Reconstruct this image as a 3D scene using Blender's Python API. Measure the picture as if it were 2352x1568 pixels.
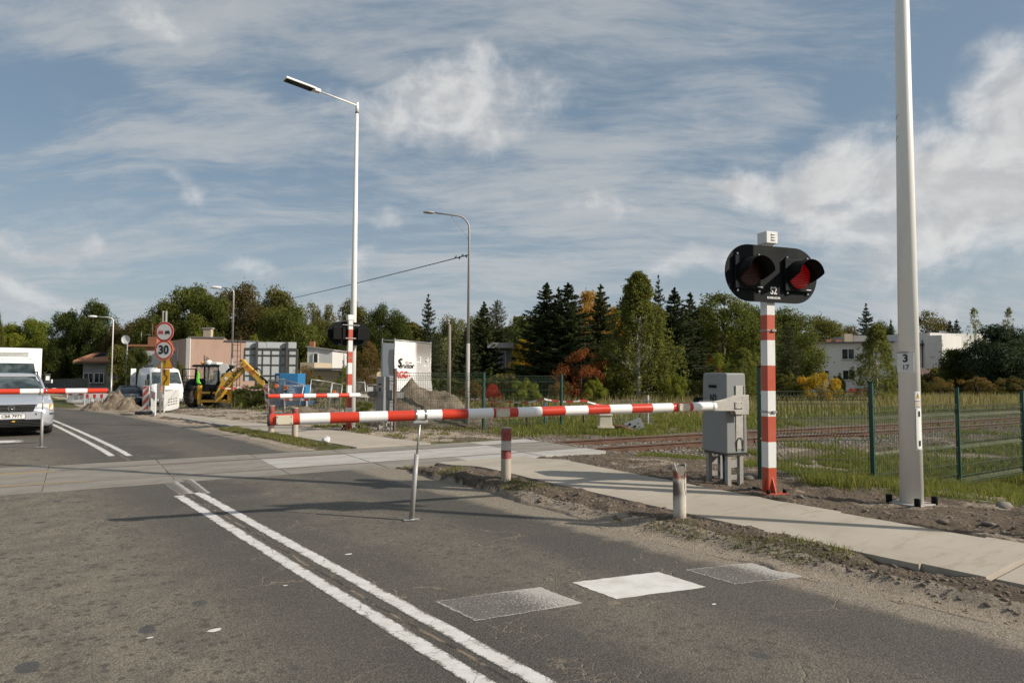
import bpy, math, random
import numpy as np
from mathutils import Matrix, Vector

for o in list(bpy.data.objects):
    bpy.data.objects.remove(o)
R = math.radians
scene = bpy.context.scene
COL = scene.collection

# ---------------------------------------------------------------- camera
EYE = 1.5
cam_d = bpy.data.cameras.new('camera')
cam = bpy.data.objects.new('camera', cam_d)
COL.objects.link(cam)
CAMROT = Matrix.Rotation(R(90 + 2.63), 3, 'X') @ Matrix.Rotation(0.0073, 3, 'Z')
cam.matrix_world = Matrix.Translation((0, 0, EYE)) @ CAMROT.to_4x4()
cam_d.lens = 24.0
cam_d.sensor_width = 36.0
cam_d.clip_start = 0.05
cam_d.clip_end = 3000
cam_d.dof.use_dof = True
cam_d.dof.focus_distance = 9.5
cam_d.dof.aperture_fstop = 5.6
scene.camera = cam

# ---------------------------------------------------------------- light
SUN_EL, SUN_AZ = 31.0, 105.0          # azimuth clockwise from +Y
world = bpy.data.worlds.new('World')
scene.world = world
world.use_nodes = True
wt = world.node_tree
wt.nodes.clear()


class NT:
    """small helper to write node trees"""
    def __init__(s, t):
        s.t = t

    def n(s, typ, props=None, ins=None):
        nd = s.t.nodes.new(typ)
        for k, v in (props or {}).items():
            setattr(nd, k, v)
        for k, v in (ins or {}).items():
            sock = nd.inputs[k]
            if hasattr(v, 'links') or isinstance(v, bpy.types.NodeSocket):
                s.t.links.new(v, sock)
            else:
                sock.default_value = v
        return nd

    def math(s, op, a, b=0.0, c=None, clamp=False):
        ins = {0: a, 1: b}
        if c is not None:
            ins[2] = c
        return s.n('ShaderNodeMath', {'operation': op, 'use_clamp': clamp}, ins).outputs[0]

    def vmath(s, op, a, b=(0, 0, 0)):
        nd = s.n('ShaderNodeVectorMath', {'operation': op}, {0: a, 1: b})
        return nd.outputs['Value'] if op in ('LENGTH', 'DISTANCE', 'DOT_PRODUCT') else nd.outputs[0]

    def vscale(s, v, k):
        nd = s.n('ShaderNodeVectorMath', {'operation': 'SCALE'}, {0: v})
        nd.inputs['Scale'].default_value = k
        return nd.outputs[0]

    def noise(s, vec, scale, detail=4, rough=0.55, dist=0.0, lac=2.0):
        return s.n('ShaderNodeTexNoise', None, {'Vector': vec, 'Scale': scale, 'Detail': detail, 'Roughness': rough,
                                                'Distortion': dist, 'Lacunarity': lac}).outputs[0]

    def noisec(s, vec, scale, detail=2):
        return s.n('ShaderNodeTexNoise', None, {'Vector': vec, 'Scale': scale, 'Detail': detail}).outputs['Color']

    def map(s, v, a, b, c=0.0, d=1.0, smooth=True):
        return s.n('ShaderNodeMapRange', {'interpolation_type': 'SMOOTHSTEP' if smooth else 'LINEAR', 'clamp': True},
                   {0: v, 1: a, 2: b, 3: c, 4: d}).outputs[0]

    def mix(s, f, a, b, mode='MIX'):
        nd = s.n('ShaderNodeMix', {'data_type': 'RGBA', 'blend_type': mode})
        for i, v in ((0, f), (6, a), (7, b)):
            if isinstance(v, bpy.types.NodeSocket):
                s.t.links.new(v, nd.inputs[i])
            else:
                if i and len(v) == 3:
                    v = (*v, 1)
                nd.inputs[i].default_value = v
        return nd.outputs[2]

    def scale(s, vec, sc, loc=(0, 0, 0), rot=(0, 0, 0)):
        return s.n('ShaderNodeMapping', None, {'Vector': vec, 'Scale': sc, 'Location': loc, 'Rotation': rot}).outputs[0]


W = NT(wt)
sky = W.n('ShaderNodeTexSky', {'sky_type': 'NISHITA', 'sun_disc': False, 'sun_elevation': R(SUN_EL), 'sun_rotation': R(SUN_AZ),
                               'altitude': 100, 'air_density': 1.0, 'dust_density': 1.6, 'ozone_density': 1.2})
gen = W.n('ShaderNodeTexCoord').outputs['Generated']
sep = W.n('ShaderNodeSeparateXYZ', None, {0: gen})
zup = W.math('MAXIMUM', sep.outputs[2], 0.0)
den = W.math('ADD', zup, 0.22)
# a cloud layer seen in perspective: direction divided by its height
plane = W.n('ShaderNodeCombineXYZ', None, {0: W.math('DIVIDE', sep.outputs[0], den), 1: W.math('DIVIDE', sep.outputs[1], den), 2: 0.0}).outputs[0]
warp = W.vscale(W.noisec(plane, 1.1, 3), 0.42)
pw = W.vmath('ADD', plane, warp)
streakv = W.scale(pw, (1.0, 2.6, 1.0), rot=(0, 0, R(28)))
cir = W.noise(streakv, 1.25, 10, 0.66, 0.0)
cirf = W.noise(W.scale(pw, (2.6, 12.0, 1.0), rot=(0, 0, R(24))), 1.5, 8, 0.66, 0.0)
cirm = W.math('ADD', W.math('MULTIPLY', cir, 0.80), W.math('MULTIPLY', cirf, 0.20))
az = W.math('ARCTAN2', sep.outputs[0], sep.outputs[1])
el = W.math('ARCSINE', sep.outputs[2])
ae = W.n('ShaderNodeCombineXYZ', None, {0: az, 1: el, 2: 0.0}).outputs[0]
aw = W.vscale(W.vmath('SUBTRACT', W.noisec(ae, 5.0, 6), (0.5, 0.5, 0.5)), 0.22)
aew = W.vmath('ADD', ae, aw)


def blob(px, py, rx, ry, vec=None, amp=1.0, rot=0.0):
    """soft patch in the sky, centre given as azimuth/elevation of that direction"""
    d = CAMROT @ Vector(((px - 1176) / 1568, -(py - 784) / 1568, -1))
    d.normalize()
    a, e = math.atan2(d.x, d.y), math.asin(d.z)
    v = W.scale(vec or aew, (1, 1, 1), loc=(-a, -e, 0))
    v = W.scale(v, (1568 / rx, 1568 / ry, 1), rot=(0, 0, 0))
    l = W.vmath('LENGTH', v)
    return W.math('MULTIPLY', W.map(l, 0.25, 1.3, 1.0, 0.0), amp)


blue = [(90, 190, 330, 110, .8), (80, 400, 260, 60, .4), (560, 480, 380, 70, .45), (480, 560, 400, 60, .35), (690, 170, 200, 70, .75),
        (2150, 250, 260, 120, .75), (1780, 350, 330, 85, .7), (200, 520, 300, 60, .3),
        (330, 610, 350, 50, .6), (2250, 590, 180, 40, .35), (750, 590, 200, 70, .4)]
bsum = None
for px, py, rx, ry, am in blue:
    b_ = blob(px, py, rx, ry, None, am)
    bsum = b_ if bsum is None else W.math('MAXIMUM', bsum, b_)
cirv = W.math('SUBTRACT', cirm, W.math('MULTIPLY', bsum, 0.17))
cfac = W.map(cirv, 0.38, 0.62, 0.08, 0.92)
# cumulus
cums = [(1000, 255, 300, 95), (1120, 235, 190, 85), (2220, 430, 400, 150), (2340, 300, 170, 150), (1850, 420, 240, 70), (1700, 440, 100, 35),
        (880, 540, 75, 38), (860, 610, 50, 28), (40, 515, 70, 35), (165, 512, 36, 26), (390, 450, 60, 28), (620, 620, 160, 40),
        (2330, 620, 90, 45), (80, 620, 160, 30), (1420, 470, 200, 40), (420, 490, 60, 22), (380, 10, 130, 40), (2120, 660, 120, 40),
        (60, 690, 120, 50), (1650, 620, 200, 40)]
csum = None
cshade = None
for i_, (px, py, rx, ry) in enumerate(cums):
    b_ = blob(px, py, rx, ry, None, .75 if i_ < 2 else 1.0 if i_ < 6 else 0.45)
    csum = b_ if csum is None else W.math('MAXIMUM', csum, b_)
puff = W.noise(W.scale(ae, (1.0, 1.25, 1.0)), 11, 9, 0.6, 0.3)
cum = W.math('ADD', csum, W.math('MULTIPLY', W.math('SUBTRACT', puff, 0.5), 1.25))
cumf = W.map(cum, 0.10, 1.05, 0.0, 0.86)
puff2 = W.noise(W.scale(ae, (1.0, 1.3, 1.0), loc=(0.015, -0.030, 0)), 11, 5, 0.55, 0.3)
relief = W.map(W.math('SUBTRACT', puff, puff2), -0.16, 0.16, 0.0, 1.0)
cumcol = W.mix(relief, (5.2, 5.2, 5.25), (7.9, 7.8, 7.6))
cumcol = W.mix(W.map(cum, 0.5, 1.35, 0.0, 0.55), cumcol, (4.9, 4.9, 4.95))
skyc = W.mix(0.55, sky.outputs[0], (1.65, 2.50, 3.25))           # a paler autumn blue
horizon = W.map(sep.outputs[2], 0.0, 0.32, 0.62, 0.0)
skyc = W.mix(horizon, skyc, (3.9, 4.55, 5.0))
circol = W.mix(W.map(sep.outputs[2], 0.05, 0.6), (4.6, 4.9, 5.15), (3.85, 4.15, 4.45))
c1 = W.mix(cfac, skyc, circol)
c2 = W.mix(cumf, c1, cumcol)
bg = W.n('ShaderNodeBackground', None, {0: c2, 1: 0.1})
out = W.n('ShaderNodeOutputWorld', None, {0: bg.outputs[0]})

sd = bpy.data.lights.new('sun', 'SUN')
sd.energy = 5.0
sd.angle = R(0.55)
sd.color = (1.0, 0.91, 0.79)
so = bpy.data.objects.new('sun', sd)
COL.objects.link(so)
sv = Vector((math.cos(R(SUN_EL)) * math.sin(R(SUN_AZ)), math.cos(R(SUN_EL)) * math.cos(R(SUN_AZ)), math.sin(R(SUN_EL))))
so.rotation_mode = 'QUATERNION'
so.rotation_quaternion = sv.to_track_quat('Z', 'Y')
so.location = sv * 50

vs = scene.view_settings
vs.view_transform = 'Standard'
vs.look = 'None'
vs.gamma = 1.0
vs.exposure = 0.10
vs.use_curve_mapping = False

# ---------------------------------------------------------------- geometry of the place
RN = Vector((0.785, 0.619, 0)).normalized()        # across the road
RD = Vector((-RN.y, RN.x, 0))                      # along the road, away
TT = Vector((0.8426, 0.5386, 0)).normalized()      # along the track, to the right
TQ = Vector((-TT.y, TT.x, 0))
ROADROT = math.atan2(RN.y, RN.x)
TRACKROT = math.atan2(TT.y, TT.x)
BARA = R(21.5)                                     # direction of the barrier arms


def sm(x, a, b):
    t = np.clip((x - a) / (b - a), 0, 1)
    return t * t * (3 - 2 * t)


def ls(X, Y):
    return X * RN.x + Y * RN.y, X * RD.x + Y * RD.y


def xy(lat, s):
    return lat * RN.x + s * RD.x, lat * RN.y + s * RD.y


def tq(X, Y):
    return X * TT.x + Y * TT.y, X * TQ.x + Y * TQ.y


def railtop(t):
    return -0.12 * sm(t, 8, 30)


def terr(X, Y):
    """height of the finished ground"""
    X = np.asarray(X, float)
    Y = np.asarray(Y, float)
    lat, s = ls(X, Y)
    t, q = tq(X, Y)
    d = np.clip(s - 15, 0, 50)
    h = -0.012 * d - 0.00042 * d * d
    w = sm(lat, 4.95, 5.35) * (1 - sm(q, 8.6, 10.1))
    h = h + w * (0.10 - 0.46 * sm(lat, 8.3, 13.5))
    tr = sm(q, 8.2, 9.8) * (1 - sm(q, 13.6, 15.0)) * sm(t, 7.5, 10.5)
    h = h * (1 - tr) + tr * (railtop(t) - 0.15)
    h = h - 0.12 * sm(q, 13.4, 15) * sm(t, 6, 12) * (1 - sm(q, 20, 40))
    return h


def T(X, Y):
    return float(terr(X, Y))


def ray(px, py):
    return CAMROT @ Vector(((px - 1176) / 1568, -(py - 784) / 1568, -1))


def P(px, py, Y):
    d = ray(px, py)
    k = Y / d.y
    return Vector((d.x * k, Y, EYE + d.z * k))


def G(px, py, dz=0.0):
    d = ray(px, py)
    z = 0.0
    p = None
    for _ in range(60):
        k = (z + dz - EYE) / d.z
        k = min(k, 400)
        p = Vector((d.x * k, d.y * k, EYE + d.z * k))
        z = 0.5 * z + 0.5 * T(p.x, p.y)
    return p


# ---------------------------------------------------------------- materials
MATS = {}


def newmat(name):
    m = bpy.data.materials.new(name)
    m.use_nodes = True
    t = m.node_tree
    t.nodes.clear()
    N = NT(t)
    b = N.n('ShaderNodeBsdfPrincipled')
    o = N.n('ShaderNodeOutputMaterial', None, {0: b.outputs[0]})
    MATS[name] = m
    return m, N, b


def setc(N, b, col, rough=0.6, metal=0.0, spec=None):
    for k, v in (('Base Color', col), ('Roughness', rough), ('Metallic', metal)):
        if isinstance(v, bpy.types.NodeSocket):
            N.t.links.new(v, b.inputs[k])
        else:
            if k == 'Base Color' and len(v) == 3:
                v = (*v, 1)
            b.inputs[k].default_value = v
    if spec is not None:
        b.inputs['Specular IOR Level'].default_value = spec


def bump(N, b, h, strength=0.3, dist=0.01):
    bn = N.n('ShaderNodeBump', None, {'Height': h, 'Strength': strength, 'Distance': dist})
    N.t.links.new(bn.outputs[0], b.inputs['Normal'])


def paint(name, col, rough=0.5, metal=0.0, dirt=0.25, dirtcol=(0.12, 0.10, 0.08), scale=6.0, bmp=0.0, spec=None, streak=1.0):
    m, N, b = newmat(name)
    c = N.n('ShaderNodeTexCoord').outputs['Object']
    c2 = N.scale(c, (1, 1, 1.0 / streak))
    n1 = N.noise(c2, scale, 6, 0.65)
    n2 = N.noise(c2, scale * 7, 4, 0.6)
    f = N.math('MULTIPLY', N.map(N.math('ADD', N.math('MULTIPLY', n1, .7), N.math('MULTIPLY', n2, .3)), .42, .72), dirt)
    colr = N.mix(f, col, dirtcol)
    colr = N.mix(N.math('MULTIPLY', n2, 0.12), colr, tuple(x * 0.7 for x in col))
    setc(N, b, colr, N.map(n1, .3, .7, rough * .85, min(1, rough * 1.2)), metal, spec)
    if bmp:
        bump(N, b, n2, bmp, 0.005)
    return m


paint('white_paint', (.74, .73, .70), .35, dirt=.10, scale=2, streak=4)
paint('white_tape', (.88, .87, .85), .28, dirt=.16, scale=4, dirtcol=(.5, .48, .44))
paint('red_tape', (.58, .045, .018), .28, dirt=.35, scale=4, dirtcol=(.36, .06, .035))
paint('post_red', (.46, .075, .035), .5, dirt=.25, scale=5, dirtcol=(.45, .16, .10))
paint('post_white', (.74, .74, .72), .5, dirt=.18, scale=5, streak=3)
paint('pole_white', (.84, .83, .79), .40, dirt=.12, scale=1.4, streak=5, dirtcol=(.38, .35, .31))
paint('steel', (.42, .42, .41), .45, .6, dirt=.2, bmp=.05)
paint('grey_tube', (.36, .35, .33), .5, .2, dirt=.25, bmp=.05)
paint('cabinet_grey', (.225, .235, .235), .55, dirt=.30, scale=1.8, streak=2.5, dirtcol=(.20, .18, .15), bmp=.06)
paint('bracket_grey', (.33, .315, .285), .55, .1, dirt=.45, scale=5, dirtcol=(.14, .12, .10))
paint('black_paint', (.008, .010, .011), .6, dirt=.12, scale=3, dirtcol=(.018, .018, .018), spec=.12)
paint('black_matt', (.007, .007, .007), .55, dirt=.1, dirtcol=(.014, .014, .014), spec=.12)
paint('plate_ivory', (.62, .57, .44), .5, dirt=.2)
paint('green_post', (.010, .060, .044), .4, dirt=.25, dirtcol=(.05, .08, .06))
paint('green_wire', (.030, .055, .030), .45, dirt=.3, dirtcol=(.16, .12, .05))
paint('galv_wire', (.30, .30, .30), .45, .6, dirt=.2)
paint('rail_rust', (.115, .060, .038), .8, .1, dirt=.6, scale=4, dirtcol=(.06, .04, .03), bmp=.2)
paint('rail_top', (.30, .24, .20), .38, .75, dirt=.4, scale=3, dirtcol=(.2, .12, .07))
paint('sleeper', (.20, .18, .155), .9, dirt=.5, scale=4, bmp=.3)
paint('dark_wood', (.10, .075, .055), .85, dirt=.4, bmp=.3)
paint('carrier_grey', (.46, .44, .40), .55, dirt=.5, scale=5, dirtcol=(.16, .14, .12))
paint('pvc_white', (.60, .56, .50), .55, dirt=.55, scale=5, dirtcol=(.34, .28, .22), bmp=.1)
paint('pvc_burnt', (.10, .085, .07), .7, dirt=.6, scale=9, dirtcol=(.30, .27, .23))
paint('bollard_red', (.27, .035, .030), .55, dirt=.75, scale=7, dirtcol=(.42, .30, .25), bmp=.1)
paint('bollard_stone', (.42, .36, .29), .8, dirt=.5, scale=6, dirtcol=(.28, .23, .18), bmp=.2)
paint('car_silver', (.60, .63, .68), .25, .55, dirt=.10, scale=2)
paint('car_white', (.80, .80, .78), .3, dirt=.12, scale=1)
paint('car_dark', (.035, .045, .06), .2, .4, dirt=.1)
paint('rubber', (.022, .021, .020), .85, dirt=.5, dirtcol=(.09, .075, .06), bmp=.3)
paint('plastic_dark', (.030, .030, .031), .5, dirt=.3, dirtcol=(.08, .07, .06))
paint('plastic_grey', (.16, .16, .16), .6, dirt=.3)
paint('backhoe_yellow', (.62, .36, .035), .45, dirt=.35, scale=2.5, dirtcol=(.28, .17, .07))
paint('machine_blue', (.030, .19, .40), .45, dirt=.25, scale=2, dirtcol=(.10, .16, .22))
paint('machine_navy', (.015, .07, .16), .5, dirt=.3)
paint('hi_vis', (.16, .70, .04), .8, dirt=.2)
paint('orange', (.75, .17, .02), .5, dirt=.15)
paint('sign_white', (.72, .72, .70), .4, dirt=.1)
paint('sign_red', (.62, .035, .03), .4, dirt=.1)
paint('sign_orange_red', (.62, .09, .04), .4, dirt=.1)
paint('sign_yellow', (.75, .40, .015), .4, dirt=.12, dirtcol=(.5, .26, .03))
paint('sign_black', (.012, .012, .014), .5, dirt=.1)
paint('eu_blue', (.01, .05, .30), .4, dirt=.1)
paint('chrome', (.62, .62, .62), .15, 1.0, dirt=.1)
paint('render_pink', (.50, .335, .26), .9, dirt=.4, scale=.9, streak=2.5, dirtcol=(.33, .22, .17), bmp=.1)
paint('render_white', (.62, .61, .585), .9, dirt=.3, scale=.5, streak=3, dirtcol=(.42, .40, .37), bmp=.1)
paint('render_beige', (.46, .38, .27), .9, dirt=.35, scale=.8, dirtcol=(.32, .26, .18))
paint('render_grey', (.34, .32, .31), .9, dirt=.3, scale=.6)
paint('render_dark', (.06, .065, .07), .5, dirt=.3)
paint('roof_tile', (.38, .17, .085), .8, dirt=.4, scale=2)
paint('roof_brown', (.085, .045, .038), .8, dirt=.3, scale=2)
paint('roof_grey', (.13, .13, .135), .8, dirt=.3)
paint('brick', (.36, .15, .08), .9, dirt=.4, scale=6)
paint('solar', (.02, .03, .06), .15, .3, dirt=.1)
paint('sheet_metal', (.40, .43, .43), .6, .0, dirt=.4, scale=1.2, dirtcol=(.31, .33, .33))
paint('frame_dark', (.045, .045, .045), .6, dirt=.3)
paint('anthracite', (.040, .042, .045), .6, dirt=.3)
paint('wood_pole', (.24, .21, .17), .85, dirt=.5, streak=6, dirtcol=(.14, .12, .10))
paint('concrete_pole', (.40, .38, .34), .85, dirt=.4, streak=5, bmp=.15, dirtcol=(.27, .25, .22))
paint('plastic_bag', (.66, .65, .66), .5, dirt=.2)
paint('blue_pipe', (.02, .10, .22), .4, dirt=.2)
paint('curtain', (.45, .30, .20), .9, dirt=.3)
paint('sand_stone', (.33, .28, .22), .95, dirt=.4, bmp=.4)

m, N, b = newmat('glass_dark')
setc(N, b, (.02, .026, .028), .06, 0, .6)
m, N, b = newmat('glass_car')
c = N.n('ShaderNodeTexCoord').outputs['Object']
setc(N, b, N.mix(N.map(N.noise(c, 2.5, 3), .4, .65), (.020, .030, .034), (.075, .095, .095)), .05, 0, .7)
m, N, b = newmat('clear_glass')
setc(N, b, (.9, .95, .95), .03, 0, .5)
b.inputs['Transmission Weight'].default_value = .85
b.inputs['IOR'].default_value = 1.02
m, N, b = newmat('head_glass')
setc(N, b, (.62, .62, .58), .12, .35)
m, N, b = newmat('mirror_plastic')
setc(N, b, (.70, .70, .68), .15)
m, N, b = newmat('tail_red')
setc(N, b, (.45, .015, .01), .2)
m, N, b = newmat('amber')
setc(N, b, (.75, .28, .05), .2)
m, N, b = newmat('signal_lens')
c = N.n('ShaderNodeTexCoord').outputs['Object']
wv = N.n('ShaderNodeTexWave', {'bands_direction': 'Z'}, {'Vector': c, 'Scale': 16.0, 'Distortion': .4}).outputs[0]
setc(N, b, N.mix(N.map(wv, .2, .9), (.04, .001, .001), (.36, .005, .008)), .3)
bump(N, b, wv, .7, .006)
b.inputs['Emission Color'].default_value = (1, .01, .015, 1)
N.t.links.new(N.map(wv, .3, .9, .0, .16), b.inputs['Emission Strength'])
m, N, b = newmat('signal_lens_shaded')  # darker copy of signal_lens for the left lamp, shade painted into the red
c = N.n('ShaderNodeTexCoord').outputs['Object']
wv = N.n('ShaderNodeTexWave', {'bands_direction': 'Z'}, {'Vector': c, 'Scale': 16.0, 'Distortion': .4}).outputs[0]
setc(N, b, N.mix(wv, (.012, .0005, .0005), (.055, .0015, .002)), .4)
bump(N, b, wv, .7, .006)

# leaves: tint attribute = real differences between leaves


def leafmat(name, c1, c2, c3=None, trans=0.35):
    m = bpy.data.materials.new(name)
    m.use_nodes = True
    t = m.node_tree
    t.nodes.clear()
    N = NT(t)
    a = N.n('ShaderNodeAttribute', {'attribute_name': 'tint'}).outputs['Fac']
    col = N.mix(N.map(a, 0.0, 0.8, smooth=False), c1, c2)
    if c3:
        col = N.mix(N.map(a, 0.82, 0.92), col, c3)
    d = N.n('ShaderNodeBsdfPrincipled', None, {'Base Color': col, 'Roughness': .7})
    d.inputs['Specular IOR Level'].default_value = .12
    tr = N.n('ShaderNodeBsdfTranslucent', None, {'Color': N.mix(.35, col, (.30, .34, .04), 'ADD')})
    mx = N.n('ShaderNodeMixShader', None, {0: trans, 1: d.outputs[0], 2: tr.outputs[0]})
    N.n('ShaderNodeOutputMaterial', None, {0: mx.outputs[0]})
    MATS[name] = m
    return m


leafmat('leaf_green', (.045, .062, .013), (.115, .125, .026), (.16, .15, .03))
leafmat('leaf_olive', (.058, .064, .016), (.145, .132, .034), (.20, .14, .035))
leafmat('leaf_brown', (.055, .048, .020), (.120, .085, .032), (.17, .10, .03))
leafmat('leaf_dark', (.030, .044, .011), (.072, .088, .022))
leafmat('leaf_birch', (.070, .085, .020), (.16, .165, .045), (.26, .22, .04), .4)
leafmat('leaf_pale', (.105, .115, .050), (.19, .185, .085), (.22, .17, .06))
leafmat('leaf_yellow', (.19, .17, .025), (.52, .31, .024), (.60, .25, .02), .4)
leafmat('leaf_orange', (.24, .17, .04), (.52, .27, .05), (.55, .20, .04), .4)
leafmat('leaf_red', (.10, .040, .018), (.30, .070, .026), (.11, .10, .03), .3)
leafmat('leaf_crimson', (.30, .010, .012), (.48, .02, .025), None, .3)
leafmat('leaf_lime', (.090, .120, .016), (.20, .215, .030), (.30, .26, .03), .4)
leafmat('leaf_rusty', (.085, .060, .022), (.17, .10, .035), (.30, .09, .03))
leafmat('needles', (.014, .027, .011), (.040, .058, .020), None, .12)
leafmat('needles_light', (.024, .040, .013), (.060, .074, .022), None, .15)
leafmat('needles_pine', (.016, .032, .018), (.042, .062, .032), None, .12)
leafmat('grass_green', (.075, .105, .020), (.17, .18, .045), (.33, .27, .11), .35)
leafmat('grass_dry', (.17, .145, .065), (.34, .27, .14), (.12, .14, .04), .3)
leafmat('grass_weed', (.075, .095, .025), (.19, .18, .06), (.38, .30, .15), .3)
paint('bark', (.12, .095, .07), .9, dirt=.5, scale=4, bmp=.4)
paint('bark_birch', (.52, .50, .46), .8, dirt=.55, scale=5, dirtcol=(.07, .06, .05))


# ---------------------------------------------------------------- mesh helpers
def wm(o):
    m_ = o.matrix_basis.copy()
    while o.parent is not None:
        o = o.parent
        m_ = o.matrix_basis @ m_
    return m_


class MB:
    def __init__(s):
        s.v, s.f, s.mi, s.cur, s.sm = [], [], [], 0, []
        s.smooth = False

    def add(s, vs, fs, smooth=None):
        o = len(s.v)
        s.v.extend([tuple(x) for x in vs])
        for f in fs:
            s.f.append([i + o for i in f])
            s.mi.append(s.cur)
            s.sm.append(s.smooth if smooth is None else smooth)
        return s

    def box(s, c, d, rz=0.0, taper=1.0, rot=None):
        """box centred on c with full sizes d"""
        vs = []
        M3 = rot if rot is not None else Matrix.Rotation(rz, 3, 'Z')
        for k in (-1, 1):
            tp = taper if k == 1 else 1.0
            for (i, j) in ((-1, -1), (1, -1), (1, 1), (-1, 1)):
                vs.append(Vector(c) + M3 @ Vector((i * d[0] / 2 * tp, j * d[1] / 2 * tp, k * d[2] / 2)))
        return s.add(vs, [(0, 3, 2, 1), (4, 5, 6, 7), (0, 1, 5, 4), (1, 2, 6, 5), (2, 3, 7, 6), (3, 0, 4, 7)], False)

    def tube(s, pts, r, n=8, cap=True, smooth=True):
        pts = [Vector(p) for p in pts]
        rs = r if isinstance(r, (list, tuple)) else [r] * len(pts)
        rings = []
        up = None
        for i, p in enumerate(pts):
            d = (pts[min(i + 1, len(pts) - 1)] - pts[max(i - 1, 0)]).normalized()
            if up is None:
                up = Vector((0, 0, 1)) if abs(d.z) < .9 else Vector((1, 0, 0))
            a = d.cross(up).normalized()
            b = d.cross(a).normalized()
            up = b if abs(b.dot(up)) > .2 and up.dot(b) > 0 else -b
            b = up
            a = d.cross(b).normalized()
            rings.append([p + (a * math.cos(2 * math.pi * k / n) + b * math.sin(2 * math.pi * k / n)) * rs[i] for k in range(n)])
        vs = [v for g in rings for v in g]
        fs = []
        for i in range(len(pts) - 1):
            for k in range(n):
                k2 = (k + 1) % n
                fs.append((i * n + k, i * n + k2, (i + 1) * n + k2, (i + 1) * n + k))
        s.add(vs, fs, smooth)
        if cap:
            s.add(rings[0], [tuple(range(n))], False)
            s.add(rings[-1], [tuple(reversed(range(n)))], False)
        return s

    def prism(s, poly, off):
        """closed polygon (3D points) pushed along off"""
        n = len(poly)
        off = Vector(off)
        vs = [Vector(p) for p in poly] + [Vector(p) + off for p in poly]
        fs = [tuple(range(n)), tuple(reversed(range(n, 2 * n)))]
        for i in range(n):
            j = (i + 1) % n
            fs.append((i, i + n, j + n, j))
        return s.add(vs, fs, False)

    def loft(s, rings, closed=False, cap=True, smooth=True):
        n = len(rings[0])
        vs = [v for g in rings for v in g]
        fs = []
        rng = n if closed else n - 1
        for i in range(len(rings) - 1):
            for k in range(rng):
                k2 = (k + 1) % n
                fs.append((i * n + k, i * n + k2, (i + 1) * n + k2, (i + 1) * n + k))
        s.add(vs, fs, smooth)
        if cap:
            s.add(rings[0], [tuple(reversed(range(n)))], False)
            s.add(rings[-1], [tuple(range(n))], False)
        return s

    def sphere(s, c, r, nu=12, nv=8, sc=(1, 1, 1)):
        rings = []
        for i in range(nv + 1):
            ph = math.pi * i / nv
            rings.append([Vector(c) + Vector((math.sin(ph) * math.cos(2 * math.pi * k / nu) * r * sc[0],
                                              math.sin(ph) * math.sin(2 * math.pi * k / nu) * r * sc[1],
                                              math.cos(ph) * r * sc[2])) for k in range(nu)])
        return s.loft(rings, closed=True, cap=False)

    def build(s, name, mats, parent=None, bevel=0.0, seg=2, world=False, autosmooth=False):
        me = bpy.data.meshes.new(name)
        vs = s.v
        if world and parent is not None:
            inv = wm(parent).inverted()
            vs = [inv @ Vector(v) for v in vs]
        me.from_pydata([tuple(v) for v in vs], [], s.f)
        if not isinstance(mats, (list, tuple)):
            mats = [mats]
        for mm in mats:
            me.materials.append(MATS[mm] if isinstance(mm, str) else mm)
        me.polygons.foreach_set('material_index', s.mi)
        me.polygons.foreach_set('use_smooth', s.sm)
        me.update()
        import bmesh
        bm = bmesh.new()
        bm.from_mesh(me)
        bmesh.ops.remove_doubles(bm, verts=bm.verts, dist=1e-5) if len(s.v) < 20000 else None
        bmesh.ops.recalc_face_normals(bm, faces=bm.faces)
        bm.to_mesh(me)
        bm.free()
        ob = bpy.data.objects.new(name, me)
        COL.objects.link(ob)
        if parent is not None:
            ob.parent = parent
        if bevel:
            md = ob.modifiers.new('bevel', 'BEVEL')
            md.width = bevel
            md.segments = seg
            md.limit_method = 'ANGLE'
            md.angle_limit = R(40)
        return ob


def thing(name, label, cat, loc=(0, 0, 0), rz=0.0, group=None):
    o = bpy.data.objects.new(name, None)
    o.empty_display_size = .2
    o.location = loc
    o.rotation_euler = (0, 0, rz)
    o.matrix_basis = Matrix.Translation(loc) @ Matrix.Rotation(rz, 4, 'Z')
    COL.objects.link(o)
    o['label'] = label
    o['category'] = cat
    if group:
        o['group'] = group
    return o


def tag(o, label=None, cat=None, group=None, kind=None):
    for k, v in (('label', label), ('category', cat), ('group', group), ('kind', kind)):
        if v:
            o[k] = v
    return o


def npmesh(name, V, F, mat, tint=None, parent=None, smooth=False, attrs=None):
    V = np.asarray(V, np.float32)
    F = np.asarray(F, np.int32)
    me = bpy.data.meshes.new(name)
    me.vertices.add(len(V))
    me.vertices.foreach_set('co', V.ravel())
    k = F.shape[1]
    me.loops.add(F.size)
    me.loops.foreach_set('vertex_index', F.ravel())
    me.polygons.add(len(F))
    me.polygons.foreach_set('loop_start', np.arange(0, F.size, k, dtype=np.int32))
    me.polygons.foreach_set('loop_total', np.full(len(F), k, np.int32))
    if smooth:
        me.polygons.foreach_set('use_smooth', np.ones(len(F), bool))
    me.update(calc_edges=True)
    if tint is not None:
        a = me.attributes.new('tint', 'FLOAT', 'FACE')
        a.data.foreach_set('value', np.asarray(tint, np.float32))
    for nm, arr in (attrs or {}).items():
        a = me.attributes.new(nm, 'FLOAT', 'POINT')
        a.data.foreach_set('value', np.asarray(arr, np.float32))
    if mat:
        me.materials.append(MATS[mat])
    ob = bpy.data.objects.new(name, me)
    COL.objects.link(ob)
    if parent is not None:
        ob.parent = parent
    return ob


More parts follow.
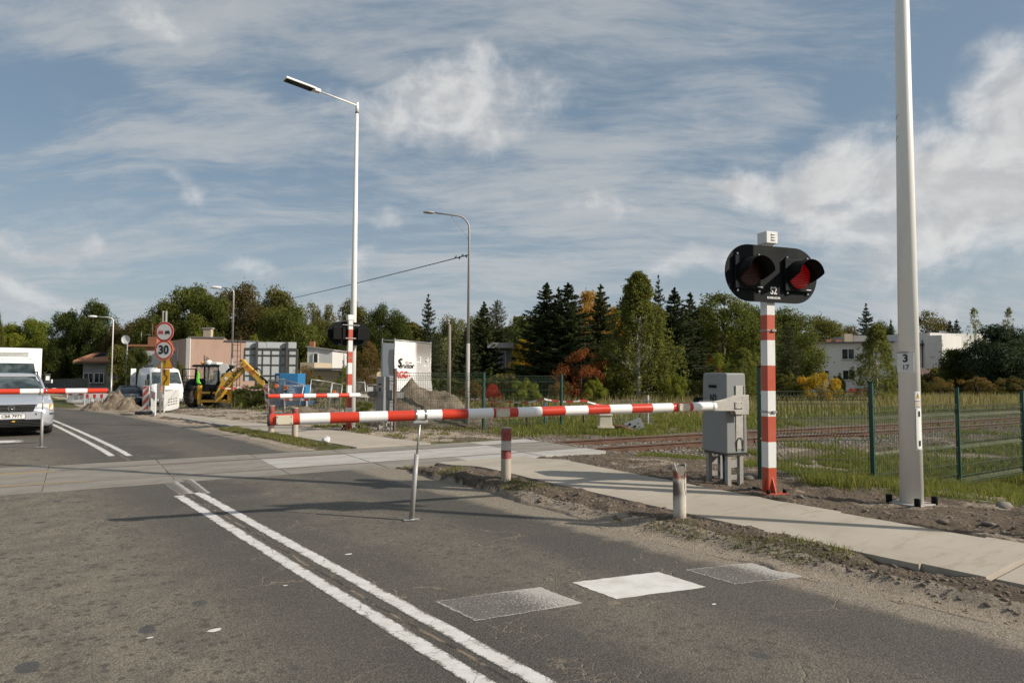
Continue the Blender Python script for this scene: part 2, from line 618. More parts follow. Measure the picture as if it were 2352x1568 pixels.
def text(name, body, size, origin, right, up, mat, parent, ext=0.002, bold=0.0, sx=1.0, align='CENTER', shear=0.0):
    cu = bpy.data.curves.new(name, 'FONT')
    cu.body = body
    cu.size = size
    cu.align_x = align
    cu.align_y = 'CENTER'
    cu.extrude = ext
    cu.offset = bold
    cu.shear = shear
    cu.resolution_u = 3
    tmp = bpy.data.objects.new(name, cu)
    COL.objects.link(tmp)
    me = bpy.data.meshes.new_from_object(tmp)
    bpy.data.objects.remove(tmp)
    right = Vector(right).normalized()
    up = Vector(up)
    up = (up - right * up.dot(right)).normalized()
    nrm = right.cross(up)
    Mx = Matrix((right * sx, up, nrm)).transposed().to_4x4()
    Mx.translation = Vector(origin)
    if parent is not None:
        Mx = wm(parent).inverted() @ Mx
    me.transform(Mx)
    me.materials.clear()
    me.materials.append(MATS[mat])
    ob = bpy.data.objects.new(name, me)
    COL.objects.link(ob)
    ob.parent = parent
    return ob

# ---------------------------------------------------------------- noise
def vnoise(x, y, seed=0):
    xi = np.floor(x).astype(np.int64)
    yi = np.floor(y).astype(np.int64)
    fx = x - xi
    fy = y - yi
    fx = fx * fx * (3 - 2 * fx)
    fy = fy * fy * (3 - 2 * fy)

    def h(a, b):
        n = (a * 374761393 + b * 668265263 + seed * 1274126177) & 0x7fffffff
        n = ((n ^ (n >> 13)) * 1274126177) & 0x7fffffff
        return ((n ^ (n >> 16)) & 0xffff) / 65535.0
    return (h(xi, yi) * (1 - fx) * (1 - fy) + h(xi + 1, yi) * fx * (1 - fy) + h(xi, yi + 1) * (1 - fx) * fy + h(xi + 1, yi + 1) * fx * fy)


def fbm(x, y, oct=4, seed=0, gain=.5):
    a, t, s_ = 1.0, 0.0, 0.0
    for i in range(oct):
        s_ = s_ + a * vnoise(x * 2 ** i, y * 2 ** i, seed + i * 7)
        t += a
        a *= gain
    return s_ / t


def walk_left(s):
    return np.interp(s, [-6, 0, 2, 4, 7, 10.2, 12.9, 16, 19, 22, 34], [5.5, 5.51, 5.54, 5.60, 5.82, 6.11, 5.95, 5.76, 5.66, 5.60, 5.80])


def walk_right(s):
    return np.interp(s, [-6, 0, 2, 4.6, 6.3, 9.4, 10.2, 12.4, 14.3, 16.3, 22, 34], [6.86, 6.87, 6.90, 7.02, 7.21, 7.66, 7.8, 7.59, 7.38, 7.32, 6.75, 6.6])


# masks over the ground (lat, s -> soil, sand, dry)
def masks(lat, s):
    X, Y = xy(lat, s)
    t, q = tq(X, Y)
    n1 = fbm(lat * .7, s * .7, 4, 3)
    n2 = fbm(lat * 2.3, s * 2.3, 3, 11)
    n = n1 * .6 + n2 * .4
    near = 1 - sm(q, 9.8, 10.4)
    far = sm(q, 12.9, 13.6)
    soil = np.zeros_like(lat)
    # strip between road and walk
    strip = sm(lat, 4.4, 4.7) * (1 - sm(lat, 5.9, 6.3))
    soil = np.maximum(soil, strip * near * (1 - .25 * sm(n, .5, .62)))
    soil = np.maximum(soil, strip * far * (1 - .8 * sm(lat, 5.25, 5.45) * sm(n, .42, .52)))
    # right of the near walk
    edge = 8.75 + 1.5 * sm(s, 2.5, 8) + 1.3 * (n - .5) * 2
    soil = np.maximum(soil, near * sm(lat, 6.5, 7.0) * (1 - sm(lat, edge - .25, edge + .25)))
    soil = np.maximum(soil, near * sm(lat, 8, 9) * sm(n, .56, .63) * (.8))
    # beside the rails, near side
    soil = np.maximum(soil, .85 * sm(q, 8.6, 9.2) * (1 - sm(q, 13.7, 14.2)) * sm(t, 6, 9) * sm(n, .36, .52))
    # far side of the track
    soil = np.maximum(soil, far * sm(lat, 6.5, 7) * (1 - sm(lat, 10.2 + 2 * (n - .5), 11.4 + 2 * (n - .5))) * (1 - sm(s, 50, 60)))
    site = sm(s, 17, 20) * (1 - sm(s, 60, 75)) * sm(lat, 4.4, 4.9) * (1 - sm(lat, 15 + 6 * (n - .5), 19 + 6 * (n - .5)))
    soil = np.maximum(soil, site)
    soil = np.maximum(soil, far * sm(lat, 9, 10) * sm(n, .60, .66) * .9)
    sand = sm(lat, 4.3, 4.6) * (1 - sm(lat, 5.02 + .2 * n, 5.22 + .2 * n)) * (1 - sm(s, 9.5, 10.2) * (1 - sm(s, 12, 13)) * 0)
    sand = np.maximum(sand, site * sm(n, .40, .56) * .9)
    sand = np.maximum(sand, far * .75 * sm(lat, 7, 7.4) * (1 - sm(lat, 9.5, 10.5)) * sm(n, .36, .5))
    sand = np.maximum(sand, near * sm(lat, 6.5, 7.0) * sm(n, .48, .62) * .55)
    dry = sm(q, 14.5, 20) * sm(lat, 10, 13) * (.25 + .75 * sm(fbm(lat * .22, s * .22, 3, 31), .38, .6))
    return soil, sand, dry, n


def under(lat, s):
    """1 where road, crossing or walk lies on the ground"""
    X, Y = xy(lat, s)
    t, q = tq(X, Y)
    road = (lat > -1.9) & (lat < 4.84 + .26 * (fbm(lat * 0 + 3, s * 1.3, 4, 5) - .5) + .36 * sm(s, 4, 8) * (1 - sm(s, 9, 12)))
    cros = (q > 10.0) & (q < 13.15) & (t > -10) & (t < 8.65)
    wl, wr = walk_left(s), walk_right(s)
    walk = (lat > wl - .0) & (lat < wr + .0) & (q < 10.3) | (lat > wl) & (lat < wr) & (q > 12.9) & (s < 32)
    return road | cros | walk


lats = np.unique(np.concatenate([np.linspace(-400, -30, 12), np.linspace(-30, -2, 15), np.linspace(-2, 4.4, 10), np.arange(4.4, 8.9, .045),
                                 np.arange(8.9, 14, .13), np.arange(14, 40, .8), np.linspace(40, 400, 25)]).round(4))
ss = np.unique(np.concatenate([np.linspace(-300, -12, 12), np.linspace(-12, 0, 16), np.arange(0, 20, .06), np.arange(20, 60, .4), np.arange(60, 100, 2), np.linspace(100, 500, 20)]).round(4))
LA, SS = np.meshgrid(lats, ss)
X_, Y_ = xy(LA, SS)
H_ = terr(X_, Y_)
soil, sand, dry, nn = masks(LA, SS)
und = under(LA, SS)
clod = (fbm(LA * 5, SS * 5, 5, 21, .65) - .52) * .15 + (fbm(LA * 1.7, SS * 1.7, 3, 22) - .5) * .09
rough_amt = np.clip(soil - sand * .8, 0, 1)
fine = (np.abs(SS) < 30) & (LA > 3) & (LA < 14)
H_ = H_ + np.where(fine, clod * (.12 + .75 * rough_amt), 0) + np.where(fine, .012 * soil, 0)
# the strip by the road is heaped, its sand feathers onto the asphalt
edgew = np.clip((LA - 4.7) / .45, 0, 1)
H_ = H_ + np.where((LA > 4.4) & (LA < 5.2), -.02 * (1 - edgew) + .004, 0)
H_ = H_ + np.where((LA > 5.05) & (LA < 5.62) & (SS < 10.5), .018 * np.sin((np.clip(LA, 5.05, 5.55) - 5.05) / .5 * math.pi) - .008, 0)
H_ = H_ - .09 * und
nl, ns = len(lats), len(ss)
idx = np.arange(nl * ns).reshape(ns, nl)
Fg = np.stack([idx[:-1, :-1], idx[:-1, 1:], idx[1:, 1:], idx[1:, :-1]], -1).reshape(-1, 4)
Vg = np.stack([LA, SS, H_], -1).reshape(-1, 3)

m, N, b = newmat('ground')
c = N.n('ShaderNodeTexCoord').outputs['Object']
aS = N.n('ShaderNodeAttribute', {'attribute_name': 'soil'}).outputs['Fac']
aN = N.n('ShaderNodeAttribute', {'attribute_name': 'sand'}).outputs['Fac']
aD = N.n('ShaderNodeAttribute', {'attribute_name': 'dry'}).outputs['Fac']
n1 = N.noise(c, 3.0, 8, .65)
n2 = N.noise(c, 22.0, 6, .7)
n3 = N.noise(c, 110.0, 3, .7)
grass = N.mix(N.map(n1, .35, .65), (.065, .078, .024), (.13, .122, .052))
grass = N.mix(aD, grass, N.mix(n2, (.20, .165, .085), (.30, .25, .14)))
soilc = N.mix(N.map(n2, .3, .7), (.10, .077, .057), (.23, .185, .14))
soilc = N.mix(N.map(n1, .50, .66), soilc, (.155, .12, .09))
sandc = N.mix(N.map(n2, .3, .7), (.34, .28, .215), (.48, .405, .32))
g1 = N.mix(N.map(N.math('ADD', aS, N.math('MULTIPLY', N.math('SUBTRACT', n2, .5), .9)), .38, .55), grass, soilc)
g1 = N.mix(N.map(N.math('ADD', aN, N.math('MULTIPLY', N.math('SUBTRACT', n2, .5), .8)), .40, .65), g1, sandc)
g1 = N.mix(N.math('MULTIPLY', n3, .45), g1, N.mix(.5, g1, (.04, .03, .02)))
setc(N, b, g1, .95, 0, .15)
bump(N, b, N.math('ADD', N.math('MULTIPLY', n2, .7), N.math('MULTIPLY', n3, .3)), 1.0, .05)
ground = npmesh('ground', Vg, Fg, 'ground', smooth=True, attrs={'soil': soil.ravel(), 'sand': sand.ravel(), 'dry': dry.ravel()})
ground.rotation_euler = (0, 0, ROADROT)
tag(ground, kind='structure')


def gz(lat, s):
    """real ground height, clods included, at arrays lat,s"""
    i = np.clip(np.searchsorted(lats, lat) - 1, 0, nl - 2)
    j = np.clip(np.searchsorted(ss, s) - 1, 0, ns - 2)
    u = (lat - lats[i]) / (lats[i + 1] - lats[i])
    v = (s - ss[j]) / (ss[j + 1] - ss[j])
    return (H_[j, i] * (1 - u) * (1 - v) + H_[j, i + 1] * u * (1 - v) + H_[j + 1, i] * (1 - u) * v + H_[j + 1, i + 1] * u * v)


def GZ(x, y):
    la, s_ = ls(x, y)
    return float(gz(np.array([la]), np.array([s_]))[0])


# ---------------------------------------------------------------- road
m, N, b = newmat('asphalt')
c = N.n('ShaderNodeTexCoord').outputs['Object']
sp = N.n('ShaderNodeSeparateXYZ', None, {0: c})
lat_, s_n = sp.outputs[0], sp.outputs[1]
big = N.noise(c, .55, 5, .6)
mid = N.noise(c, 3.5, 6, .65)
agg = N.n('ShaderNodeTexVoronoi', {'feature': 'F1'}, {'Vector': c, 'Scale': 85.0}).outputs
grain = N.noise(c, 210.0, 3, .8)
base = N.mix(N.map(big, .35, .65), (.072, .066, .058), (.108, .098, .084))
# dusty wheel tracks and lane wear
def band(center, w):
    return N.map(N.math('ABSOLUTE', N.math('SUBTRACT', N.math('ADD', lat_, N.math('MULTIPLY', N.math('SUBTRACT', big, .5), .9)), center)), w * .35, w, 1, 0)
dust = N.math('MAXIMUM', N.math('MULTIPLY', band(.15, 1.7), .9), N.math('MULTIPLY', band(3.3, .7), .5))
dust = N.math('MULTIPLY', dust, N.map(mid, .3, .65, .35, 1))
dust = N.math('MULTIPLY', dust, N.map(s_n, 12.0, 20.0, 1.0, .35))
base = N.mix(dust, base, (.285, .245, .185))
edge = N.map(N.math('ADD', lat_, N.math('MULTIPLY', N.math('SUBTRACT', mid, .5), .45)), 4.50, 4.72)
base = N.mix(N.math('MULTIPLY', edge, .85), base, (.40, .335, .255))
base = N.mix(N.math('MULTIPLY', N.map(N.math('ADD', N.math('MULTIPLY', grain, .5), N.math('MULTIPLY', N.noise(c, 55, 3, .7), .5)), .42, .66), .55), base, (.27, .24, .195))
base = N.mix(N.math('MULTIPLY', N.map(agg['Distance'], .25, .65), .5), base, (.040, .037, .034))
base = N.mix(N.math('MULTIPLY', N.map(N.noise(c, 26, 5, .75), .46, .66), .35), base, (.045, .041, .037))
# dark drips
vor = N.n('ShaderNodeTexVoronoi', {'feature': 'F1'}, {'Vector': N.scale(N.vmath('ADD', c, N.vscale(N.noisec(c, 6, 3), .09)), (1.0, .8, 1)), 'Scale': 3.2, 'Randomness': 1.0})
vd = N.math('SUBTRACT', vor.outputs['Distance'], N.math('MULTIPLY', N.n('ShaderNodeSeparateColor', None, {0: vor.outputs['Color']}).outputs[0], .17))
spots = N.map(vd, -.01, .03, 1, 0)
lanes = N.math('MAXIMUM', N.map(N.math('ABSOLUTE', N.math('SUBTRACT', lat_, .3)), .7, 1.5, 1, 0), N.math('MULTIPLY', N.map(N.math('ABSOLUTE', N.math('SUBTRACT', lat_, 3.4)), .3, .9, 1, 0), .8))
base = N.mix(N.math('MULTIPLY', N.math('MULTIPLY', spots, lanes), .8), base, (.060, .062, .066))
vor2 = N.n('ShaderNodeTexVoronoi', {'feature': 'F1'}, {'Vector': c, 'Scale': 11.0})
sp2 = N.map(N.math('SUBTRACT', vor2.outputs['Distance'], N.math('MULTIPLY', N.noise(c, 2.0, 4, .7), .42)), .0, .08, 1, 0)
base = N.mix(N.math('MULTIPLY', N.math('MULTIPLY', sp2, lanes), .65), base, (.060, .052, .045))
# cracks, full of sand, mostly near the middle seam
wc = N.vmath('ADD', c, N.vscale(N.noisec(c, 1.7, 6), .9))
ce = N.n('ShaderNodeTexVoronoi', {'feature': 'DISTANCE_TO_EDGE'}, {'Vector': wc, 'Scale': .75}).outputs['Distance']
ce2 = N.n('ShaderNodeTexVoronoi', {'feature': 'DISTANCE_TO_EDGE'}, {'Vector': wc, 'Scale': 5.5}).outputs['Distance']
crack = N.math('MULTIPLY', N.map(ce, .0, .011, 1, 0), N.map(N.noise(c, 1.1, 3), .45, .58))
seamzone = N.math('MULTIPLY', N.map(N.math('ABSOLUTE', N.math('SUBTRACT', N.math('ADD', lat_, N.math('MULTIPLY', N.math('SUBTRACT', mid, .5), .8)), 2.35)), .25, .75, 1, 0), N.map(N.noise(c, 2.2, 3), .48, .60))
crack2 = N.math('MULTIPLY', N.map(ce2, .0, .045, 1, 0), seamzone)
cr = N.math('MAXIMUM', crack, crack2)
seam = N.map(N.math('ABSOLUTE', N.math('SUBTRACT', N.math('ADD', lat_, N.math('MULTIPLY', N.math('SUBTRACT', N.noise(c, 1.2, 5), .5), .10)), 2.10)), .003, .016, 1, 0)
base = N.mix(N.math('MULTIPLY', cr, .5), base, (.27, .22, .16))
base = N.mix(N.math('MULTIPLY', seam, .6), base, N.mix(N.map(mid, .45, .55), (.33, .25, .17), (.02, .018, .016)))
# a newer strip of asphalt laid by the crossing
setc(N, b, base, N.map(dust, 0, 1, .78, .92), 0, .3)
hh = N.math('ADD', N.math('MULTIPLY', agg['Distance'], .8), N.math('ADD', N.math('MULTIPLY', grain, .5), N.math('MULTIPLY', cr, -1.2)))
bump(N, b, hh, .7, .006)


def sheet(name, mat, f, nu, nv, kind='structure', parent=None, smooth=True):
    """f(u,v)->lat,s,z arrays"""
    u, v = np.meshgrid(np.linspace(0, 1, nu), np.linspace(0, 1, nv) if np.isscalar(nv) else nv)
    la, s_, z = f(u, v)
    Vv = np.stack([la, s_, z], -1).reshape(-1, 3)
    r_, c_ = u.shape
    ix = np.arange(r_ * c_).reshape(r_, c_)
    F = np.stack([ix[:-1, :-1], ix[:-1, 1:], ix[1:, 1:], ix[1:, :-1]], -1).reshape(-1, 4)
    ob = npmesh(name, Vv, F, mat, smooth=smooth, parent=parent)
    ob.rotation_euler = (0, 0, ROADROT)
    if kind:
        ob['kind'] = kind
    return ob


def road_z(la, s_):
    X, Y = xy(0 * la, s_)
    d = np.clip(s_ - 15, 0, 50)
    return -0.012 * d - 0.00042 * d * d


def seam_s(q, lat):
    return (q - lat * (RN.x * TQ.x + RN.y * TQ.y)) / (RD.x * TQ.x + RD.y * TQ.y)


def f_near(u, v):
    la = -1.7 + 7.15 * u
    s1 = seam_s(10.2, la)
    s_ = -12 + (s1 + 12) * v
    return la, s_, road_z(la, s_)


road = sheet('road', 'asphalt', f_near, 12, 24)
fs = np.concatenate([[0], (np.arange(15.0, 95.5, .5) - 13) / 82])


def f_far(u, v):
    la = -1.7 + 6.9 * u
    s0 = seam_s(13.0, la)
    s_ = np.where(v == 0, s0, 13 + 82 * v)
    return la, s_, road_z(la, s_)


road2 = sheet('road', 'asphalt', f_far, 12, fs)

# paint on the road
m, N, b = newmat('road_paint')
c = N.n('ShaderNodeTexCoord').outputs['Object']
wn = N.noise(c, 9.0, 7, .75)
wf = N.noise(c, 90.0, 3, .7)
wc = N.vmath('ADD', c, N.vscale(N.noisec(c, 3.0, 5), .35))
ce = N.n('ShaderNodeTexVoronoi', {'feature': 'DISTANCE_TO_EDGE'}, {'Vector': wc, 'Scale': 3.2}).outputs['Distance']
pc = N.mix(N.map(wn, .35, .7), (.64, .63, .61), (.50, .48, .45))
uvx = N.n('ShaderNodeSeparateXYZ', None, {0: N.n('ShaderNodeTexCoord').outputs['UV']}).outputs[0]
edg = N.map(N.math('ABSOLUTE', N.math('SUBTRACT', uvx, .5)), .22, .5, 0, .16, smooth=False)
wear = N.math('MAXIMUM', N.map(N.math('ADD', N.math('ADD', N.math('MULTIPLY', wn, .55), N.math('MULTIPLY', wf, .45)), edg), .585, .64), N.map(ce, .0, .014, .8, 0))
setc(N, b, N.mix(wear, pc, (.15, .135, .112)), .8, 0, .3)
bump(N, b, N.math('ADD', wf, wn), .15, .003)

m, N, b = newmat('worn_paint')
tc = N.n('ShaderNodeTexCoord')
c = tc.outputs['Object']
g = N.n('ShaderNodeSeparateXYZ', None, {0: tc.outputs['UV']})
wf = N.noise(c, 70.0, 4, .8)
wb = N.noise(c, 3.0, 4, .6)
ex = N.math('ABSOLUTE', N.math('SUBTRACT', g.outputs[0], .5))
ey = N.math('ABSOLUTE', N.math('SUBTRACT', g.outputs[1], .5))
ed = N.map(N.math('MAXIMUM', ex, ey), .455, .485)
cov = N.math('ADD', N.math('ADD', N.math('MULTIPLY', ed, .11), N.math('MULTIPLY', N.map(g.outputs[0], .45, 1.0), .20)), N.math('MULTIPLY', wb, .16))
vis = N.map(N.math('ADD', wf, cov), .60, .76)
setc(N, b, N.mix(vis, (.118, .108, .096), (.42, .40, .37)), .8, 0, .3)
bump(N, b, wf, .6, .006)


def strip(name, lat0, lat1, s0, s1, mat='road_paint', wob=.0035, seed=0, parent=None, dz=.0018):
    ks = np.unique(np.concatenate([[s0, s1], np.arange(math.ceil(s0 / .5) * .5, s1, .5 if s0 > 10 else .04)]))
    w1 = (vnoise(ks * 9, ks * 0 + seed, 4) - .5) * wob * 2
    w2 = (vnoise(ks * 9, ks * 0 + seed + 5, 4) - .5) * wob * 2
    Vv = np.concatenate([np.stack([lat0 + w1, ks, road_z(ks * 0, ks) + dz], -1), np.stack([lat1 + w2, ks, road_z(ks * 0, ks) + dz], -1)])
    n = len(ks)
    i = np.arange(n - 1)
    Fq = np.stack([i, i + n, i + n + 1, i + 1], -1)
    ob = npmesh(name, Vv, Fq, mat, parent=parent)
    uv = ob.data.uv_layers.new(name='uv')
    uu = np.stack([np.where(Fq.ravel() < n, 0., 1.), np.zeros(Fq.size)], -1)
    uv.data.foreach_set('uv', uu.astype(np.float32).ravel())
    ob.rotation_euler = (0, 0, ROADROT)
    ob['kind'] = 'structure'
    return ob


strip('lane_line', 1.93, 2.045, -4, 8.95, seed=1)
strip('lane_line', 2.165, 2.28, -4, 9.05, seed=2)
strip('lane_line', 1.90, 2.015, 13.75, 60, seed=3)
strip('lane_line', 2.15, 2.265, 13.6, 60, seed=4)


def patch(name, corners, mat, dz=.002, z=0.0):
    """quad on the road from four pixel corners; order: left, far, right, near"""
    pts = [G(x, y) for x, y in corners]
    L = [ls(p.x, p.y) for p in pts]
    n = 14
    vs_, fs_, uvs = [], [], []
    for j in range(n + 1):
        for i in range(n + 1):
            u, v = i / n, j / n
            a = [(1 - u) * ((1 - v) * L[3][k] + v * L[0][k]) + u * ((1 - v) * L[2][k] + v * L[1][k]) for k in (0, 1)]
            jit = .006
            if i in (0, n):
                a[0] += random.uniform(-jit, jit)
            if j in (0, n):
                a[1] += random.uniform(-jit, jit)
            vs_.append((a[0], a[1], float(road_z(np.array([0.]), np.array([a[1]]))[0]) + dz))
            uvs.append((u, v))
    for j in range(n):
        for i in range(n):
            k = j * (n + 1) + i
            fs_.append((k, k + 1, k + n + 2, k + n + 1))
    ob = npmesh(name, vs_, fs_, mat)
    uv = ob.data.uv_layers.new(name='uv')
    li = np.array([fs_[a][b_] for a in range(len(fs_)) for b_ in range(4)])
    uv.data.foreach_set('uv', np.array(uvs, np.float32)[li].ravel())
    ob.rotation_euler = (0, 0, ROADROT)
    ob['kind'] = 'structure'
    return ob


random.seed(4)
m, N, b = newmat('fresh_paint')
c = N.n('ShaderNodeTexCoord').outputs['Object']
wn = N.noise(c, 5.0, 7, .7)
wf = N.noise(c, 60, 3, .7)
setc(N, b, N.mix(N.map(wf, .68, .74), N.mix(N.map(wn, .4, .7), (.66, .65, .62), (.52, .49, .44)), (.12, .11, .1)), .6, 0, .3)
patch('stop_marking', [(1313, 1337), (1511, 1313), (1622, 1348), (1415, 1375)], 'fresh_paint')
patch('worn_marking', [(998, 1380), (1240, 1348), (1338, 1385), (1090, 1426)], 'worn_paint')
patch('worn_marking', [(1572, 1308), (1727, 1292), (1846, 1324), (1688, 1341)], 'worn_paint')
patch('stop_marking', [(-80, 1014), (53, 1010), (54, 1015), (-80, 1020)], 'road_paint')
for a_ in ([(368, 1103), (400, 1101), (447, 1133), (410, 1135)], [(420, 1101), (442, 1100), (483, 1132), (462, 1133)]):
    patch('worn_marking', [a_[0], a_[1], a_[2], a_[3]], 'worn_paint')
# fine white drips
blotch = MB()
for px, py, r_ in ((493, 1448, .045), (345, 1465, .02), (1640, 1388, .02), (800, 1273, .035), (655, 1345, .02)):
    p = G(px, py)
    la, s_ = ls(p.x, p.y)
    blotch.add([(la + r_ * random.uniform(.7, 1.1) * math.cos(a), s_ + r_ * .6 * random.uniform(.7, 1.1) * math.sin(a), .0045) for a in np.linspace(0, 2 * math.pi, 15)[:-1]], [tuple(range(14))])
ob = blotch.build('paint_drips', 'fresh_paint')
ob.rotation_euler = (0, 0, ROADROT)
ob['kind'] = 'stuff'

# ---------------------------------------------------------------- level crossing
m, N, b = newmat('slab_concrete')
c = N.n('ShaderNodeTexCoord').outputs['Object']
info = N.n('ShaderNodeObjectInfo').outputs['Random']
n1 = N.noise(c, 1.4, 6, .6)
n2 = N.noise(c, 40, 4, .7)
cc = N.mix(N.map(n1, .35, .7), (.26, .24, .21), (.20, .185, .16))
cc = N.mix(N.math('MULTIPLY', N.map(n2, .45, .75), .35), cc, (.16, .145, .125))
setc(N, b, cc, .9, 0, .2)
bump(N, b, n2, .25, .004)
m, N, b = newmat('slab_light')
c = N.n('ShaderNodeTexCoord').outputs['Object']
n1 = N.noise(c, 1.4, 6, .6)
n2 = N.noise(c, 40, 4, .7)
cc = N.mix(N.map(n1, .35, .7), (.42, .405, .38), (.35, .335, .305))
cc = N.mix(N.math('MULTIPLY', N.map(n2, .5, .8), .3), cc, (.2, .19, .17))
setc(N, b, cc, .85, 0, .25)
bump(N, b, n2, .2, .004)
m, N, b = newmat('walk_concrete')
c = N.n('ShaderNodeTexCoord').outputs['Object']
n1 = N.noise(c, .9, 6, .6)
n2 = N.noise(c, 55, 4, .7)
st = N.noise(N.scale(c, (1, 4, 1), rot=(0, 0, .3)), 1.6, 7, .7)
cc = N.mix(N.map(n1, .3, .7), (.36, .32, .262), (.43, .385, .32))
cc = N.mix(N.math('MULTIPLY', N.map(st, .50, .70), .65), cc, (.30, .24, .17))
cc = N.mix(N.math('MULTIPLY', N.map(n2, .5, .8), .25), cc, (.22, .19, .16))
sp_ = N.n('ShaderNodeSeparateXYZ', None, {0: c})
setc(N, b, cc, .9, 0, .2)
bump(N, b, n2, .2, .004)

crossing = bpy.data.objects.new('level_crossing', None)
COL.objects.link(crossing)
crossing.rotation_euler = (0, 0, TRACKROT)
crossing.matrix_basis = Matrix.Rotation(TRACKROT, 4, 'Z')
crossing['kind'] = 'structure'


def slabmesh(w, d, h=.14):
    mb = MB()
    mb.box((0, 0, -h / 2), (w, d, h))
    o = mb.build('concrete_slab', 'slab_concrete', crossing, bevel=.004, seg=1)
    return o


QN, QF = 10.88, 12.30
rows = [(10.20, QN - .04), (QN + .09, (QN + QF) / 2 - .01), ((QN + QF) / 2 + .01, QF - .09), (QF + .04, 13.0)]
PL = 1.5
proto = {}
for ri, (q0, q1) in enumerate(rows):
    for k in range(12):
        t0 = -9.3 + k * PL
        o = slabmesh(PL - .005, q1 - q0 - .004)if (ri not in proto) else None
        if o is None:
            o = proto[ri].copy()
            COL.objects.link(o)
            o.parent = crossing
        else:
            proto[ri] = o
        o.location = (t0 + PL / 2, (q0 + q1) / 2, random.uniform(-.004, .003))
        light = (ri in (1, 2) and 2.6 < t0 < 6.8) or (ri == 0 and t0 > 5.0) or (ri == 3 and t0 > 6.5)
        if o.data.users > 1 or True:
            o.material_slots[0].link = 'OBJECT'
            o.material_slots[0].material = MATS['slab_light' if light else 'slab_concrete']
# groove fill: sand and steel edge beside the rails
gf = MB()
for q0, q1 in ((QN + .036, QN + .088), (QF - .088, QF - .036)):
    gf.box(((-9.3 + 8.7) / 2, (q0 + q1) / 2, -.045), (18, q1 - q0, .03))
o = gf.build('groove_fill', 'sand_stone', crossing)
paint('ochre_rust', (.36, .24, .10), .8, dirt=.5, scale=5, dirtcol=(.16, .09, .05))
for px_, py_, q_ in ((137, 1074, QF - .05), (206, 1098, QN + .05)):
    g0 = G(px_, py_)
    t1_ = tq(g0.x, g0.y)[0]
    mb = MB()
    mb.box(((t1_ - 9.3) / 2, q_, -.012), (t1_ + 9.3, .05, .03))
    o2 = mb.build('guard_strip', 'ochre_rust', crossing)
o['kind'] = 'structure'

# ---------------------------------------------------------------- railway track
track = bpy.data.objects.new('railway_track', None)
COL.objects.link(track)
track.rotation_euler = (0, 0, TRACKROT)
track.matrix_basis = Matrix.Rotation(TRACKROT, 4, 'Z')
track['kind'] = 'structure'
prof = [(-.06, -.16), (.06, -.16), (.06, -.148), (.010, -.135), (.008, -.045), (.034, -.035), (.035, -.004), (.030, 0), (-.030, 0), (-.035, -.004), (-.034, -.035), (-.008, -.045), (-.010, -.135), (-.06, -.148)]
for qc in (QN, QF):
    mb = MB()
    tt = np.concatenate([np.arange(-14, 70, 1.0)])
    rings = [[Vector((t, qc + a, float(railtop(t)) + z + .002)) for a, z in prof] for t in tt]
    mb.loft(rings, closed=True, smooth=False)
    o = mb.build('rail', ['rail_rust', 'rail_top'], track)
    for pol in o.data.polygons:
        if pol.center.z - float(railtop(pol.center.x)) > (-.01 if pol.center.x > 8.7 else -.05):
            pol.material_index = 1
sl = MB()
sl.box((0, 0, -.08), (.24, 2.5, .16))
sl.cur = 1
for q_ in (QN, QF):
    qq = q_ - (QN + QF) / 2
    for sd_ in (-1, 1):
        sl.box((0, qq + sd_ * .085, .022), (.11, .05, .035))
        sl.tube([(0, qq + sd_ * .085, .03), (0, qq + sd_ * .085, .075)], .014, 6)
s0 = sl.build('sleeper', ['sleeper', 'rail_rust'], track)
first = True
for t in np.arange(9.15, 60, .62):
    o = s0 if first else s0.copy()
    if not first:
        COL.objects.link(o)
        o.parent = track
    first = False
    o.location = (t, (QN + QF) / 2, float(railtop(t)) - .168)
# fish plates
fp = MB()
fp.box((0, 0, 0), (.5, .022, .07))
f0 = fp.build('joint_plate', 'rail_rust', track)
for i, (t, q_) in enumerate(((14.2, QN), (14.2, QF), (26, QN), (26, QF))):
    o = f0 if i == 0 else f0.copy()
    if i:
        COL.objects.link(o)
        o.parent = track
    o.location = (t, q_ - .022, float(railtop(t)) - .09)

# ---------------------------------------------------------------- pavement
pav = bpy.data.objects.new('pavement', None)
COL.objects.link(pav)
pav.rotation_euler = (0, 0, ROADROT)
pav.matrix_basis = Matrix.Rotation(ROADROT, 4, 'Z')
pav['kind'] = 'structure'


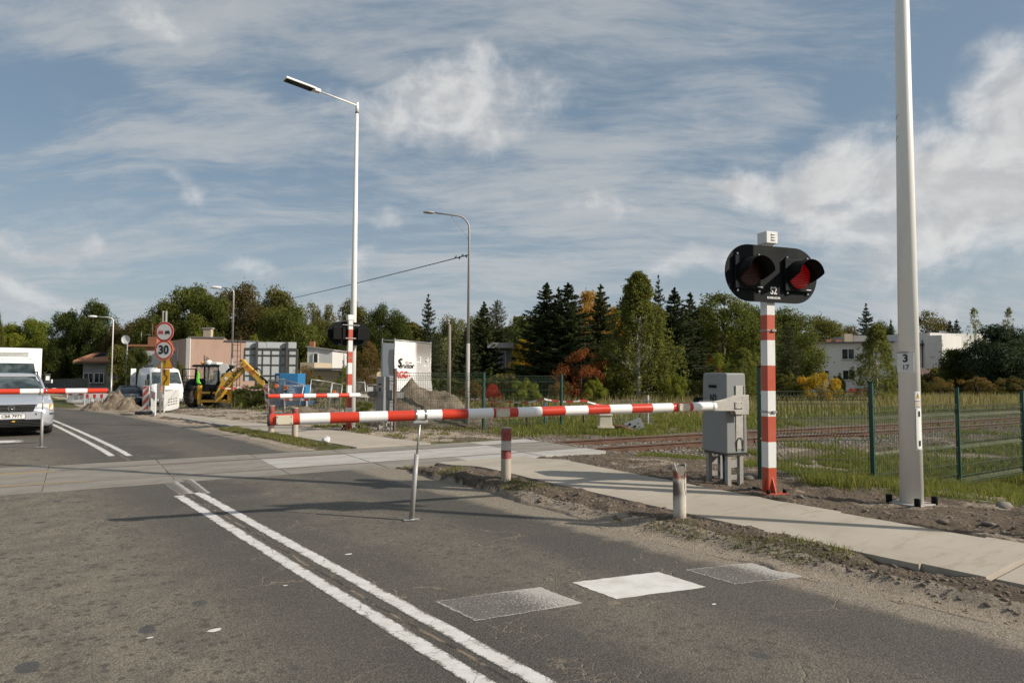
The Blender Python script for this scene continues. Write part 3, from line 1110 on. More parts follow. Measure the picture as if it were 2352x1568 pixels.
def slab(sa, sb, dl=0., dr=0., top=.02, qa=None, qb=None, mat='walk_concrete', joint=.0):
    nu, nv = 9, max(3, int((sb - sa) / .25) + 1)
    V, F = [], []
    for j in range(nv):
        for i in range(nu):
            u, v = i / (nu - 1), j / (nv - 1)
            s_ = sa + (sb - sa) * v
            l0 = float(walk_left(np.float64(s_))) + dl
            l1 = float(walk_right(np.float64(s_))) + dr
            la = l0 + (l1 - l0) * u
            if i in (0, nu - 1) and 0 < j < nv - 1:
                la += random.uniform(-.010, .010)
            a, b2 = s_, s_
            if qb is not None:
                e = float(seam_s(qb, la))
                s_ = sa + (e - sa) * v
            if qa is not None:
                e = float(seam_s(qa, la))
                s_ = e + (sb - e) * v
            x, y = xy(la, s_)
            V.append((la, s_, T(x, y) + top))
    n = nu * nv
    for j in range(nv - 1):
        for i in range(nu - 1):
            k = j * nu + i
            F.append((k, k + 1, k + nu + 1, k + nu))
    V += [(a, b2, c_ - .13) for a, b2, c_ in V]
    ring = [i for i in range(nu)] + [j * nu + nu - 1 for j in range(1, nv)] + [(nv - 1) * nu + i for i in range(nu - 2, -1, -1)] + [j * nu for j in range(nv - 2, 0, -1)]
    for a in range(len(ring)):
        p, q2 = ring[a], ring[(a + 1) % len(ring)]
        F.append((p, p + n, q2 + n, q2))
    me = bpy.data.meshes.new('concrete_slab')
    me.from_pydata(V, [], F)
    me.materials.append(MATS[mat])
    o = bpy.data.objects.new('concrete_slab', me)
    COL.objects.link(o)
    o.parent = pav
    return o


slab(-6, -3.0)
slab(-2.98, -.6, .03, -.03)
slab(-.58, 1.66, 0, .02)
slab(1.72, 2.13, 0, .0)
slab(2.132, 3.42, -.045, -.06)
slab(3.422, 4.09, .0, -.0)
slab(4.10, 6.6, 0, .03)
slab(6.61, 8.0, 0, 0)
slab(8.01, 9.6, 0, .06, qb=10.19)
slab(12.5, 15.0, 0, 0, qa=13.01)
slab(15.01, 17.5, -.02, .02)
slab(17.51, 20.0, 0, 0)
slab(20.01, 23, .02, 0)
slab(23.01, 26, 0, 0)
slab(26.01, 29, 0, 0)
slab(29.01, 32, 0, 0)
# kerb stones along the far pavement
for i in range(9):
    a, b2 = 16.2 + i * 1.0, 17.18 + i * 1.0
    mb = MB()
    l0 = float(walk_left(np.float64((a + b2) / 2))) - .05
    x, y = xy(l0, (a + b2) / 2)
    mb.box((l0, (a + b2) / 2, T(x, y) + .0), (.08, b2 - a, .12))
    mb.build('kerb_stone', 'render_grey', pav, bevel=.01, seg=1)


# ---------------------------------------------------------------- scatter
rng = np.random.default_rng(7)


def blades(name, mat, lat, s, h, w, lean=.5, kind='stuff', tintshift=0.0, zoff=-.01, clump=None):
    n = len(lat)
    z = gz(lat, s) + zoff
    ang = rng.uniform(0, 2 * np.pi, n)
    la = rng.uniform(0, 2 * np.pi, n)
    le = rng.uniform(.1, 1, n) * lean * h
    x, y = xy(lat, s)
    dx, dy = np.cos(ang) * w / 2, np.sin(ang) * w / 2
    mx, my = np.cos(la) * le * .35, np.sin(la) * le * .35
    p0 = np.stack([x - dx, y - dy, z], -1)
    p1 = np.stack([x + dx, y + dy, z], -1)
    p2 = np.stack([x + mx + dx * .7, y + my + dy * .7, z + h * .55], -1)
    p3 = np.stack([x + mx - dx * .7, y + my - dy * .7, z + h * .55], -1)
    p4 = np.stack([x + np.cos(la) * le, y + np.sin(la) * le, z + h], -1)
    V = np.stack([p0, p1, p2, p3, p4], 1).reshape(-1, 3)
    b_ = np.arange(n)[:, None] * 5
    F = np.concatenate([b_ + np.array([[0, 1, 2]]), b_ + np.array([[0, 2, 3]]), b_ + np.array([[3, 2, 4]])])
    ti = np.clip(rng.uniform(0, 1, n) + tintshift, 0, 1)
    ob = npmesh(name, V, F, mat, tint=np.tile(ti, 3))
    ob['kind'] = kind
    return ob


def sample(n, lat0, lat1, s0, s1, acc):
    la = rng.uniform(lat0, lat1, n)
    s_ = rng.uniform(s0, s1, n)
    k = acc(la, s_) > rng.uniform(0, 1, n)
    return la[k], s_[k]


def acc_grass(la, s_):
    so_, sa_, dr_, n_ = masks(la, s_)
    a = np.clip(1 - so_ * 1.25, 0, 1) * np.clip(1 - sa_ * 1.3, 0, 1)
    a = a * (.25 + .75 * sm(fbm(la * 1.9, s_ * 1.9, 3, 77), .38, .55))
    a[under(la, s_)] = 0
    X, Y = xy(la, s_)
    t, q = tq(X, Y)
    a = a * (1 - .35 * (sm(q, 10.3, 10.8) * (1 - sm(q, 12.4, 12.9))))
    return a


la, s_ = sample(220000, 8.4, 15, -1, 9, acc_grass)
blades('grass', 'grass_green', la, s_, rng.uniform(.04, .13, len(la)) * (.7 + .8 * fbm(la, s_, 3, 5)), rng.uniform(.006, .012, len(la)), .8)
la, s_ = sample(110000, 15, 32, -6, 10, acc_grass)
blades('grass', 'grass_green', la, s_, rng.uniform(.05, .16, len(la)), rng.uniform(.012, .03, len(la)), .8)
# taller tufts along the fence foot
k = 26000
u = rng.uniform(-.5, 12, k)
off = rng.normal(0, .22, k)
fx = 2.85 + u * TT.x + off * TQ.x
fy = 8.02 + u * TT.y + off * TQ.y
la, s_ = ls(fx, fy)
kk = (fbm(la * 1.6, s_ * 1.6, 3, 41) > .44) & (la > 8.3) & (u > 1.0)
la, s_ = la[kk], s_[kk]
blades('tall_grass', 'grass_green', la, s_, rng.uniform(.05, .22, len(la)) * (.5 + fbm(la * 1.3, s_ * 1.3, 3, 19)), rng.uniform(.006, .013, len(la)), 1.0)
# beyond the track, near part and meadow


def acc_far(la, s_):
    a = acc_grass(la, s_)
    X, Y = xy(la, s_)
    t, q = tq(X, Y)
    return a * sm(q, 12.9, 13.6)


la, s_ = sample(110000, 7.5, 22, 10, 20, acc_far)
blades('grass', 'grass_green', la, s_, rng.uniform(.05, .20, len(la)), rng.uniform(.010, .025, len(la)), .8)
la, s_ = sample(150000, 10, 60, 0, 52, lambda a, b2: sm(tq(*xy(a, b2))[1], 15, 17) * (1 - .8 * masks(a, b2)[0]))
dd = masks(la, s_)[2]
pick = rng.uniform(0, 1, len(la)) < dd * .8
blades('dry_grass', 'grass_dry', la[pick], s_[pick], rng.uniform(.15, .45, pick.sum()), rng.uniform(.02, .05, pick.sum()), .5)
blades('meadow_grass', 'grass_green', la[~pick], s_[~pick], rng.uniform(.08, .26, (~pick).sum()), rng.uniform(.02, .05, (~pick).sum()), .6)
# tall dry stalks in front of the far shrubs
k = 30000
X = rng.uniform(-6, 34, k)
Y = rng.uniform(30, 44, k)
la, s_ = ls(X, Y)
kk = rng.uniform(0, 1, k) < sm(Y, 28, 42) * (.3 + .7 * sm(X, 4, 12))
blades('dry_grass', 'grass_dry', la[kk], s_[kk], rng.uniform(.25, .75, kk.sum()), rng.uniform(.02, .06, kk.sum()), .35)
# weeds in the strips


def acc_strip(la, s_):
    n_ = fbm(la * 2.2, s_ * 1.7, 3, 91)
    a = sm(n_, .53, .62)
    a[under(la, s_)] = 0
    return a


la, s_ = sample(15000, 5.05, 5.56, .5, 9.9, lambda a, b2: acc_strip(a, b2) * .65)
blades('weeds', 'grass_weed', la, s_, rng.uniform(.02, .075, len(la)), rng.uniform(.004, .009, len(la)), 1.1)
la, s_ = sample(26000, 5.12, 5.70, 13.2, 19, lambda a, b2: np.where(under(a, b2), 0, .35 + .65 * sm(fbm(a * 2, b2 * 1.4, 3, 8), .42, .5)))
blades('weeds', 'grass_weed', la, s_, rng.uniform(.02, .10, len(la)), rng.uniform(.005, .012, len(la)), 1.1)
la, s_ = sample(30000, 7.4, 11, 13, 19, lambda a, b2: acc_strip(a, b2))
blades('weeds', 'grass_weed', la, s_, rng.uniform(.03, .12, len(la)), rng.uniform(.008, .016, len(la)), 1.1)


def stones(name, mat, lat, s, size, zoff=0.0, flat=.7, kind='stuff', zfun=None):
    n = len(lat)
    ph = (1 + 5 ** .5) / 2
    ico = np.array([(-1, ph, 0), (1, ph, 0), (-1, -ph, 0), (1, -ph, 0), (0, -1, ph), (0, 1, ph), (0, -1, -ph), (0, 1, -ph), (ph, 0, -1), (ph, 0, 1), (-ph, 0, -1), (-ph, 0, 1)]) / 1.9
    fi = np.array([(0, 11, 5), (0, 5, 1), (0, 1, 7), (0, 7, 10), (0, 10, 11), (1, 5, 9), (5, 11, 4), (11, 10, 2), (10, 7, 6), (7, 1, 8), (3, 9, 4), (3, 4, 2), (3, 2, 6), (3, 6, 8), (3, 8, 9), (4, 9, 5), (2, 4, 11), (6, 2, 10), (8, 6, 7), (9, 8, 1)])
    V = ico[None] * (1 + rng.uniform(-.35, .35, (n, 12, 1))) * size[:, None, None]
    V = V * np.stack([rng.uniform(.7, 1.3, n), rng.uniform(.7, 1.3, n), rng.uniform(.5, 1, n) * flat], -1)[:, None]
    a = rng.uniform(0, 6.28, n)
    ca, sa = np.cos(a)[:, None], np.sin(a)[:, None]
    Vx = V[..., 0] * ca - V[..., 1] * sa
    Vy = V[..., 0] * sa + V[..., 1] * ca
    x, y = xy(lat, s)
    z = gz(lat, s) if zfun is None else zfun(lat, s)
    V = np.stack([Vx + x[:, None], Vy + y[:, None], V[..., 2] + z[:, None] + zoff], -1).reshape(-1, 3)
    F = (np.arange(n)[:, None, None] * 12 + fi[None]).reshape(-1, 3)
    ob = npmesh(name, V, F, mat, smooth=False)
    ob['kind'] = kind
    return ob


paint('soil_clod', (.145, .112, .085), .95, dirt=.5, scale=9, dirtcol=(.25, .20, .155), bmp=.4)
paint('sand_clod', (.28, .225, .17), .95, dirt=.5, scale=9, dirtcol=(.20, .16, .12), bmp=.4)
paint('ballast_stone', (.20, .18, .155), .9, dirt=.7, scale=14, dirtcol=(.10, .078, .06))


def accs(la, s_):
    so_, sa_, dr_, n_ = masks(la, s_)
    a = so_ * (1 - sa_ * .75)
    a[under(la, s_)] = 0
    return a


la, s_ = sample(9000, 5.10, 5.62, -1, 10, lambda a, b2: np.where(under(a, b2), 0, .7))
stones('soil_clods', 'soil_clod', la, s_, rng.gamma(1.3, .0048, len(la)).clip(.003, .032))
la, s_ = sample(11000, 6.9, 10.5, -1, 11, accs)
stones('soil_clods', 'soil_clod', la, s_, rng.gamma(1.3, .0060, len(la)).clip(.004, .06))
la, s_ = sample(9000, 7.1, 12, 13, 26, accs)
stones('soil_clods', 'sand_clod', la, s_, rng.gamma(1.3, .009, len(la)).clip(.006, .08))
la, s_ = sample(5000, 4.9, 16, 18, 50, accs)
stones('soil_clods', 'sand_clod', la, s_, rng.gamma(1.3, .016, len(la)).clip(.010, .10))
la, s_ = sample(4000, 4.75, 5.2, -1, 9, lambda a, b2: np.ones_like(a) * .7)
stones('gravel', 'sand_clod', la, s_, rng.gamma(1.5, .003, len(la)).clip(.002, .012))
la, s_ = sample(600, 2.0, 4.8, .5, 9, lambda a, b2: .1 + .9 * sm(a, 3.6, 4.7))
stones('gravel', 'sand_clod', la, s_, rng.gamma(1.5, .0022, len(la)).clip(.0015, .008), zfun=road_z)
# ballast beside the rails
t_ = rng.uniform(9, 34, 15000)
q_ = rng.normal(0, 1, 15000) * .7 + np.where(rng.uniform(0, 1, 15000) < .5, 10.3, 12.5)
X, Y = t_ * TT.x + q_ * TQ.x, t_ * TT.y + q_ * TQ.y
la, s_ = ls(X, Y)
kk = (fbm(la * 1.2, s_ * 1.2, 3, 15) > .42)
stones('ballast', 'ballast_stone', la[kk], s_[kk], rng.uniform(.018, .045, kk.sum()))

# ---------------------------------------------------------------- barriers
UP = Vector((0, 0, 1))
BV = Vector((math.cos(BARA), math.sin(BARA), 0))        # along a barrier arm
BF = Vector((BV.y, -BV.x, 0))                           # towards this side of the crossing


def boom(parent, a, b, r0, r1, nseg, first_red=True, plates=(), cap='plastic_dark'):
    """striped tube from tip a to root b, plates = ivory lamp plates at segment positions"""
    mb = MB()
    a, b = Vector(a), Vector(b)
    L = (b - a).length
    d = (b - a) / L
    for i in range(nseg):
        u0, u1 = i / nseg, (i + 1) / nseg
        mb.cur = 0 if (i % 2 == 0) == first_red else 1
        mb.tube([a.lerp(b, u0), a.lerp(b, u1)], [r0 + (r1 - r0) * u0, r0 + (r1 - r0) * u1], 24, cap=False)
    mb.build('arm', ['red_tape', 'white_tape'], parent, world=True)
    mb = MB()
    mb.tube([a - d * .012, a + d * .012], [r0 * 1.04, r0 * 1.06], 24)
    mb.build('end_cap', cap, parent, world=True, bevel=.003)
    side = d.cross(UP).normalized()
    if side.dot(Vector((0, -1, 0))) < 0:
        side = -side
    for u in plates:
        p = a.lerp(b, u)
        r = r0 + (r1 - r0) * u
        rot = Matrix((d, side.cross(d).normalized(), side)).transposed()
        mb = MB()
        mb.box(p + side * (r + .008), (.15, .085, .03), rot=rot)
        pl = mb.build('lamp_plate', 'plate_ivory', parent, world=True, bevel=.004)
        for i in (-1, 1):
            for j in (-1, 1):
                mb = MB()
                mb.tube([p + side * (r + .02) + d * i * .062 + UP * j * .030, p + side * (r + .027) + d * i * .062 + UP * j * .030], .005, 6)
                mb.build('screw', 'plastic_grey', parent, world=True)
    return d


def clamps(parent, p, d, r):
    for k in (-.05, .05):
        mb = MB()
        mb.tube([p + d * (k - .011), p + d * (k + .011)], r * 1.05, 24)
        mb.box(p + d * k + UP * (r * 1.02 + .008), (.028, .02, .022), rz=math.atan2(d.y, d.x))
        mb.build('clamp', 'chrome', parent, world=True)


def hanging_foot(parent, p, foot, r):
    mb = MB()
    mb.box(p - UP * (r + .012), (.15, .05, .03), rz=BARA)
    mb.build('hinge', 'steel', parent, world=True, bevel=.004)
    mid = p.lerp(foot, .40)
    mb = MB()
    mb.tube([p - UP * (r + .02), mid], .011, 8)
    mb.build('rod', 'steel', parent, world=True)
    mb = MB()
    mb.tube([mid - UP * -.03, foot + UP * .015], [.024, .027], 12)
    mb.tube([foot + UP * .015, foot + UP * .002], [.030, .030], 12)
    mb.build('foot_tube', 'grey_tube', parent, world=True)
    mb = MB()
    mb.box(foot + UP * .004, (.16, .07, .006), rz=BARA)
    mb.build('foot_plate', 'steel', parent, world=True)


def cabinet(parent, base, h, W_, D_, rz, txt, txtside, zbody=.40):
    """machine housing on legs; local x = along the arm, y = across"""
    def Lc(x, y, z):
        return base + Matrix.Rotation(rz, 3, 'Z') @ Vector((x, y, 0)) + UP * z
    mb = MB()
    rings = []
    for z, k, in ((zbody, 1.0), (zbody + .02, 1.0), (h - .25, .955), (h - .02, .93), (h, .89)):
        w, d_ = W_ / 2 * k, D_ / 2 * k
        rings.append([Lc(-w, -d_, z), Lc(w, -d_, z), Lc(w, d_, z), Lc(-w, d_, z)])
    mb.loft(rings, closed=True, smooth=False)
    mb.build('housing', 'cabinet_grey', parent, world=True, bevel=.022, seg=4)
    for i in (-1, 1):
        for j in (-1, 1):
            mb = MB()
            mb.box(Lc(i * (W_ / 2 - .07), j * (D_ / 2 - .06), zbody / 2 - .03), (.055, .055, zbody + .05), rz=rz)
            mb.build('leg', 'bracket_grey', parent, world=True)
    mb = MB()
    mb.box(Lc(0, 0, zbody - .012), (W_ * .84, D_ * .92, .024), rz=rz)
    mb.build('base_plate', 'frame_dark', parent, world=True)
    for z in (.10, .27):
        for sy in (-1, 1):
            mb = MB()
            mb.box(Lc(0, sy * (D_ / 2 - .06), z), (W_ - .2, .012, .10 if z > .2 else .06), rz=rz)
            mb.build('cross_brace', 'bracket_grey', parent, world=True)
    return Lc


# the near barrier
fo = G(965, 1190)
tip = P(617, 964, 6.47)
cb = G(1664, 1108)
root = Vector((2.98, 8.50, 1.125))
kx = (1632 - 1176) / 1568
ku = (kx * tip.y - tip.x) / ((root.x - tip.x) - kx * (root.y - tip.y))
root = tip.lerp(root, ku)
# put the foot exactly on the arm's line
t_ = (fo.x - tip.x) / (root.x - tip.x)
hang = tip.lerp(root, t_)
fo = Vector((hang.x - .075, hang.y, 0.006))
bar = thing('crossing_barrier', 'long lowered striped barrier arm across the foreground with cabinet marked N2', 'barrier', (cb.x, cb.y, cb.z), 0, 'level crossing barriers')
NSEG = 18
d = boom(bar, tip, root, .0545, .052, NSEG, True, plates=(.5 / NSEG, 8.35 / NSEG, 16.5 / NSEG))
clamps(bar, hang, d, .054)
hanging_foot(bar, hang, fo, .054)
CH = 1.42
Lc = cabinet(bar, cb, CH, .33, .50, BARA, 'N2', 1)
# arm carrier: beam tapering up to the pivot on the sunny side of the cabinet
fy_ = -.25 - .075


def Lp(x, z, y=fy_):
    return Lc(x, y, z)


armz = root.z - cb.z
rlx = (root - cb).dot(BV)
rx = (root - cb).dot(BV) - 0.0
xs = [-.62, -.40, -.20, -.05, .11, .16, .16, .11, -.05, -.20, -.62]
lx = (root - cb).dot(BV)
poly = [(lx - .03, armz - .065), (lx + .35, armz - .065), (.0, armz - .10), (.13, armz - .10), (.165, armz - .05), (.165, armz + .08), (.12, armz + .125), (-.06, armz + .13), (-.25, armz + .085), (lx - .03, armz + .07)]
lx = rlx - .02
rt = Lc(lx, -.30, armz)
poly = [(lx, armz - .062), (-.12, armz - .070), (-.10, armz - .115), (.10, armz - .115), (.15, armz - .07), (.165, armz + .0), (.15, armz + .09), (.10, armz + .13), (-.06, armz + .12), (-.22, armz + .075), (-.34, armz + .055), (lx, armz + .062)]
mb = MB()
mb.prism([Lc(x, -.262, z) for x, z in poly], BF * .018)
mb.prism([Lc(x, -.345, z) for x, z in poly if x < .12], BF * .012)
mb.build('arm_carrier', 'carrier_grey', bar, world=True, bevel=.004)
mb = MB()
mb.box(Lc((lx + .02 + .12) / 2, -.31, armz - .004), (.10 - lx, .055, .10), rz=BARA)
mb.box(Lc(-.06, -.364, armz + .0), (.12, .01, .085), rz=BARA)
mb.box(Lc(.07, -.290, armz + .0), (.11, .02, .085), rz=BARA)
for x in (-.10, -.02, .03, .11):
    for z in (-.03, .03):
        mb.tube([Lc(x, -.36 if x < 0 else -.298, armz + z), Lc(x, -.375 if x < 0 else -.308, armz + z)], .007, 6)
mb.build('arm_socket', 'carrier_grey', bar, world=True, bevel=.003)
# tube stub hidden in the carrier: extend arm to the socket
mb = MB()
mb.cur = 0
mb.tube([root, root + d * .06], .050, 24, cap=True)
mb.build('arm_stub', 'white_tape', bar, world=True)
mb = MB()
mb.tube([Lc(.06, .25, armz + .0), Lc(.06, .30, armz)], .085, 20)
mb.tube([Lc(-.03, .27, armz + .03), Lc(-.23, .30, armz + .03)], .05, 16)
mb.build('counterweight', 'black_paint', bar, world=True)
mb = MB()
mb.box(Lc(.04, -.247, .86), (.11, .012, .80), rz=BARA)
mb.build('cover_strip', 'carrier_grey', bar, world=True)
mb = MB()
mb.box(Lc(.105, -.248, .84), (.012, .012, .82), rz=BARA)
mb.build('slot', 'frame_dark', bar, world=True)
mb = MB()
mb.tube([Lc(-.01, -.252, .43), Lc(-.01, -.262, .56), Lc(.02, -.262, .60), Lc(.06, -.262, .60), Lc(.08, -.262, .56), Lc(.08, -.252, .43)], .006, 6)
mb.build('lifting_handle', 'frame_dark', bar, world=True)
mb = MB()
mb.box(Lc(-.168, .02, 1.245), (.012, .14, .035), rz=BARA)
mb.build('maker_plate', 'black_paint', bar, world=True)
text('lettering', 'N2', .13, Lc(-.1645, .01, 1.09), BF, UP, 'sign_black', bar, bold=.003, sx=.8)
mb = MB()
mb.tube([Lc(.05, .05, .38), Lc(.06, .05, -.05)], .035, 12)
mb.build('cable_duct', 'blue_pipe', bar, world=True)
mb = MB()
mb.tube([Lc(-.10, -.05, .42), Lc(-.09, -.16, .25), Lc(-.06, -.20, -.02)], .008, 6)
mb.build('cable', 'black_matt', bar, world=True)

# the left barrier, this side's opposite: lies before the silver car
tl = P(248, 896.9, 13.9)
dl_ = -Vector((RN.x, RN.y, 0))
rl = tl + dl_ * 6.9
rl.z = tl.z
bl = thing('crossing_barrier', 'striped barrier arm lowered in front of the silver car', 'barrier', (rl.x, rl.y, 0), 0, 'level crossing barriers')
boom(bl, tl, rl, .052, .054, 19, True)
dd_ = (rl - tl).normalized()
# clamp where the photo shows it
tt_ = 0
best = None
for i in range(400):
    pp = tl.lerp(rl, i / 400)
    u = 1176 + pp.x / pp.y * 1568
    if best is None or abs(u - 104) < best[0]:
        best = (abs(u - 104), pp)
hp = best[1]
clamps(bl, hp, dd_, .053)
hanging_foot(bl, hp, Vector((hp.x, hp.y, .004)), .053)
cbl = rl + dl_ * .45
cbl.z = T(cbl.x, cbl.y)
Lc2 = cabinet(bl, cbl, CH, .33, .50, ROADROT, 'N4', 1)
mb = MB()
mb.box(rl + dl_ * .25, (.7, .06, .12), rz=ROADROT)
mb.build('arm_carrier', 'bracket_grey', bl, world=True, bevel=.004)

# the far barrier, over the far pavement
tf = P(614, 909.3, 15.6)
rf = P(826, 907.5, 16.9)
rf.z = tf.z = (tf.z + rf.z) / 2
cf = G(884, 990)
bf_ = thing('crossing_barrier', 'short striped barrier arm beyond the track with grey cabinet marked N3', 'barrier', (cf.x, cf.y, cf.z), 0, 'level crossing barriers')
boom(bf_, tf, rf, .052, .052, 8, True)
dfv = (rf - tf).normalized()
af = math.atan2(dfv.y, dfv.x)
Lf = cabinet(bf_, cf, 1.40, .34, .46, af, 'N3', 1)
cz = rf.z - cf.z
mb = MB()
pr = [(rf - dfv * .02 - UP * .06), (rf + dfv * .33 - UP * .07), (Lf(-.10, 0, cz - .075)), (Lf(.10, 0, cz - .085)), (Lf(.10, 0, cz + .10)), (Lf(-.12, 0, cz + .09)), (rf + dfv * .33 + UP * .07), (rf - dfv * .02 + UP * .055)]
pr = [Vector((p.x, p.y, p.z)) for p in pr]
off = Vector((-dfv.y, dfv.x, 0))
mb.prism([p + off * .25 for p in pr], off * .05)
mb.build('arm_carrier', 'bracket_grey', bf_, world=True, bevel=.004)
mb = MB()
mb.tube([Lf(.06, -.235, cz), Lf(.06, -.275, cz)], .12, 20)
mb.box(Lf(.24, -.26, cz - .02), (.26, .05, .16), rz=af)
mb.build('counterweight', 'cabinet_grey', bf_, world=True, bevel=.005)
text('lettering', 'N3', .13, Lf(-.168, -.02, 1.06), Vector((math.sin(af), -math.cos(af), 0)), UP, 'sign_black', bf_, bold=.003, sx=.8)
mb = MB()
mb.box(Lf(-.171, -.02, 1.20), (.012, .12, .03), rz=af)
mb.build('maker_plate', 'black_paint', bf_, world=True)


# ---------------------------------------------------------------- warning signals
def signal(name, label, base, ang, bh, bw, zc, H, txt, front=True, post=.115, seglen=.325, nseg=7):
    th = thing(name, label, 'signal', base, ang, 'level crossing warning signals')
    mb = MB()
    z = 0.0
    i = 0
    while z < H - .14:
        z1 = min(z + seglen, H - .14)
        if i >= nseg:
            mb.cur = 1
            z1 = H - .14
        else:
            mb.cur = i % 2
        mb.box((0, 0, (z + z1) / 2), (post, post, z1 - z))
        z = z1
        i += 1
    mb.build('post', ['post_red', 'post_white'], th)
    mb = MB()
    mb.box((0, 0, .006), (.30, .30, .012))
    for a in range(4):
        rot = Matrix.Rotation(a * math.pi / 2, 3, 'Z')
        mb.prism([rot @ Vector(p) for p in ((post / 2, -.005, .01), (post / 2 + .06, -.005, .01), (post / 2, -.005, .19))], rot @ Vector((0, .01, 0)))
    mb.build('base_plate', 'post_red', th)
    for i, j in ((-1, -1), (1, -1), (1, 1), (-1, 1)):
        mb = MB()
        mb.tube([(i * .12, j * .12, .01), (i * .12, j * .12, .055)], .022, 8)
        mb.build('anchor_bolt', 'black_paint', th)
    # top box with louvres
    mb = MB()
    mb.box((0, -.01, H - .07), (.165, .165, .14))
    cap = mb.build('top_box', 'post_white', th, bevel=.004)
    for k in range(3):
        mb = MB()
        mb.box((.015, -.096, H - .035 - k * .032), (.05, .016, .014), rot=Matrix.Rotation(-.5, 3, 'X'))
        mb.build('louvre', 'post_white', cap)
    # collar clamps
    for zz in (zc - bh / 2 - .33, .96):
        mb = MB()
        for sg in (-1, 1):
            mb.box((0, sg * (post / 2 + .004), zz), (post + .016, .006, .018))
            mb.box((sg * (post / 2 + .004), 0, zz), (.006, post + .016, .018))
        mb.box((.03, -(post / 2 + .012), zz), (.06, .02, .026))
        mb.build('band_clamp', 'bracket_grey', th)
    # plate
    yb = -(post / 2 + .02)
    n = 20
    rr = bh / 2
    pts = []
    for k in range(n + 1):
        a = -math.pi / 2 + math.pi * k / n
        pts.append(Vector((bw / 2 - rr + rr * math.cos(a), yb, zc + rr * math.sin(a))))
    for k in range(n + 1):
        a = math.pi / 2 + math.pi * k / n
        pts.append(Vector((-bw / 2 + rr + rr * math.cos(a), yb, zc + rr * math.sin(a))))
    mb = MB()
    mb.prism(pts, (0, -.012, 0))
    board = mb.build('backing_board', 'black_paint', th)
    yf = yb - .012
    hw, hh_ = bw * .300, bh * .575
    for sg in (-1, 1):
        cx = sg * bw * .268
        mb = MB()
        mb.box((cx, yf - .02, zc), (hw, .04, hh_))
        un = mb.build('lamp_unit', 'black_paint', th, bevel=.006)
        # lens
        R0 = hw * .40
        mb = MB()
        rings = []
        for k in range(7):
            a = k / 6 * math.pi / 2
            rings.append([Vector((cx + R0 * math.sin(a) * math.cos(t), yf - .042 - .045 * math.cos(a), zc - .005 + R0 * math.sin(a) * math.sin(t))) for t in np.linspace(0, 2 * math.pi, 29)[:-1]])
        mb.loft(rings, closed=True, cap=False)
        mb.build('lens', 'signal_lens' if sg > 0 else 'signal_lens_shaded', un)
        mb = MB()
        mb.tube([(cx, yf - .038, zc - .005), (cx, yf - .052, zc - .005)], R0 * 1.06, 28, cap=True)
        mb.build('lens_ring', 'black_matt', un)
        # hood: open below, cut back towards the bottom
        mb = MB()
        Rh = R0 * 1.12
        na = 30
        a0, a1 = R(-24), R(204)
        inner, outer = [], []
        row0, row1, row2, row3 = [], [], [], []
        for k in range(na + 1):
            a = a0 + (a1 - a0) * k / na
            up_ = (math.sin(a) + .41) / 1.41
            L_ = .02 + .20 * max(0, min(1, up_ * 2.6)) ** .8
            for rw, rad, yy in ((row0, Rh, .0), (row1, Rh * 1.01, L_), (row2, Rh * .985, L_), (row3, Rh * .975, .0)):
                rw.append(Vector((cx + rad * math.cos(a), yf - .04 - yy, zc - .005 + rad * math.sin(a) - yy * .05)))
        mb.loft([row0, row1, row2, row3], closed=False, cap=False)
        mb.build('hood', 'black_matt', un)
        for i in (-1, 1):
            for j in (-1, 1):
                mb = MB()
                mb.tube([(cx + i * hw * .38, yf, zc + j * (hh_ / 2 + .022)), (cx + i * hw * .38, yf - .022, zc + j * (hh_ / 2 + .022))], .0115, 8)
                mb.build('bolt', 'chrome', th)
        if front:
            mb = MB()
            mb.box((cx + hw * .36, yf - .0415, zc - hh_ * .435), (hw * .17, .004, .011))
            mb.build('type_label', 'sign_white', un)
        # rear casing
        mb = MB()
        mb.box((cx, (post / 2 - .02) if not front else yb + .035, zc + .0), (hw * (.95 if not front else .5), .10 if not front else .06, hh_ * .92))
        rc = mb.build('rear_casing', 'black_matt', th, bevel=.01)
        mb = MB()
        mb.box((cx - sg * hw * .30, post / 2 + .045 - (.05 if front else 0), zc), (.055, .03, hh_ * (.9 if not front else .5)))
        mb.build('bracket', 'black_paint', th)
    mb = MB()
    mb.box((0, post / 2 + .012, zc - bh * .20), (bw * .40, .012, .03))
    mb.box((0, post / 2 + .012, zc + bh * .36), (bw * .40, .012, .02))
    mb.build('mount_bar', 'bracket_grey', th)
    if front:
        Mx = th.matrix_basis
        rgt = Mx.to_3x3() @ Vector((1, 0, 0))
        text('lettering', txt, .125, Mx @ Vector((bw * .010, yf - .003, zc - bh * .295)), rgt, UP, 'sign_white', th, bold=.0015, sx=.85)
        text('lettering', 'BOMBARDIER', .036, Mx @ Vector((bw * .010, yf - .003, zc - bh * .42)), rgt, UP, 'sign_white', th, bold=.001, sx=.9)
    return th


sb = G(1767, 1131)
k_ = sb.y / 1568
zc_ = P(1772, 629.5, sb.y - .1).z - sb.z
signal('warning_signal', 'twin red warning lamps on black board marked S2, on striped post', sb, R(20.5), .675, 1.36, zc_, P(1763, 535, sb.y).z - sb.z, 'S2', seglen=(P(1767, 724, sb.y).z - sb.z) / 7)
sf = G(800, 987)
zc2 = P(794, 766, sf.y).z - sf.z
signal('warning_signal', 'far warning signal seen from behind, black board on striped post', sf, R(180 + 33), .62, 1.15, zc2, P(800, 723, sf.y).z - sf.z, '', front=False, post=.115, seglen=(P(800, 756.5, sf.y).z - sf.z) / 9, nseg=9)


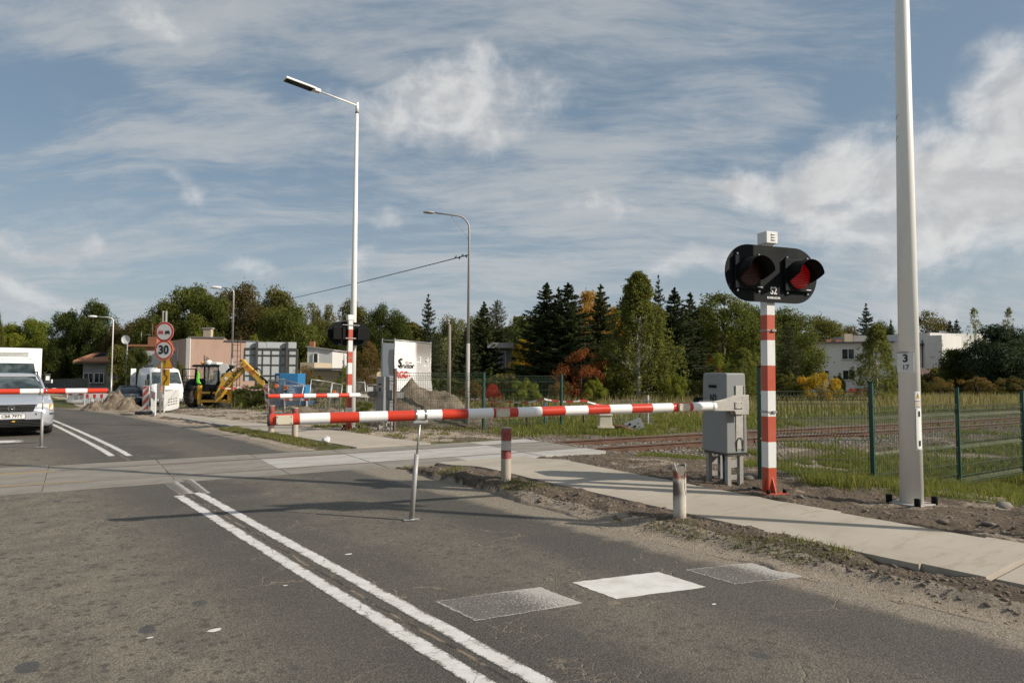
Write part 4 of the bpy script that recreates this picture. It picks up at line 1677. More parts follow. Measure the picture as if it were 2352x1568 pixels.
# ---------------------------------------------------------------- lamp posts
def led_lamp(label, base, H, r0, r1, adir, arm=1.15, head=.85, tilt=.10, numbered=False, group='white street lamps'):
    th = thing('street_lamp', label, 'street lamp', base, 0, group)
    adir = Vector(adir).normalized()
    mb = MB()
    mb.tube([(0, 0, 0), (0, 0, H * .5), (0, 0, H)], [r0, (r0 + r1) / 2, r1], 28)
    mb.build('pole', 'pole_white', th)
    mb = MB()
    mb.box((0, 0, .012), (.36, .36, .024), rz=.5)
    mb.build('base_plate', 'concrete_pole', th, bevel=.004)
    for a in range(4):
        mb = MB()
        q_ = Matrix.Rotation(a * math.pi / 2 + .5, 3, 'Z') @ Vector((.165, .165, 0)) * .95
        mb.tube([(q_.x, q_.y, .01), (q_.x, q_.y, .10)], .032, 10)
        mb.build('bolt_cap', 'black_matt', th, bevel=.004)
    mb = MB()
    top = Vector((0, 0, H))
    mb.tube([top - UP * .05, top + UP * .24], r1 * 1.05, 14)
    e = top + UP * (.16 + tilt * arm) + adir * arm
    mb.tube([top + UP * .16, e], r1 * .55, 12)
    mb.build('arm', 'pole_white', th)
    mb = MB()
    mb.tube([top - UP * .06, top - UP * .03], r1 * 1.2, 14)
    mb.build('collar', 'frame_dark', th)
    sd_ = Vector((-adir.y, adir.x, 0))
    ax = (adir + UP * tilt).normalized()
    upv = sd_.cross(ax) * -1
    if upv.z < 0:
        upv = -upv
    rot = Matrix((ax, sd_, upv)).transposed()
    mb = MB()
    mb.box(e + ax * .03, (.16, .16, .085), rot=rot)
    mb.box(e + ax * (.10 + head / 2), (head, .27, .055), rot=rot)
    mb.build('lamp_head', 'pole_white', th, bevel=.012)
    mb = MB()
    mb.box(e + ax * (.12 + head / 2) - upv * .032, (head * .9, .23, .012), rot=rot)
    mb.build('diffuser', 'glass_dark', th)
    return th


la1 = G(807, 984)
H1 = P(822, 256, la1.y).z - la1.z
led_lamp('tall white street lamp with flat head, standing beyond the track behind the far signal', la1, H1, .105, .042, (-RN.x, -RN.y, 0), arm=1.12, head=.80, tilt=.10)
la2 = G(2094, 1158)
L2 = led_lamp('thick white lamp post in the right foreground carrying the number plate 3 17', la2, 8.4, .117, .050, (-RN.x, -RN.y, 0))
# number plate wrapped flat on the pole
vd_ = (Vector((0, 0, 0)) - Vector((la2.x, la2.y, 0))).normalized()


def polepoint(th, base, px, py, r):
    """point on a round pole's face seen at a pixel"""
    zc = P(px, py, base.y).z - base.z
    return zc


zt, zb = polepoint(L2, la2, 2078, 811, 0), polepoint(L2, la2, 2078, 855, 0)
rp = .117 + (.05 - .117) * zt / 8.4 * 1.0
pang = math.atan2(vd_.y, vd_.x) - .30
n_ = Vector((math.cos(pang), math.sin(pang), 0))
r_ = Vector((-n_.y, n_.x, 0))
r_ = -r_ if r_.x < 0 else r_
cpl = n_ * (rp + .004) + UP * (zt + zb) / 2
mb = MB()
mb.box(cpl, (.165, .004, zt - zb), rot=Matrix((r_, n_, UP)).transposed())
npl = mb.build('number_plate', 'sign_white', L2)
o = L2.matrix_basis
text('lettering', '3', .115, o @ (cpl + n_ * .003 + UP * .045), r_, UP, 'sign_black', L2, bold=.004)
text('lettering', '17', .070, o @ (cpl + n_ * .003 - UP * .05), r_, UP, 'sign_black', L2, bold=.001)
mb = MB()
mb.tube([cpl + UP * ((zt - zb) / 2 + .004) - r_ * .085, cpl + UP * ((zt - zb) / 2 + .007) + r_ * .08], .004, 6)
mb.build('tape_edge', 'frame_dark', L2)
# yellow high-voltage sticker, hatch and its locks, facing the pavement's sunny side


def onpole(ang, z, out=0.0):
    r = .117 + (.05 - .117) * z / 8.4 + out
    return Vector((math.cos(ang) * r, math.sin(ang) * r, z))


def curved(th, name, mat, a0, a1, z0, z1, out, n=8):
    mb = MB()
    rows_ = []
    for z in (z0, z1):
        rows_.append([onpole(a0 + (a1 - a0) * k / n, z, out) for k in range(n + 1)])
    mb.loft(rows_, closed=False, cap=False)
    return mb.build(name, mat, th)


z1_, z2_ = polepoint(L2, la2, 2100, 898, 0), polepoint(L2, la2, 2100, 919, 0)
va = math.atan2(vd_.y, vd_.x)
a0, a1 = va + .45, va + 1.10
st = curved(L2, 'warning_sticker', 'sign_white', a0, a1, z2_, z1_, .003)
curved(L2, 'sticker_strip', 'plate_ivory', a0, a1, z2_ - .065, z2_ - .01, .003)
am = (a0 + a1) / 2
mb = MB()
mb.add([onpole(am - .20, z2_ + .02, .005), onpole(am + .20, z2_ + .02, .005), onpole(am, z1_ - .015, .005)], [(0, 1, 2)])
mb.build('warning_triangle', 'sign_yellow', L2)
mb = MB()
b0 = onpole(am, z2_ + .03, .007)
mb.add([onpole(am + .02, z2_ + .075, .007), onpole(am - .04, z2_ + .05, .007), onpole(am + .0, z2_ + .052, .007), onpole(am - .02, z2_ + .025, .007), onpole(am + .05, z2_ + .058, .007), onpole(am + .01, z2_ + .056, .007)], [(0, 1, 2, 3, 4, 5)])
mb.build('bolt_symbol', 'sign_black', L2)
zh0, zh1 = polepoint(L2, la2, 2100, 1030, 0), polepoint(L2, la2, 2100, 934, 0)
hat = curved(L2, 'hatch', 'pole_white', a0 + .05, a1 + .1, zh0, zh1, .002)
mb = MB()
loop = [onpole(a0 + .05, zh0 + .05, .003), onpole(a0 + .05, zh1 - .05, .003), onpole(a0 + .12, zh1 - .015, .003), onpole(am, zh1, .003), onpole(a1, zh1 - .01, .003)]
mb.tube(loop, .0022, 5)
mb.tube([onpole(a0 + .05, zh0 + .05, .003), onpole(a0 + .12, zh0 + .015, .003), onpole(am, zh0, .003), onpole(a1, zh0 + .01, .003)], .0022, 5)
mb.build('hatch_seam', 'frame_dark', hat)
for zz in (zh1 - .07, zh0 + .07):
    curved(L2, 'lock', 'black_matt', am + .02, am + .20, zz - .03, zz + .03, .006, 2)
for px_, py_ in ((2056, 272), (2056, 320)):
    zz = polepoint(L2, la2, px_, py_, 0)
    mb = MB()
    mb.tube([onpole(va - 1.3, zz - .01, .001), onpole(va - .95, zz + .02, .001), onpole(va - .8, zz + .035, .001)], .003, 5)
    mb.build('scuff', 'black_matt', L2)


def curved_lamp(label, base, H, adir, arm, head, mat='grey_tube', lower=None, r=.055, group='old curved street lamps', hs=(.42, .16, .09)):
    th = thing('street_lamp', label, 'street lamp', base, 0, group)
    adir = Vector(adir).normalized()
    mb = MB()
    h0 = H * .40
    mb.tube([(0, 0, -.05), (0, 0, h0)], [r * 1.25, r * 1.05], 12)
    mb.build('lower_pole', lower or mat, th)
    mb = MB()
    pts = [Vector((0, 0, h0)), Vector((0, 0, H - .35))]
    for k in range(1, 7):
        a = k / 6 * math.pi / 2
        pts.append(Vector((0, 0, H - .35)) + UP * .35 * math.sin(a) + adir * .35 * (1 - math.cos(a)))
    e = pts[-1] + adir * arm + UP * .06 * arm
    pts.append(e)
    mb.tube(pts, [r * .8, r * .6] + [r * .5] * 6 + [r * .42], 10)
    mb.build('upper_pole', mat, th)
    sd_ = Vector((-adir.y, adir.x, 0))
    rot = Matrix((adir, sd_, UP)).transposed()
    mb = MB()
    mb.sphere(e + adir * hs[0] * .5, 1.0, 12, 8, sc=(1, 1, 1))
    c0 = e + adir * hs[0] * .5
    mb.v = [tuple(c0 + rot @ Vector(((Vector(v) - c0).x * hs[0] / 2, (Vector(v) - c0).y * hs[1], (Vector(v) - c0).z * hs[2] * .75))) for v in mb.v]
    mb.build('lamp_head', head, th)
    return th


lb = G(1073, 986)
HB = P(1075, 497, lb.y).z - lb.z
lbt = curved_lamp('slender street lamp with concrete foot standing at the mound of earth', lb, HB, (-1, -.25, 0), .62, 'grey_tube', 'grey_tube', 'concrete_pole', .050, hs=(.34, .09, .05))
mb = MB()
mb.tube([(-.5, -.1, HB - .01), (-.35, -.07, HB - .22), (-.12, -.02, HB - .5), (0, 0, HB - .7)], .006, 5)
mb.build('loose_cable', 'render_grey', lbt)
lc = Vector((P(531, 900, 48).x, 48, T(P(531, 900, 48).x, 48)))
HC = P(533, 662, 48).z - lc.z
curved_lamp('curved street lamp rising above the pink building near the backhoe', lc, HC, (-1, -.15, 0), .45, 'pole_white', 'steel', 'steel', .085, hs=(.8, .2, .14))
ld = Vector((P(255.5, 880, 56).x, 56, T(P(255.5, 880, 56).x, 56)))
HD = P(258, 729, 56).z - ld.z
curved_lamp('distant street lamp beside the house with solar panels', ld, HD, (-1, -.1, 0), .9, 'pole_white', 'pole_white', 'steel', .07, hs=(.75, .2, .14))
le = Vector((P(1031, 900, 36).x, 36, T(P(1031, 900, 36).x, 36)))
HE = P(1031, 745, 36).z - le.z
th = thing('utility_pole', 'thin wooden pole in front of the dark conifers right of the banner', 'pole', le)
mb = MB()
mb.tube([(0, 0, -.1), (0, 0, HE)], [.11, .075], 10)
mb.build('pole', 'wood_pole', th)
mb = MB()
mb.tube([(0, 0, HE - .1), (-.05, -.1, HE + .12)], .03, 8)
mb.sphere((-.06, -.12, HE + .18), .10, 8, 6, sc=(1, 1, .6))
mb.build('lamp_head', 'steel', th)
wp = Vector((P(373, 900, 45).x, 45, T(P(373, 900, 45).x, 45)))
HW = P(374, 714, 45).z - wp.z
th = thing('utility_pole', 'grey twin concrete pole rising behind the round traffic signs', 'pole', wp)
for i in (-1, 1):
    mb = MB()
    mb.box((i * .10, 0, HW / 2), (.09, .14, HW), taper=.85)
    mb.build('pole_leg', 'concrete_pole', th)
mb = MB()
for z in np.arange(1, HW, 1.1):
    mb.box((0, 0, z), (.18, .08, .10))
mb.build('cross_tie', 'concrete_pole', th)
# cable from the slender lamp to the curved lamp by the pink building
ca = Vector((lb.x, lb.y, P(1067, 585, lb.y).z))
cbp = Vector((lc.x, lc.y, P(531, 712, lc.y).z))
mb = MB()
pts = [ca.lerp(cbp, u) - UP * 4 * .10 * u * (1 - u) for u in np.linspace(0, 1, 30)]
mb.tube(pts, .014, 5)
for k, u in enumerate((.004, .010, .016, .022)):
    p = ca.lerp(cbp, u)
    mb.tube([p + UP * .02, p + UP * (.05 if k % 2 else -.06), p + (cbp - ca).normalized() * .1], .014, 5)
ob = mb.build('overhead_cable', 'black_matt')
tag(ob, 'black overhead cable sagging left from the slender lamp', 'cable')
tp = Vector((6.6, 5.46, 0))
tp.z = T(tp.x, tp.y)
# the post and board outside the frame whose shadow crosses the pavement
th = thing('advance_signal', 'black board on a plain pale post standing beyond the thick white lamp post', 'signal', tp)
mb = MB()
mb.box((0, 0, 2.6), (.11, .11, 5.2))
mb.build('post', 'post_white', th)
mb = MB()
mb.box((0, 0, 5.15), (.9, .03, .6), rz=R(20))
mb.build('backing_board', 'black_paint', th)

# ---------------------------------------------------------------- bollards


def bollard(name, label, px, py, pytop, r, segs, cap=True, group='striped bollards along the pavement'):
    b0 = G(px, py)
    b0.z = GZ(b0.x, b0.y)
    H = P(px, pytop, b0.y).z - b0.z
    th = thing(name, label, 'bollard', b0, 0, group)
    mb = MB()
    z = -.06
    for frac, mi in segs:
        z1 = H * frac
        mb.cur = mi
        mb.tube([(0, 0, z), (0, 0, z1)], r, 20, cap=False)
        z = z1
    mb.build('post', ['bollard_stone', 'bollard_red', 'pvc_white'], th)
    mb = MB()
    mb.tube([(0, 0, H - .004), (0, 0, H + .010), (0, 0, H + .014)], [r * 1.05, r * 1.05, r * .85], 20)
    mb.build('cap', 'bollard_stone', th)
    return th


bollard('bollard', 'short red and white bollard in the bare strip nearest the track', 1162, 1104, 983, .066, [(.42, 0), (.54, 1), (.585, 1), (.76, 2), (1.0, 1)])
bollard('bollard', 'left of the two worn bollards behind the tip of the barrier arm', 623, 996, 932, .070, [(.70, 0), (1.0, 1)])
bollard('bollard', 'right of the two worn bollards behind the barrier arm, peeling red top', 677, 1004, 937, .070, [(.52, 0), (.76, 1), (.80, 0), (1, 1)])
# burnt broken tube
bb = G(1561, 1193)
bb.z = GZ(bb.x, bb.y)
HBk = P(1561, 1062, bb.y).z - bb.z
th = thing('broken_bollard', 'burnt hollow plastic bollard with a broken jagged top by the pavement edge', 'bollard', bb)
n = 28
rad = .062


def top_h(a):
    return HBk * (1 - .05 * max(0, math.cos(a - 1.9)) - .26 * max(0, math.cos(a + 1.25)) ** 1.3 + .012 * math.sin(9 * a) + .012 * math.sin(17 * a + 1))


m, N, b = newmat('burnt_tube')
c = N.n('ShaderNodeTexCoord').outputs['Object']
spz = N.n('ShaderNodeSeparateXYZ', None, {0: c})
nz = N.noise(c, 6, 6, .65)
zz = N.math('ADD', spz.outputs[2], N.math('MULTIPLY', N.math('SUBTRACT', nz, .5), .14))
bc = N.mix(N.map(nz, .4, .7), (.56, .52, .45), (.38, .32, .25))
bc = N.mix(N.math('MULTIPLY', N.map(zz, .36, .40), N.map(zz, .43, .46, 1, 0)), bc, (.20, .07, .05))
burn = N.math('MULTIPLY', N.map(N.math('ABSOLUTE', N.math('SUBTRACT', zz, .27)), .05, .12, 1, 0), N.map(N.math('ADD', spz.outputs[0], N.math('MULTIPLY', nz, .05)), -.03, .06, 1, .15))
bc = N.mix(N.math('MULTIPLY', burn, .9), bc, (.075, .06, .05))
bc = N.mix(N.map(zz, .0, .05, .5, 0), bc, (.2, .16, .12))
setc(N, b, bc, .6, 0, .3)
bump(N, b, nz, .4, .01)
mb = MB()
rows_ = []
for f, rr in ((-.08, 1), (.3, 1.0), (.6, 1.01), (1.0, 1.0)):
    rows_.append([Vector((rad * rr * math.cos(a), rad * rr * math.sin(a), top_h(a) * f if f > 0 else -.08)) for a in np.linspace(0, 2 * math.pi, n + 1)[:-1]])
for f, rr in ((.999, .90), (.55, .90)):
    rows_.append([Vector((rad * rr * math.cos(a), rad * rr * math.sin(a), top_h(a) * f)) for a in np.linspace(0, 2 * math.pi, n + 1)[:-1]])
mb.loft(rows_, closed=True, cap=False)
mb.build('tube', 'burnt_tube', th)
mb = MB()
mb.loft([[Vector((rad * .88 * math.cos(a), rad * .88 * math.sin(a), top_h(a) * f)) for a in np.linspace(0, 2 * math.pi, n + 1)[:-1]] for f in (.98, .6)], closed=True, cap=True)
mb.build('soot_lining', 'pvc_burnt', th)
mb = MB()
mb.tube([(rad * math.cos(-.95), rad * math.sin(-.95), HBk * .80), (rad * 1.01 * math.cos(-1.05), rad * 1.01 * math.sin(-1.05), HBk * .68), (rad * 1.01 * math.cos(-.85), rad * 1.01 * math.sin(-.85), HBk * .50), (rad * 1.01 * math.cos(-.7), rad * 1.01 * math.sin(-.7), HBk * .42)], .0025, 4)
mb.build('crack', 'black_matt', th)


# ---------------------------------------------------------------- mesh fences
def mesh_panel(name, a, b, z0, z1, mat, parent, pitch=.05, wr=.0042, folds=True, pitch_h=.20, dip=0.0):
    """a,b ground points (x,y); z0,z1 heights; a wire panel with bent ribs"""
    a, b = Vector((a[0], a[1], 0)), Vector((b[0], b[1], 0))
    L = (b - a).length
    d = (b - a) / L
    nrm = Vector((-d.y, d.x, 0))
    H = z1 - z0
    prof_ = [(0, 0)]
    fz = []
    if folds:
        for f in (.08, .50, .90):
            zc = H * f
            prof_ += [(zc - .05, 0), (zc, .045), (zc + .05, 0)]
            fz += [(zc - .05, 0), (zc, .045), (zc + .05, 0)]
    prof_.append((H, 0))
    mb = MB()
    n = int(L / pitch)
    for i in range(n + 1):
        base = a + d * min(L, i * pitch)
        mb.tube([base + nrm * o_ + UP * (z0 + z) for z, o_ in prof_], wr, 3, cap=False, smooth=False)
    hz = fz + [(H * f, 0) for f in ((.25, .7) if folds else np.arange(0, 1.01, pitch_h / H))] + [(H - .01, 0), (.02, 0)]
    for z, o_ in hz:
        mb.tube([a + nrm * o_ + UP * (z0 + z), b + nrm * o_ + UP * (z0 + z)], wr * 1.25, 3, cap=False, smooth=False)
    ob = mb.build(name, mat, parent, world=True)
    ob['kind'] = 'stuff'
    return ob


def fence_post(parent, x, y, z0, z1, mat='green_post', w=.06, lean=(0, 0)):
    mb = MB()
    mb.tube([(x, y, z0), (x + lean[0], y + lean[1], z1)], w * .62, 4, smooth=False)
    p_ = mb.build('fence_post', mat, parent, world=True, bevel=.004, seg=1)
    mb = MB()
    mb.tube([(x + lean[0], y + lean[1], z1), (x + lean[0], y + lean[1], z1 + .015)], w * .68, 4, smooth=False)
    mb.build('post_cap', 'black_matt', p_, world=True)
    for zz in (z0 + (z1 - z0) * .45, z0 + (z1 - z0) * .8):
        mb = MB()
        mb.tube([(x, y - w * .4, zz), (x, y - w * .75, zz)], .012, 6)
        mb.build('clip', 'chrome', p_, world=True)
    return p_


F0 = Vector((2.86 + .33, 8.05 + .0, 0))
u0 = P(1748, 900, 1).x
# fence line parallel to the track, from the post at the signal to the right
posts = []
for i, (px_, Yp) in enumerate(((1745, 9.05), (2003, 9.35), (2200, 10.65), (2349, 12.0))):
    X_p = P(px_, 900, Yp).x
    posts.append((X_p, Yp))
dirf = Vector((posts[3][0] - posts[1][0], posts[3][1] - posts[1][1], 0)).normalized()
for k in range(1, 8):
    posts.append((posts[3][0] + dirf.x * 2.48 * k, posts[3][1] + dirf.y * 2.48 * k))
fen = thing('mesh_fence', 'dark green wire mesh fence between the near pavement and the track', 'fence', (posts[0][0], posts[0][1], 0), 0, 'green wire mesh fences')
tops = [1.60, 1.40, 1.32, 1.26] + [1.2] * 7
mtops = [1.30, 1.10, 1.08, 1.04] + [1.0] * 7
for i, (x, y) in enumerate(posts):
    fence_post(fen, x, y, T(x, y) - .2, tops[i], w=.062, lean=(.0, 0) if i == 0 else (-.02, 0))
for i in range(len(posts) - 1):
    (x0, y0), (x1, y1) = posts[i], posts[i + 1]
    z0 = min(T(x0, y0), T(x1, y1)) + .02
    zt_ = (1.29, 1.07, 1.04)[i] if i < 3 else .98
    mesh_panel('mesh_panel', (x0, y0), (x1, y1), zt_ - 1.23, zt_, 'green_wire', fen)
fen2 = thing('mesh_fence', 'wire mesh fence beyond the track in front of the mound of earth', 'fence', (-2.95, 17.2, 0), 0, 'green wire mesh fences')
A_ = [(907, 17.3), (1111, 18.7), (1289.5, 20.2)]
pts2 = [(P(px_, 900, Yp).x, Yp) for px_, Yp in A_]
for i, (x, y) in enumerate(pts2):
    fence_post(fen2, x, y, T(x, y) - .1, P(0, (852.5, 852, 857)[i], y).z if False else T(x, y) + 1.58, mat='dark_wood' if i == 0 else 'green_post', w=.075)
for i in range(2):
    (x0, y0), (x1, y1) = pts2[i], pts2[i + 1]
    mesh_panel('mesh_panel', (x0, y0), (x1, y1), T(x0, y0) + .12, T(x0, y0) + 1.50, 'green_wire', fen2, wr=.0042)
x4, y4 = P(1487, 900, 21.8).x, 21.8
fence_post(fen2, x4, y4, T(x4, y4) - .1, T(x4, y4) + .95, mat='concrete_pole', w=.09)
mesh_panel('mesh_panel', (P(1405, 900, 21.2).x, 21.2), (P(1503, 900, 21.8).x, 21.8), T(x4, y4) + .05, T(x4, y4) + .80, 'galv_wire', fen2, wr=.004, pitch=.08)
# small posts in the meadow
for (px_, Y_p, h_, mt, lb_) in ((1251, 20.5, .75, 'blue_pipe', 'short blue post in the grass beside the green fence post'), (1341, 21.0, .7, 'dark_wood', 'short rusty stake in the grass left of the cream relay box'),
                                (1211, 20.0, .5, 'dark_wood', 'low rusty stake under the tape near the fence')):
    x, y = P(px_, 900, Y_p).x, Y_p
    th = thing('marker_stake', lb_, 'stake', (x, y, T(x, y)))
    mb = MB()
    mb.tube([(0, 0, -.05), (0, 0, h_)], .035, 8)
    mb.build('stake', mt, th)
# relay box by the rails
rb = G(1390, 990)
th = thing('relay_box', 'cream metal relay box on short legs beyond the rails', 'box', rb)
mb = MB()
mb.box((0, 0, .12), (.46, .40, .06))
mb.box((0, 0, .30), (.36, .32, .30), taper=.9)
mb.box((0, 0, .46), (.38, .34, .04))
mb.build('casing', 'plate_ivory', th, bevel=.012)
for i in (-1, 1):
    mb = MB()
    mb.box((i * .12, 0, .04), (.05, .05, .12))
    mb.build('leg', 'frame_dark', th)
mb = MB()
mb.tube([(.2, 0, .13), (.45, .05, .14), (.8, .1, .02)], .05, 8)
mb.build('pipe', 'rail_rust', th)
sc_ = G(1456, 990)
th = thing('scrap_panel', 'tilted grey steel panel with holes lying in the grass by the rails', 'scrap', sc_)
mb = MB()
rot = Matrix.Rotation(R(-28), 3, 'X') @ Matrix.Rotation(R(-14), 3, 'Y')
mb.box((0, 0, .16), (.50, .05, .32), rot=Matrix.Rotation(R(-20), 3, 'Y') @ Matrix.Rotation(R(-25), 3, 'X'))
mb.build('panel', 'cabinet_grey', th, bevel=.01)
for x, z in ((0.02, .14), (.12, .22), (-.12, .20), (.15, .12)):
    mb = MB()
    mb.tube([(x, -.03 + (z - .16) * .45, z), (x, -.052 + (z - .16) * .45, z)], .035 if x < .1 else .022, 10)
    mb.build('hole', 'black_matt', th)
mb = MB()
mb.tube([(.12, .1, .2), (.24, .05, .62)], .018, 6)
mb.build('rod', 'dark_wood', th)

# barrier tape strung between stakes


def tape(label, pts, sag=.06, w=.05):
    mb = MB()
    k = 0
    for a, b in zip(pts[:-1], pts[1:]):
        L = (b - a).length
        n = max(4, int(L / .12))
        for i in range(n):
            u0, u1 = i / n, (i + 1) / n
            p0 = a.lerp(b, u0) - UP * 4 * sag * u0 * (1 - u0)
            p1 = a.lerp(b, u1) - UP * 4 * sag * u1 * (1 - u1)
            mb.cur = (k // 2) % 2
            k += 1
            tw = math.sin(k * .35) * .5
            s_ = Vector((-(b - a).y, (b - a).x, 0)).normalized()
            o0 = (UP * math.cos(tw) + s_ * math.sin(tw)) * w / 2
            mb.add([p0 - o0, p1 - o0, p1 + o0, p0 + o0], [(0, 1, 2, 3)])
    ob = mb.build('barrier_tape', ['sign_red', 'sign_white'])
    tag(ob, label, 'tape')
    return ob


def pz(px, py, Y):
    return P(px, py, Y)


tape('red and white tape strung between stakes behind the mound', [pz(1030, 909, 24), pz(1111, 914, 21), pz(1170, 922, 21), pz(1250, 916, 20.5), pz(1341, 919, 21), pz(1420, 932, 21.3), pz(1487, 945, 21.8)])
tape('red and white tape hanging across the raised digger arm', [pz(505, 888, 33), pz(556, 887, 33), pz(605, 893, 31), pz(650, 915, 30)], .1, .07)

# ---------------------------------------------------------------- mound of earth
def mound(name, label, c, rx, ry, h, seed, mat, peaks, cat='mound', n=56, rough=.10):
    r_ = random.Random(seed)
    V, F = [], []
    for j in range(n):
        for i in range(n):
            u, v = (i / (n - 1) - .5) * 2, (j / (n - 1) - .5) * 2
            x, y = u * rx, v * ry
            z = 0
            for (cx, cy, hh_, w_) in peaks:
                dd_ = math.hypot((x - cx), (y - cy) * rx / ry)
                z = max(z, hh_ * (1 - (dd_ / w_)) - .0)
            z = max(z, -.25)
            V.append([x, y, z * h])
    V = np.array(V)
    nz = (fbm(V[:, 0] * 2.2 + 50 + seed, V[:, 1] * 2.2 + 50, 5, seed, .6) - .5) * 2
    rg = (np.abs(fbm(V[:, 0] * 5 + 50 + seed, V[:, 1] * 5 + 50, 3, seed + 3) - .5)) * 2
    wgt = np.clip(V[:, 2] / (.3 * h), 0, 1)
    V[:, 2] += nz * rough * 1.8 * wgt - rg * rough * 1.2 * wgt
    V[:, 2] = np.where(V[:, 2] < .02, V[:, 2] - .12, V[:, 2])
    V[:, 0] += nz * .05
    for j in range(n - 1):
        for i in range(n - 1):
            k = j * n + i
            F.append((k, k + 1, k + n + 1, k + n))
    zb = np.array([T(c[0] + a, c[1] + b_) for a, b_ in V[:, :2]])
    V[:, 2] += zb
    V[:, 0] += c[0]
    V[:, 1] += c[1]
    ob = npmesh(name, V, F, mat, smooth=True)
    tag(ob, label, cat)
    return ob


m, N, b = newmat('earth_heap')
c = N.n('ShaderNodeTexCoord').outputs['Object']
n1 = N.noise(c, 2.2, 7, .65)
n2 = N.noise(c, 18, 6, .7)
cc = N.mix(N.map(n1, .38, .62), (.155, .12, .088), (.285, .235, .18))
cc = N.mix(N.math('MULTIPLY', N.map(n2, .45, .7), .5), cc, (.10, .08, .06))
setc(N, b, cc, .95, 0, .1)
bump(N, b, N.math('ADD', n2, N.math('MULTIPLY', N.noise(c, 60, 3, .7), .4)), 1.0, .06)
mound('earth_mound', 'tall heap of dug earth behind the wire fence beyond the track', (P(1010, 900, 19.6).x, 20.0), 2.3, 1.9, 1.0, 3, 'earth_heap',
      [(-.85, 0, 1.42, 1.5), (-.55, 0, 1.28, 1.5), (-.25, 0, 1.20, 1.5), (.05, .0, 1.10, 1.55), (.3, .0, .92, 1.5), (.55, -.1, .70, 1.5)], rough=.11)
mound('earth_mound', 'low heap of soil and rubble beside the road in front of the dark car', (P(261, 900, 36).x, 36), 1.7, 1.5, 1.0, 9, 'earth_heap',
      [(-.6, -.3, .62, .9), (-.1, .1, 1.02, 1.1), (.2, .1, 1.08, 1.1), (.7, .0, .8, .9)], rough=.24)
mound('earth_mound', 'low ridge of gravel at the foot of the blue trailer', (P(720, 940, 26).x, 26.5), 1.6, 1.0, 1.0, 12, 'earth_heap',
      [(-.5, 0, .42, 1.0), (.5, .0, .34, .9)], rough=.05)
for i, (px_, py_, sz_, lb_) in enumerate(((2305, 1166, .085, 'dark stone lying in the grass at the far right'), (1719, 1103, .14, 'pale broken concrete lump between cabinet N2 and the green post'),
                                          (1838, 1152, .04, 'small stone beside the foot of signal S2'), (2270, 1205, .05, 'pale rubble stone at the right edge of the grass'),
                                          (1760, 1262, .03, 'dark flake of slate in the sand by the road'))):
    p = G(px_, py_)
    la_, s_ = ls(p.x, p.y)
    ob = stones('stone', 'ballast_stone', np.array([la_]), np.array([s_]), np.array([sz_]), zoff=sz_ * .2)
    del ob['kind']
    tag(ob, lb_, 'stone')
# plastic bag
pb = G(749, 1018)
mb = MB()
mb.sphere((0, 0, .05), .085, 14, 10, sc=(1, .8, .75))
r_ = random.Random(5)
mb.v = [(x * (1 + r_.uniform(-.3, .3)), y * (1 + r_.uniform(-.3, .3)), z * (1 + r_.uniform(-.3, .3))) for x, y, z in mb.v]
ob = mb.build('plastic_bag', 'plastic_bag')
ob.location = (pb.x, pb.y, GZ(pb.x, pb.y) + .02)
tag(ob, 'crumpled white plastic bag in the weeds before the far pavement', 'bag')
pb = G(1100, 979)
mb = MB()
mb.sphere((0, 0, .05), .13, 10, 8, sc=(1.2, .7, .5))
mb.v = [(x * (1 + r_.uniform(-.3, .3)), y * (1 + r_.uniform(-.3, .3)), z * (1 + r_.uniform(-.3, .3))) for x, y, z in mb.v]
ob = mb.build('plastic_sheet', 'machine_blue')
ob.location = (pb.x, pb.y, T(pb.x, pb.y) + .02)
tag(ob, 'scrap of blue plastic sheet at the foot of the mound', 'litter')


# ---------------------------------------------------------------- traffic signs
def disc(mb, c, r, y, th=.012, n=40, r_in=None, start=0.0):
    mb.prism([Vector((c[0] + r * math.cos(a), y, c[1] + r * math.sin(a))) for a in np.linspace(0, 2 * math.pi, n + 1)[:-1]], (0, -th, 0))


sg = G(368, 952)
sgn = thing('sign_post', 'steel post with round no-overtaking and 30 signs and yellow diversion boards', 'traffic sign', sg, R(-8))
ZS = sg.y
Mi = sgn.matrix_basis.inverted()


def SZ(py):
    return P(370, py, ZS).z - sg.z


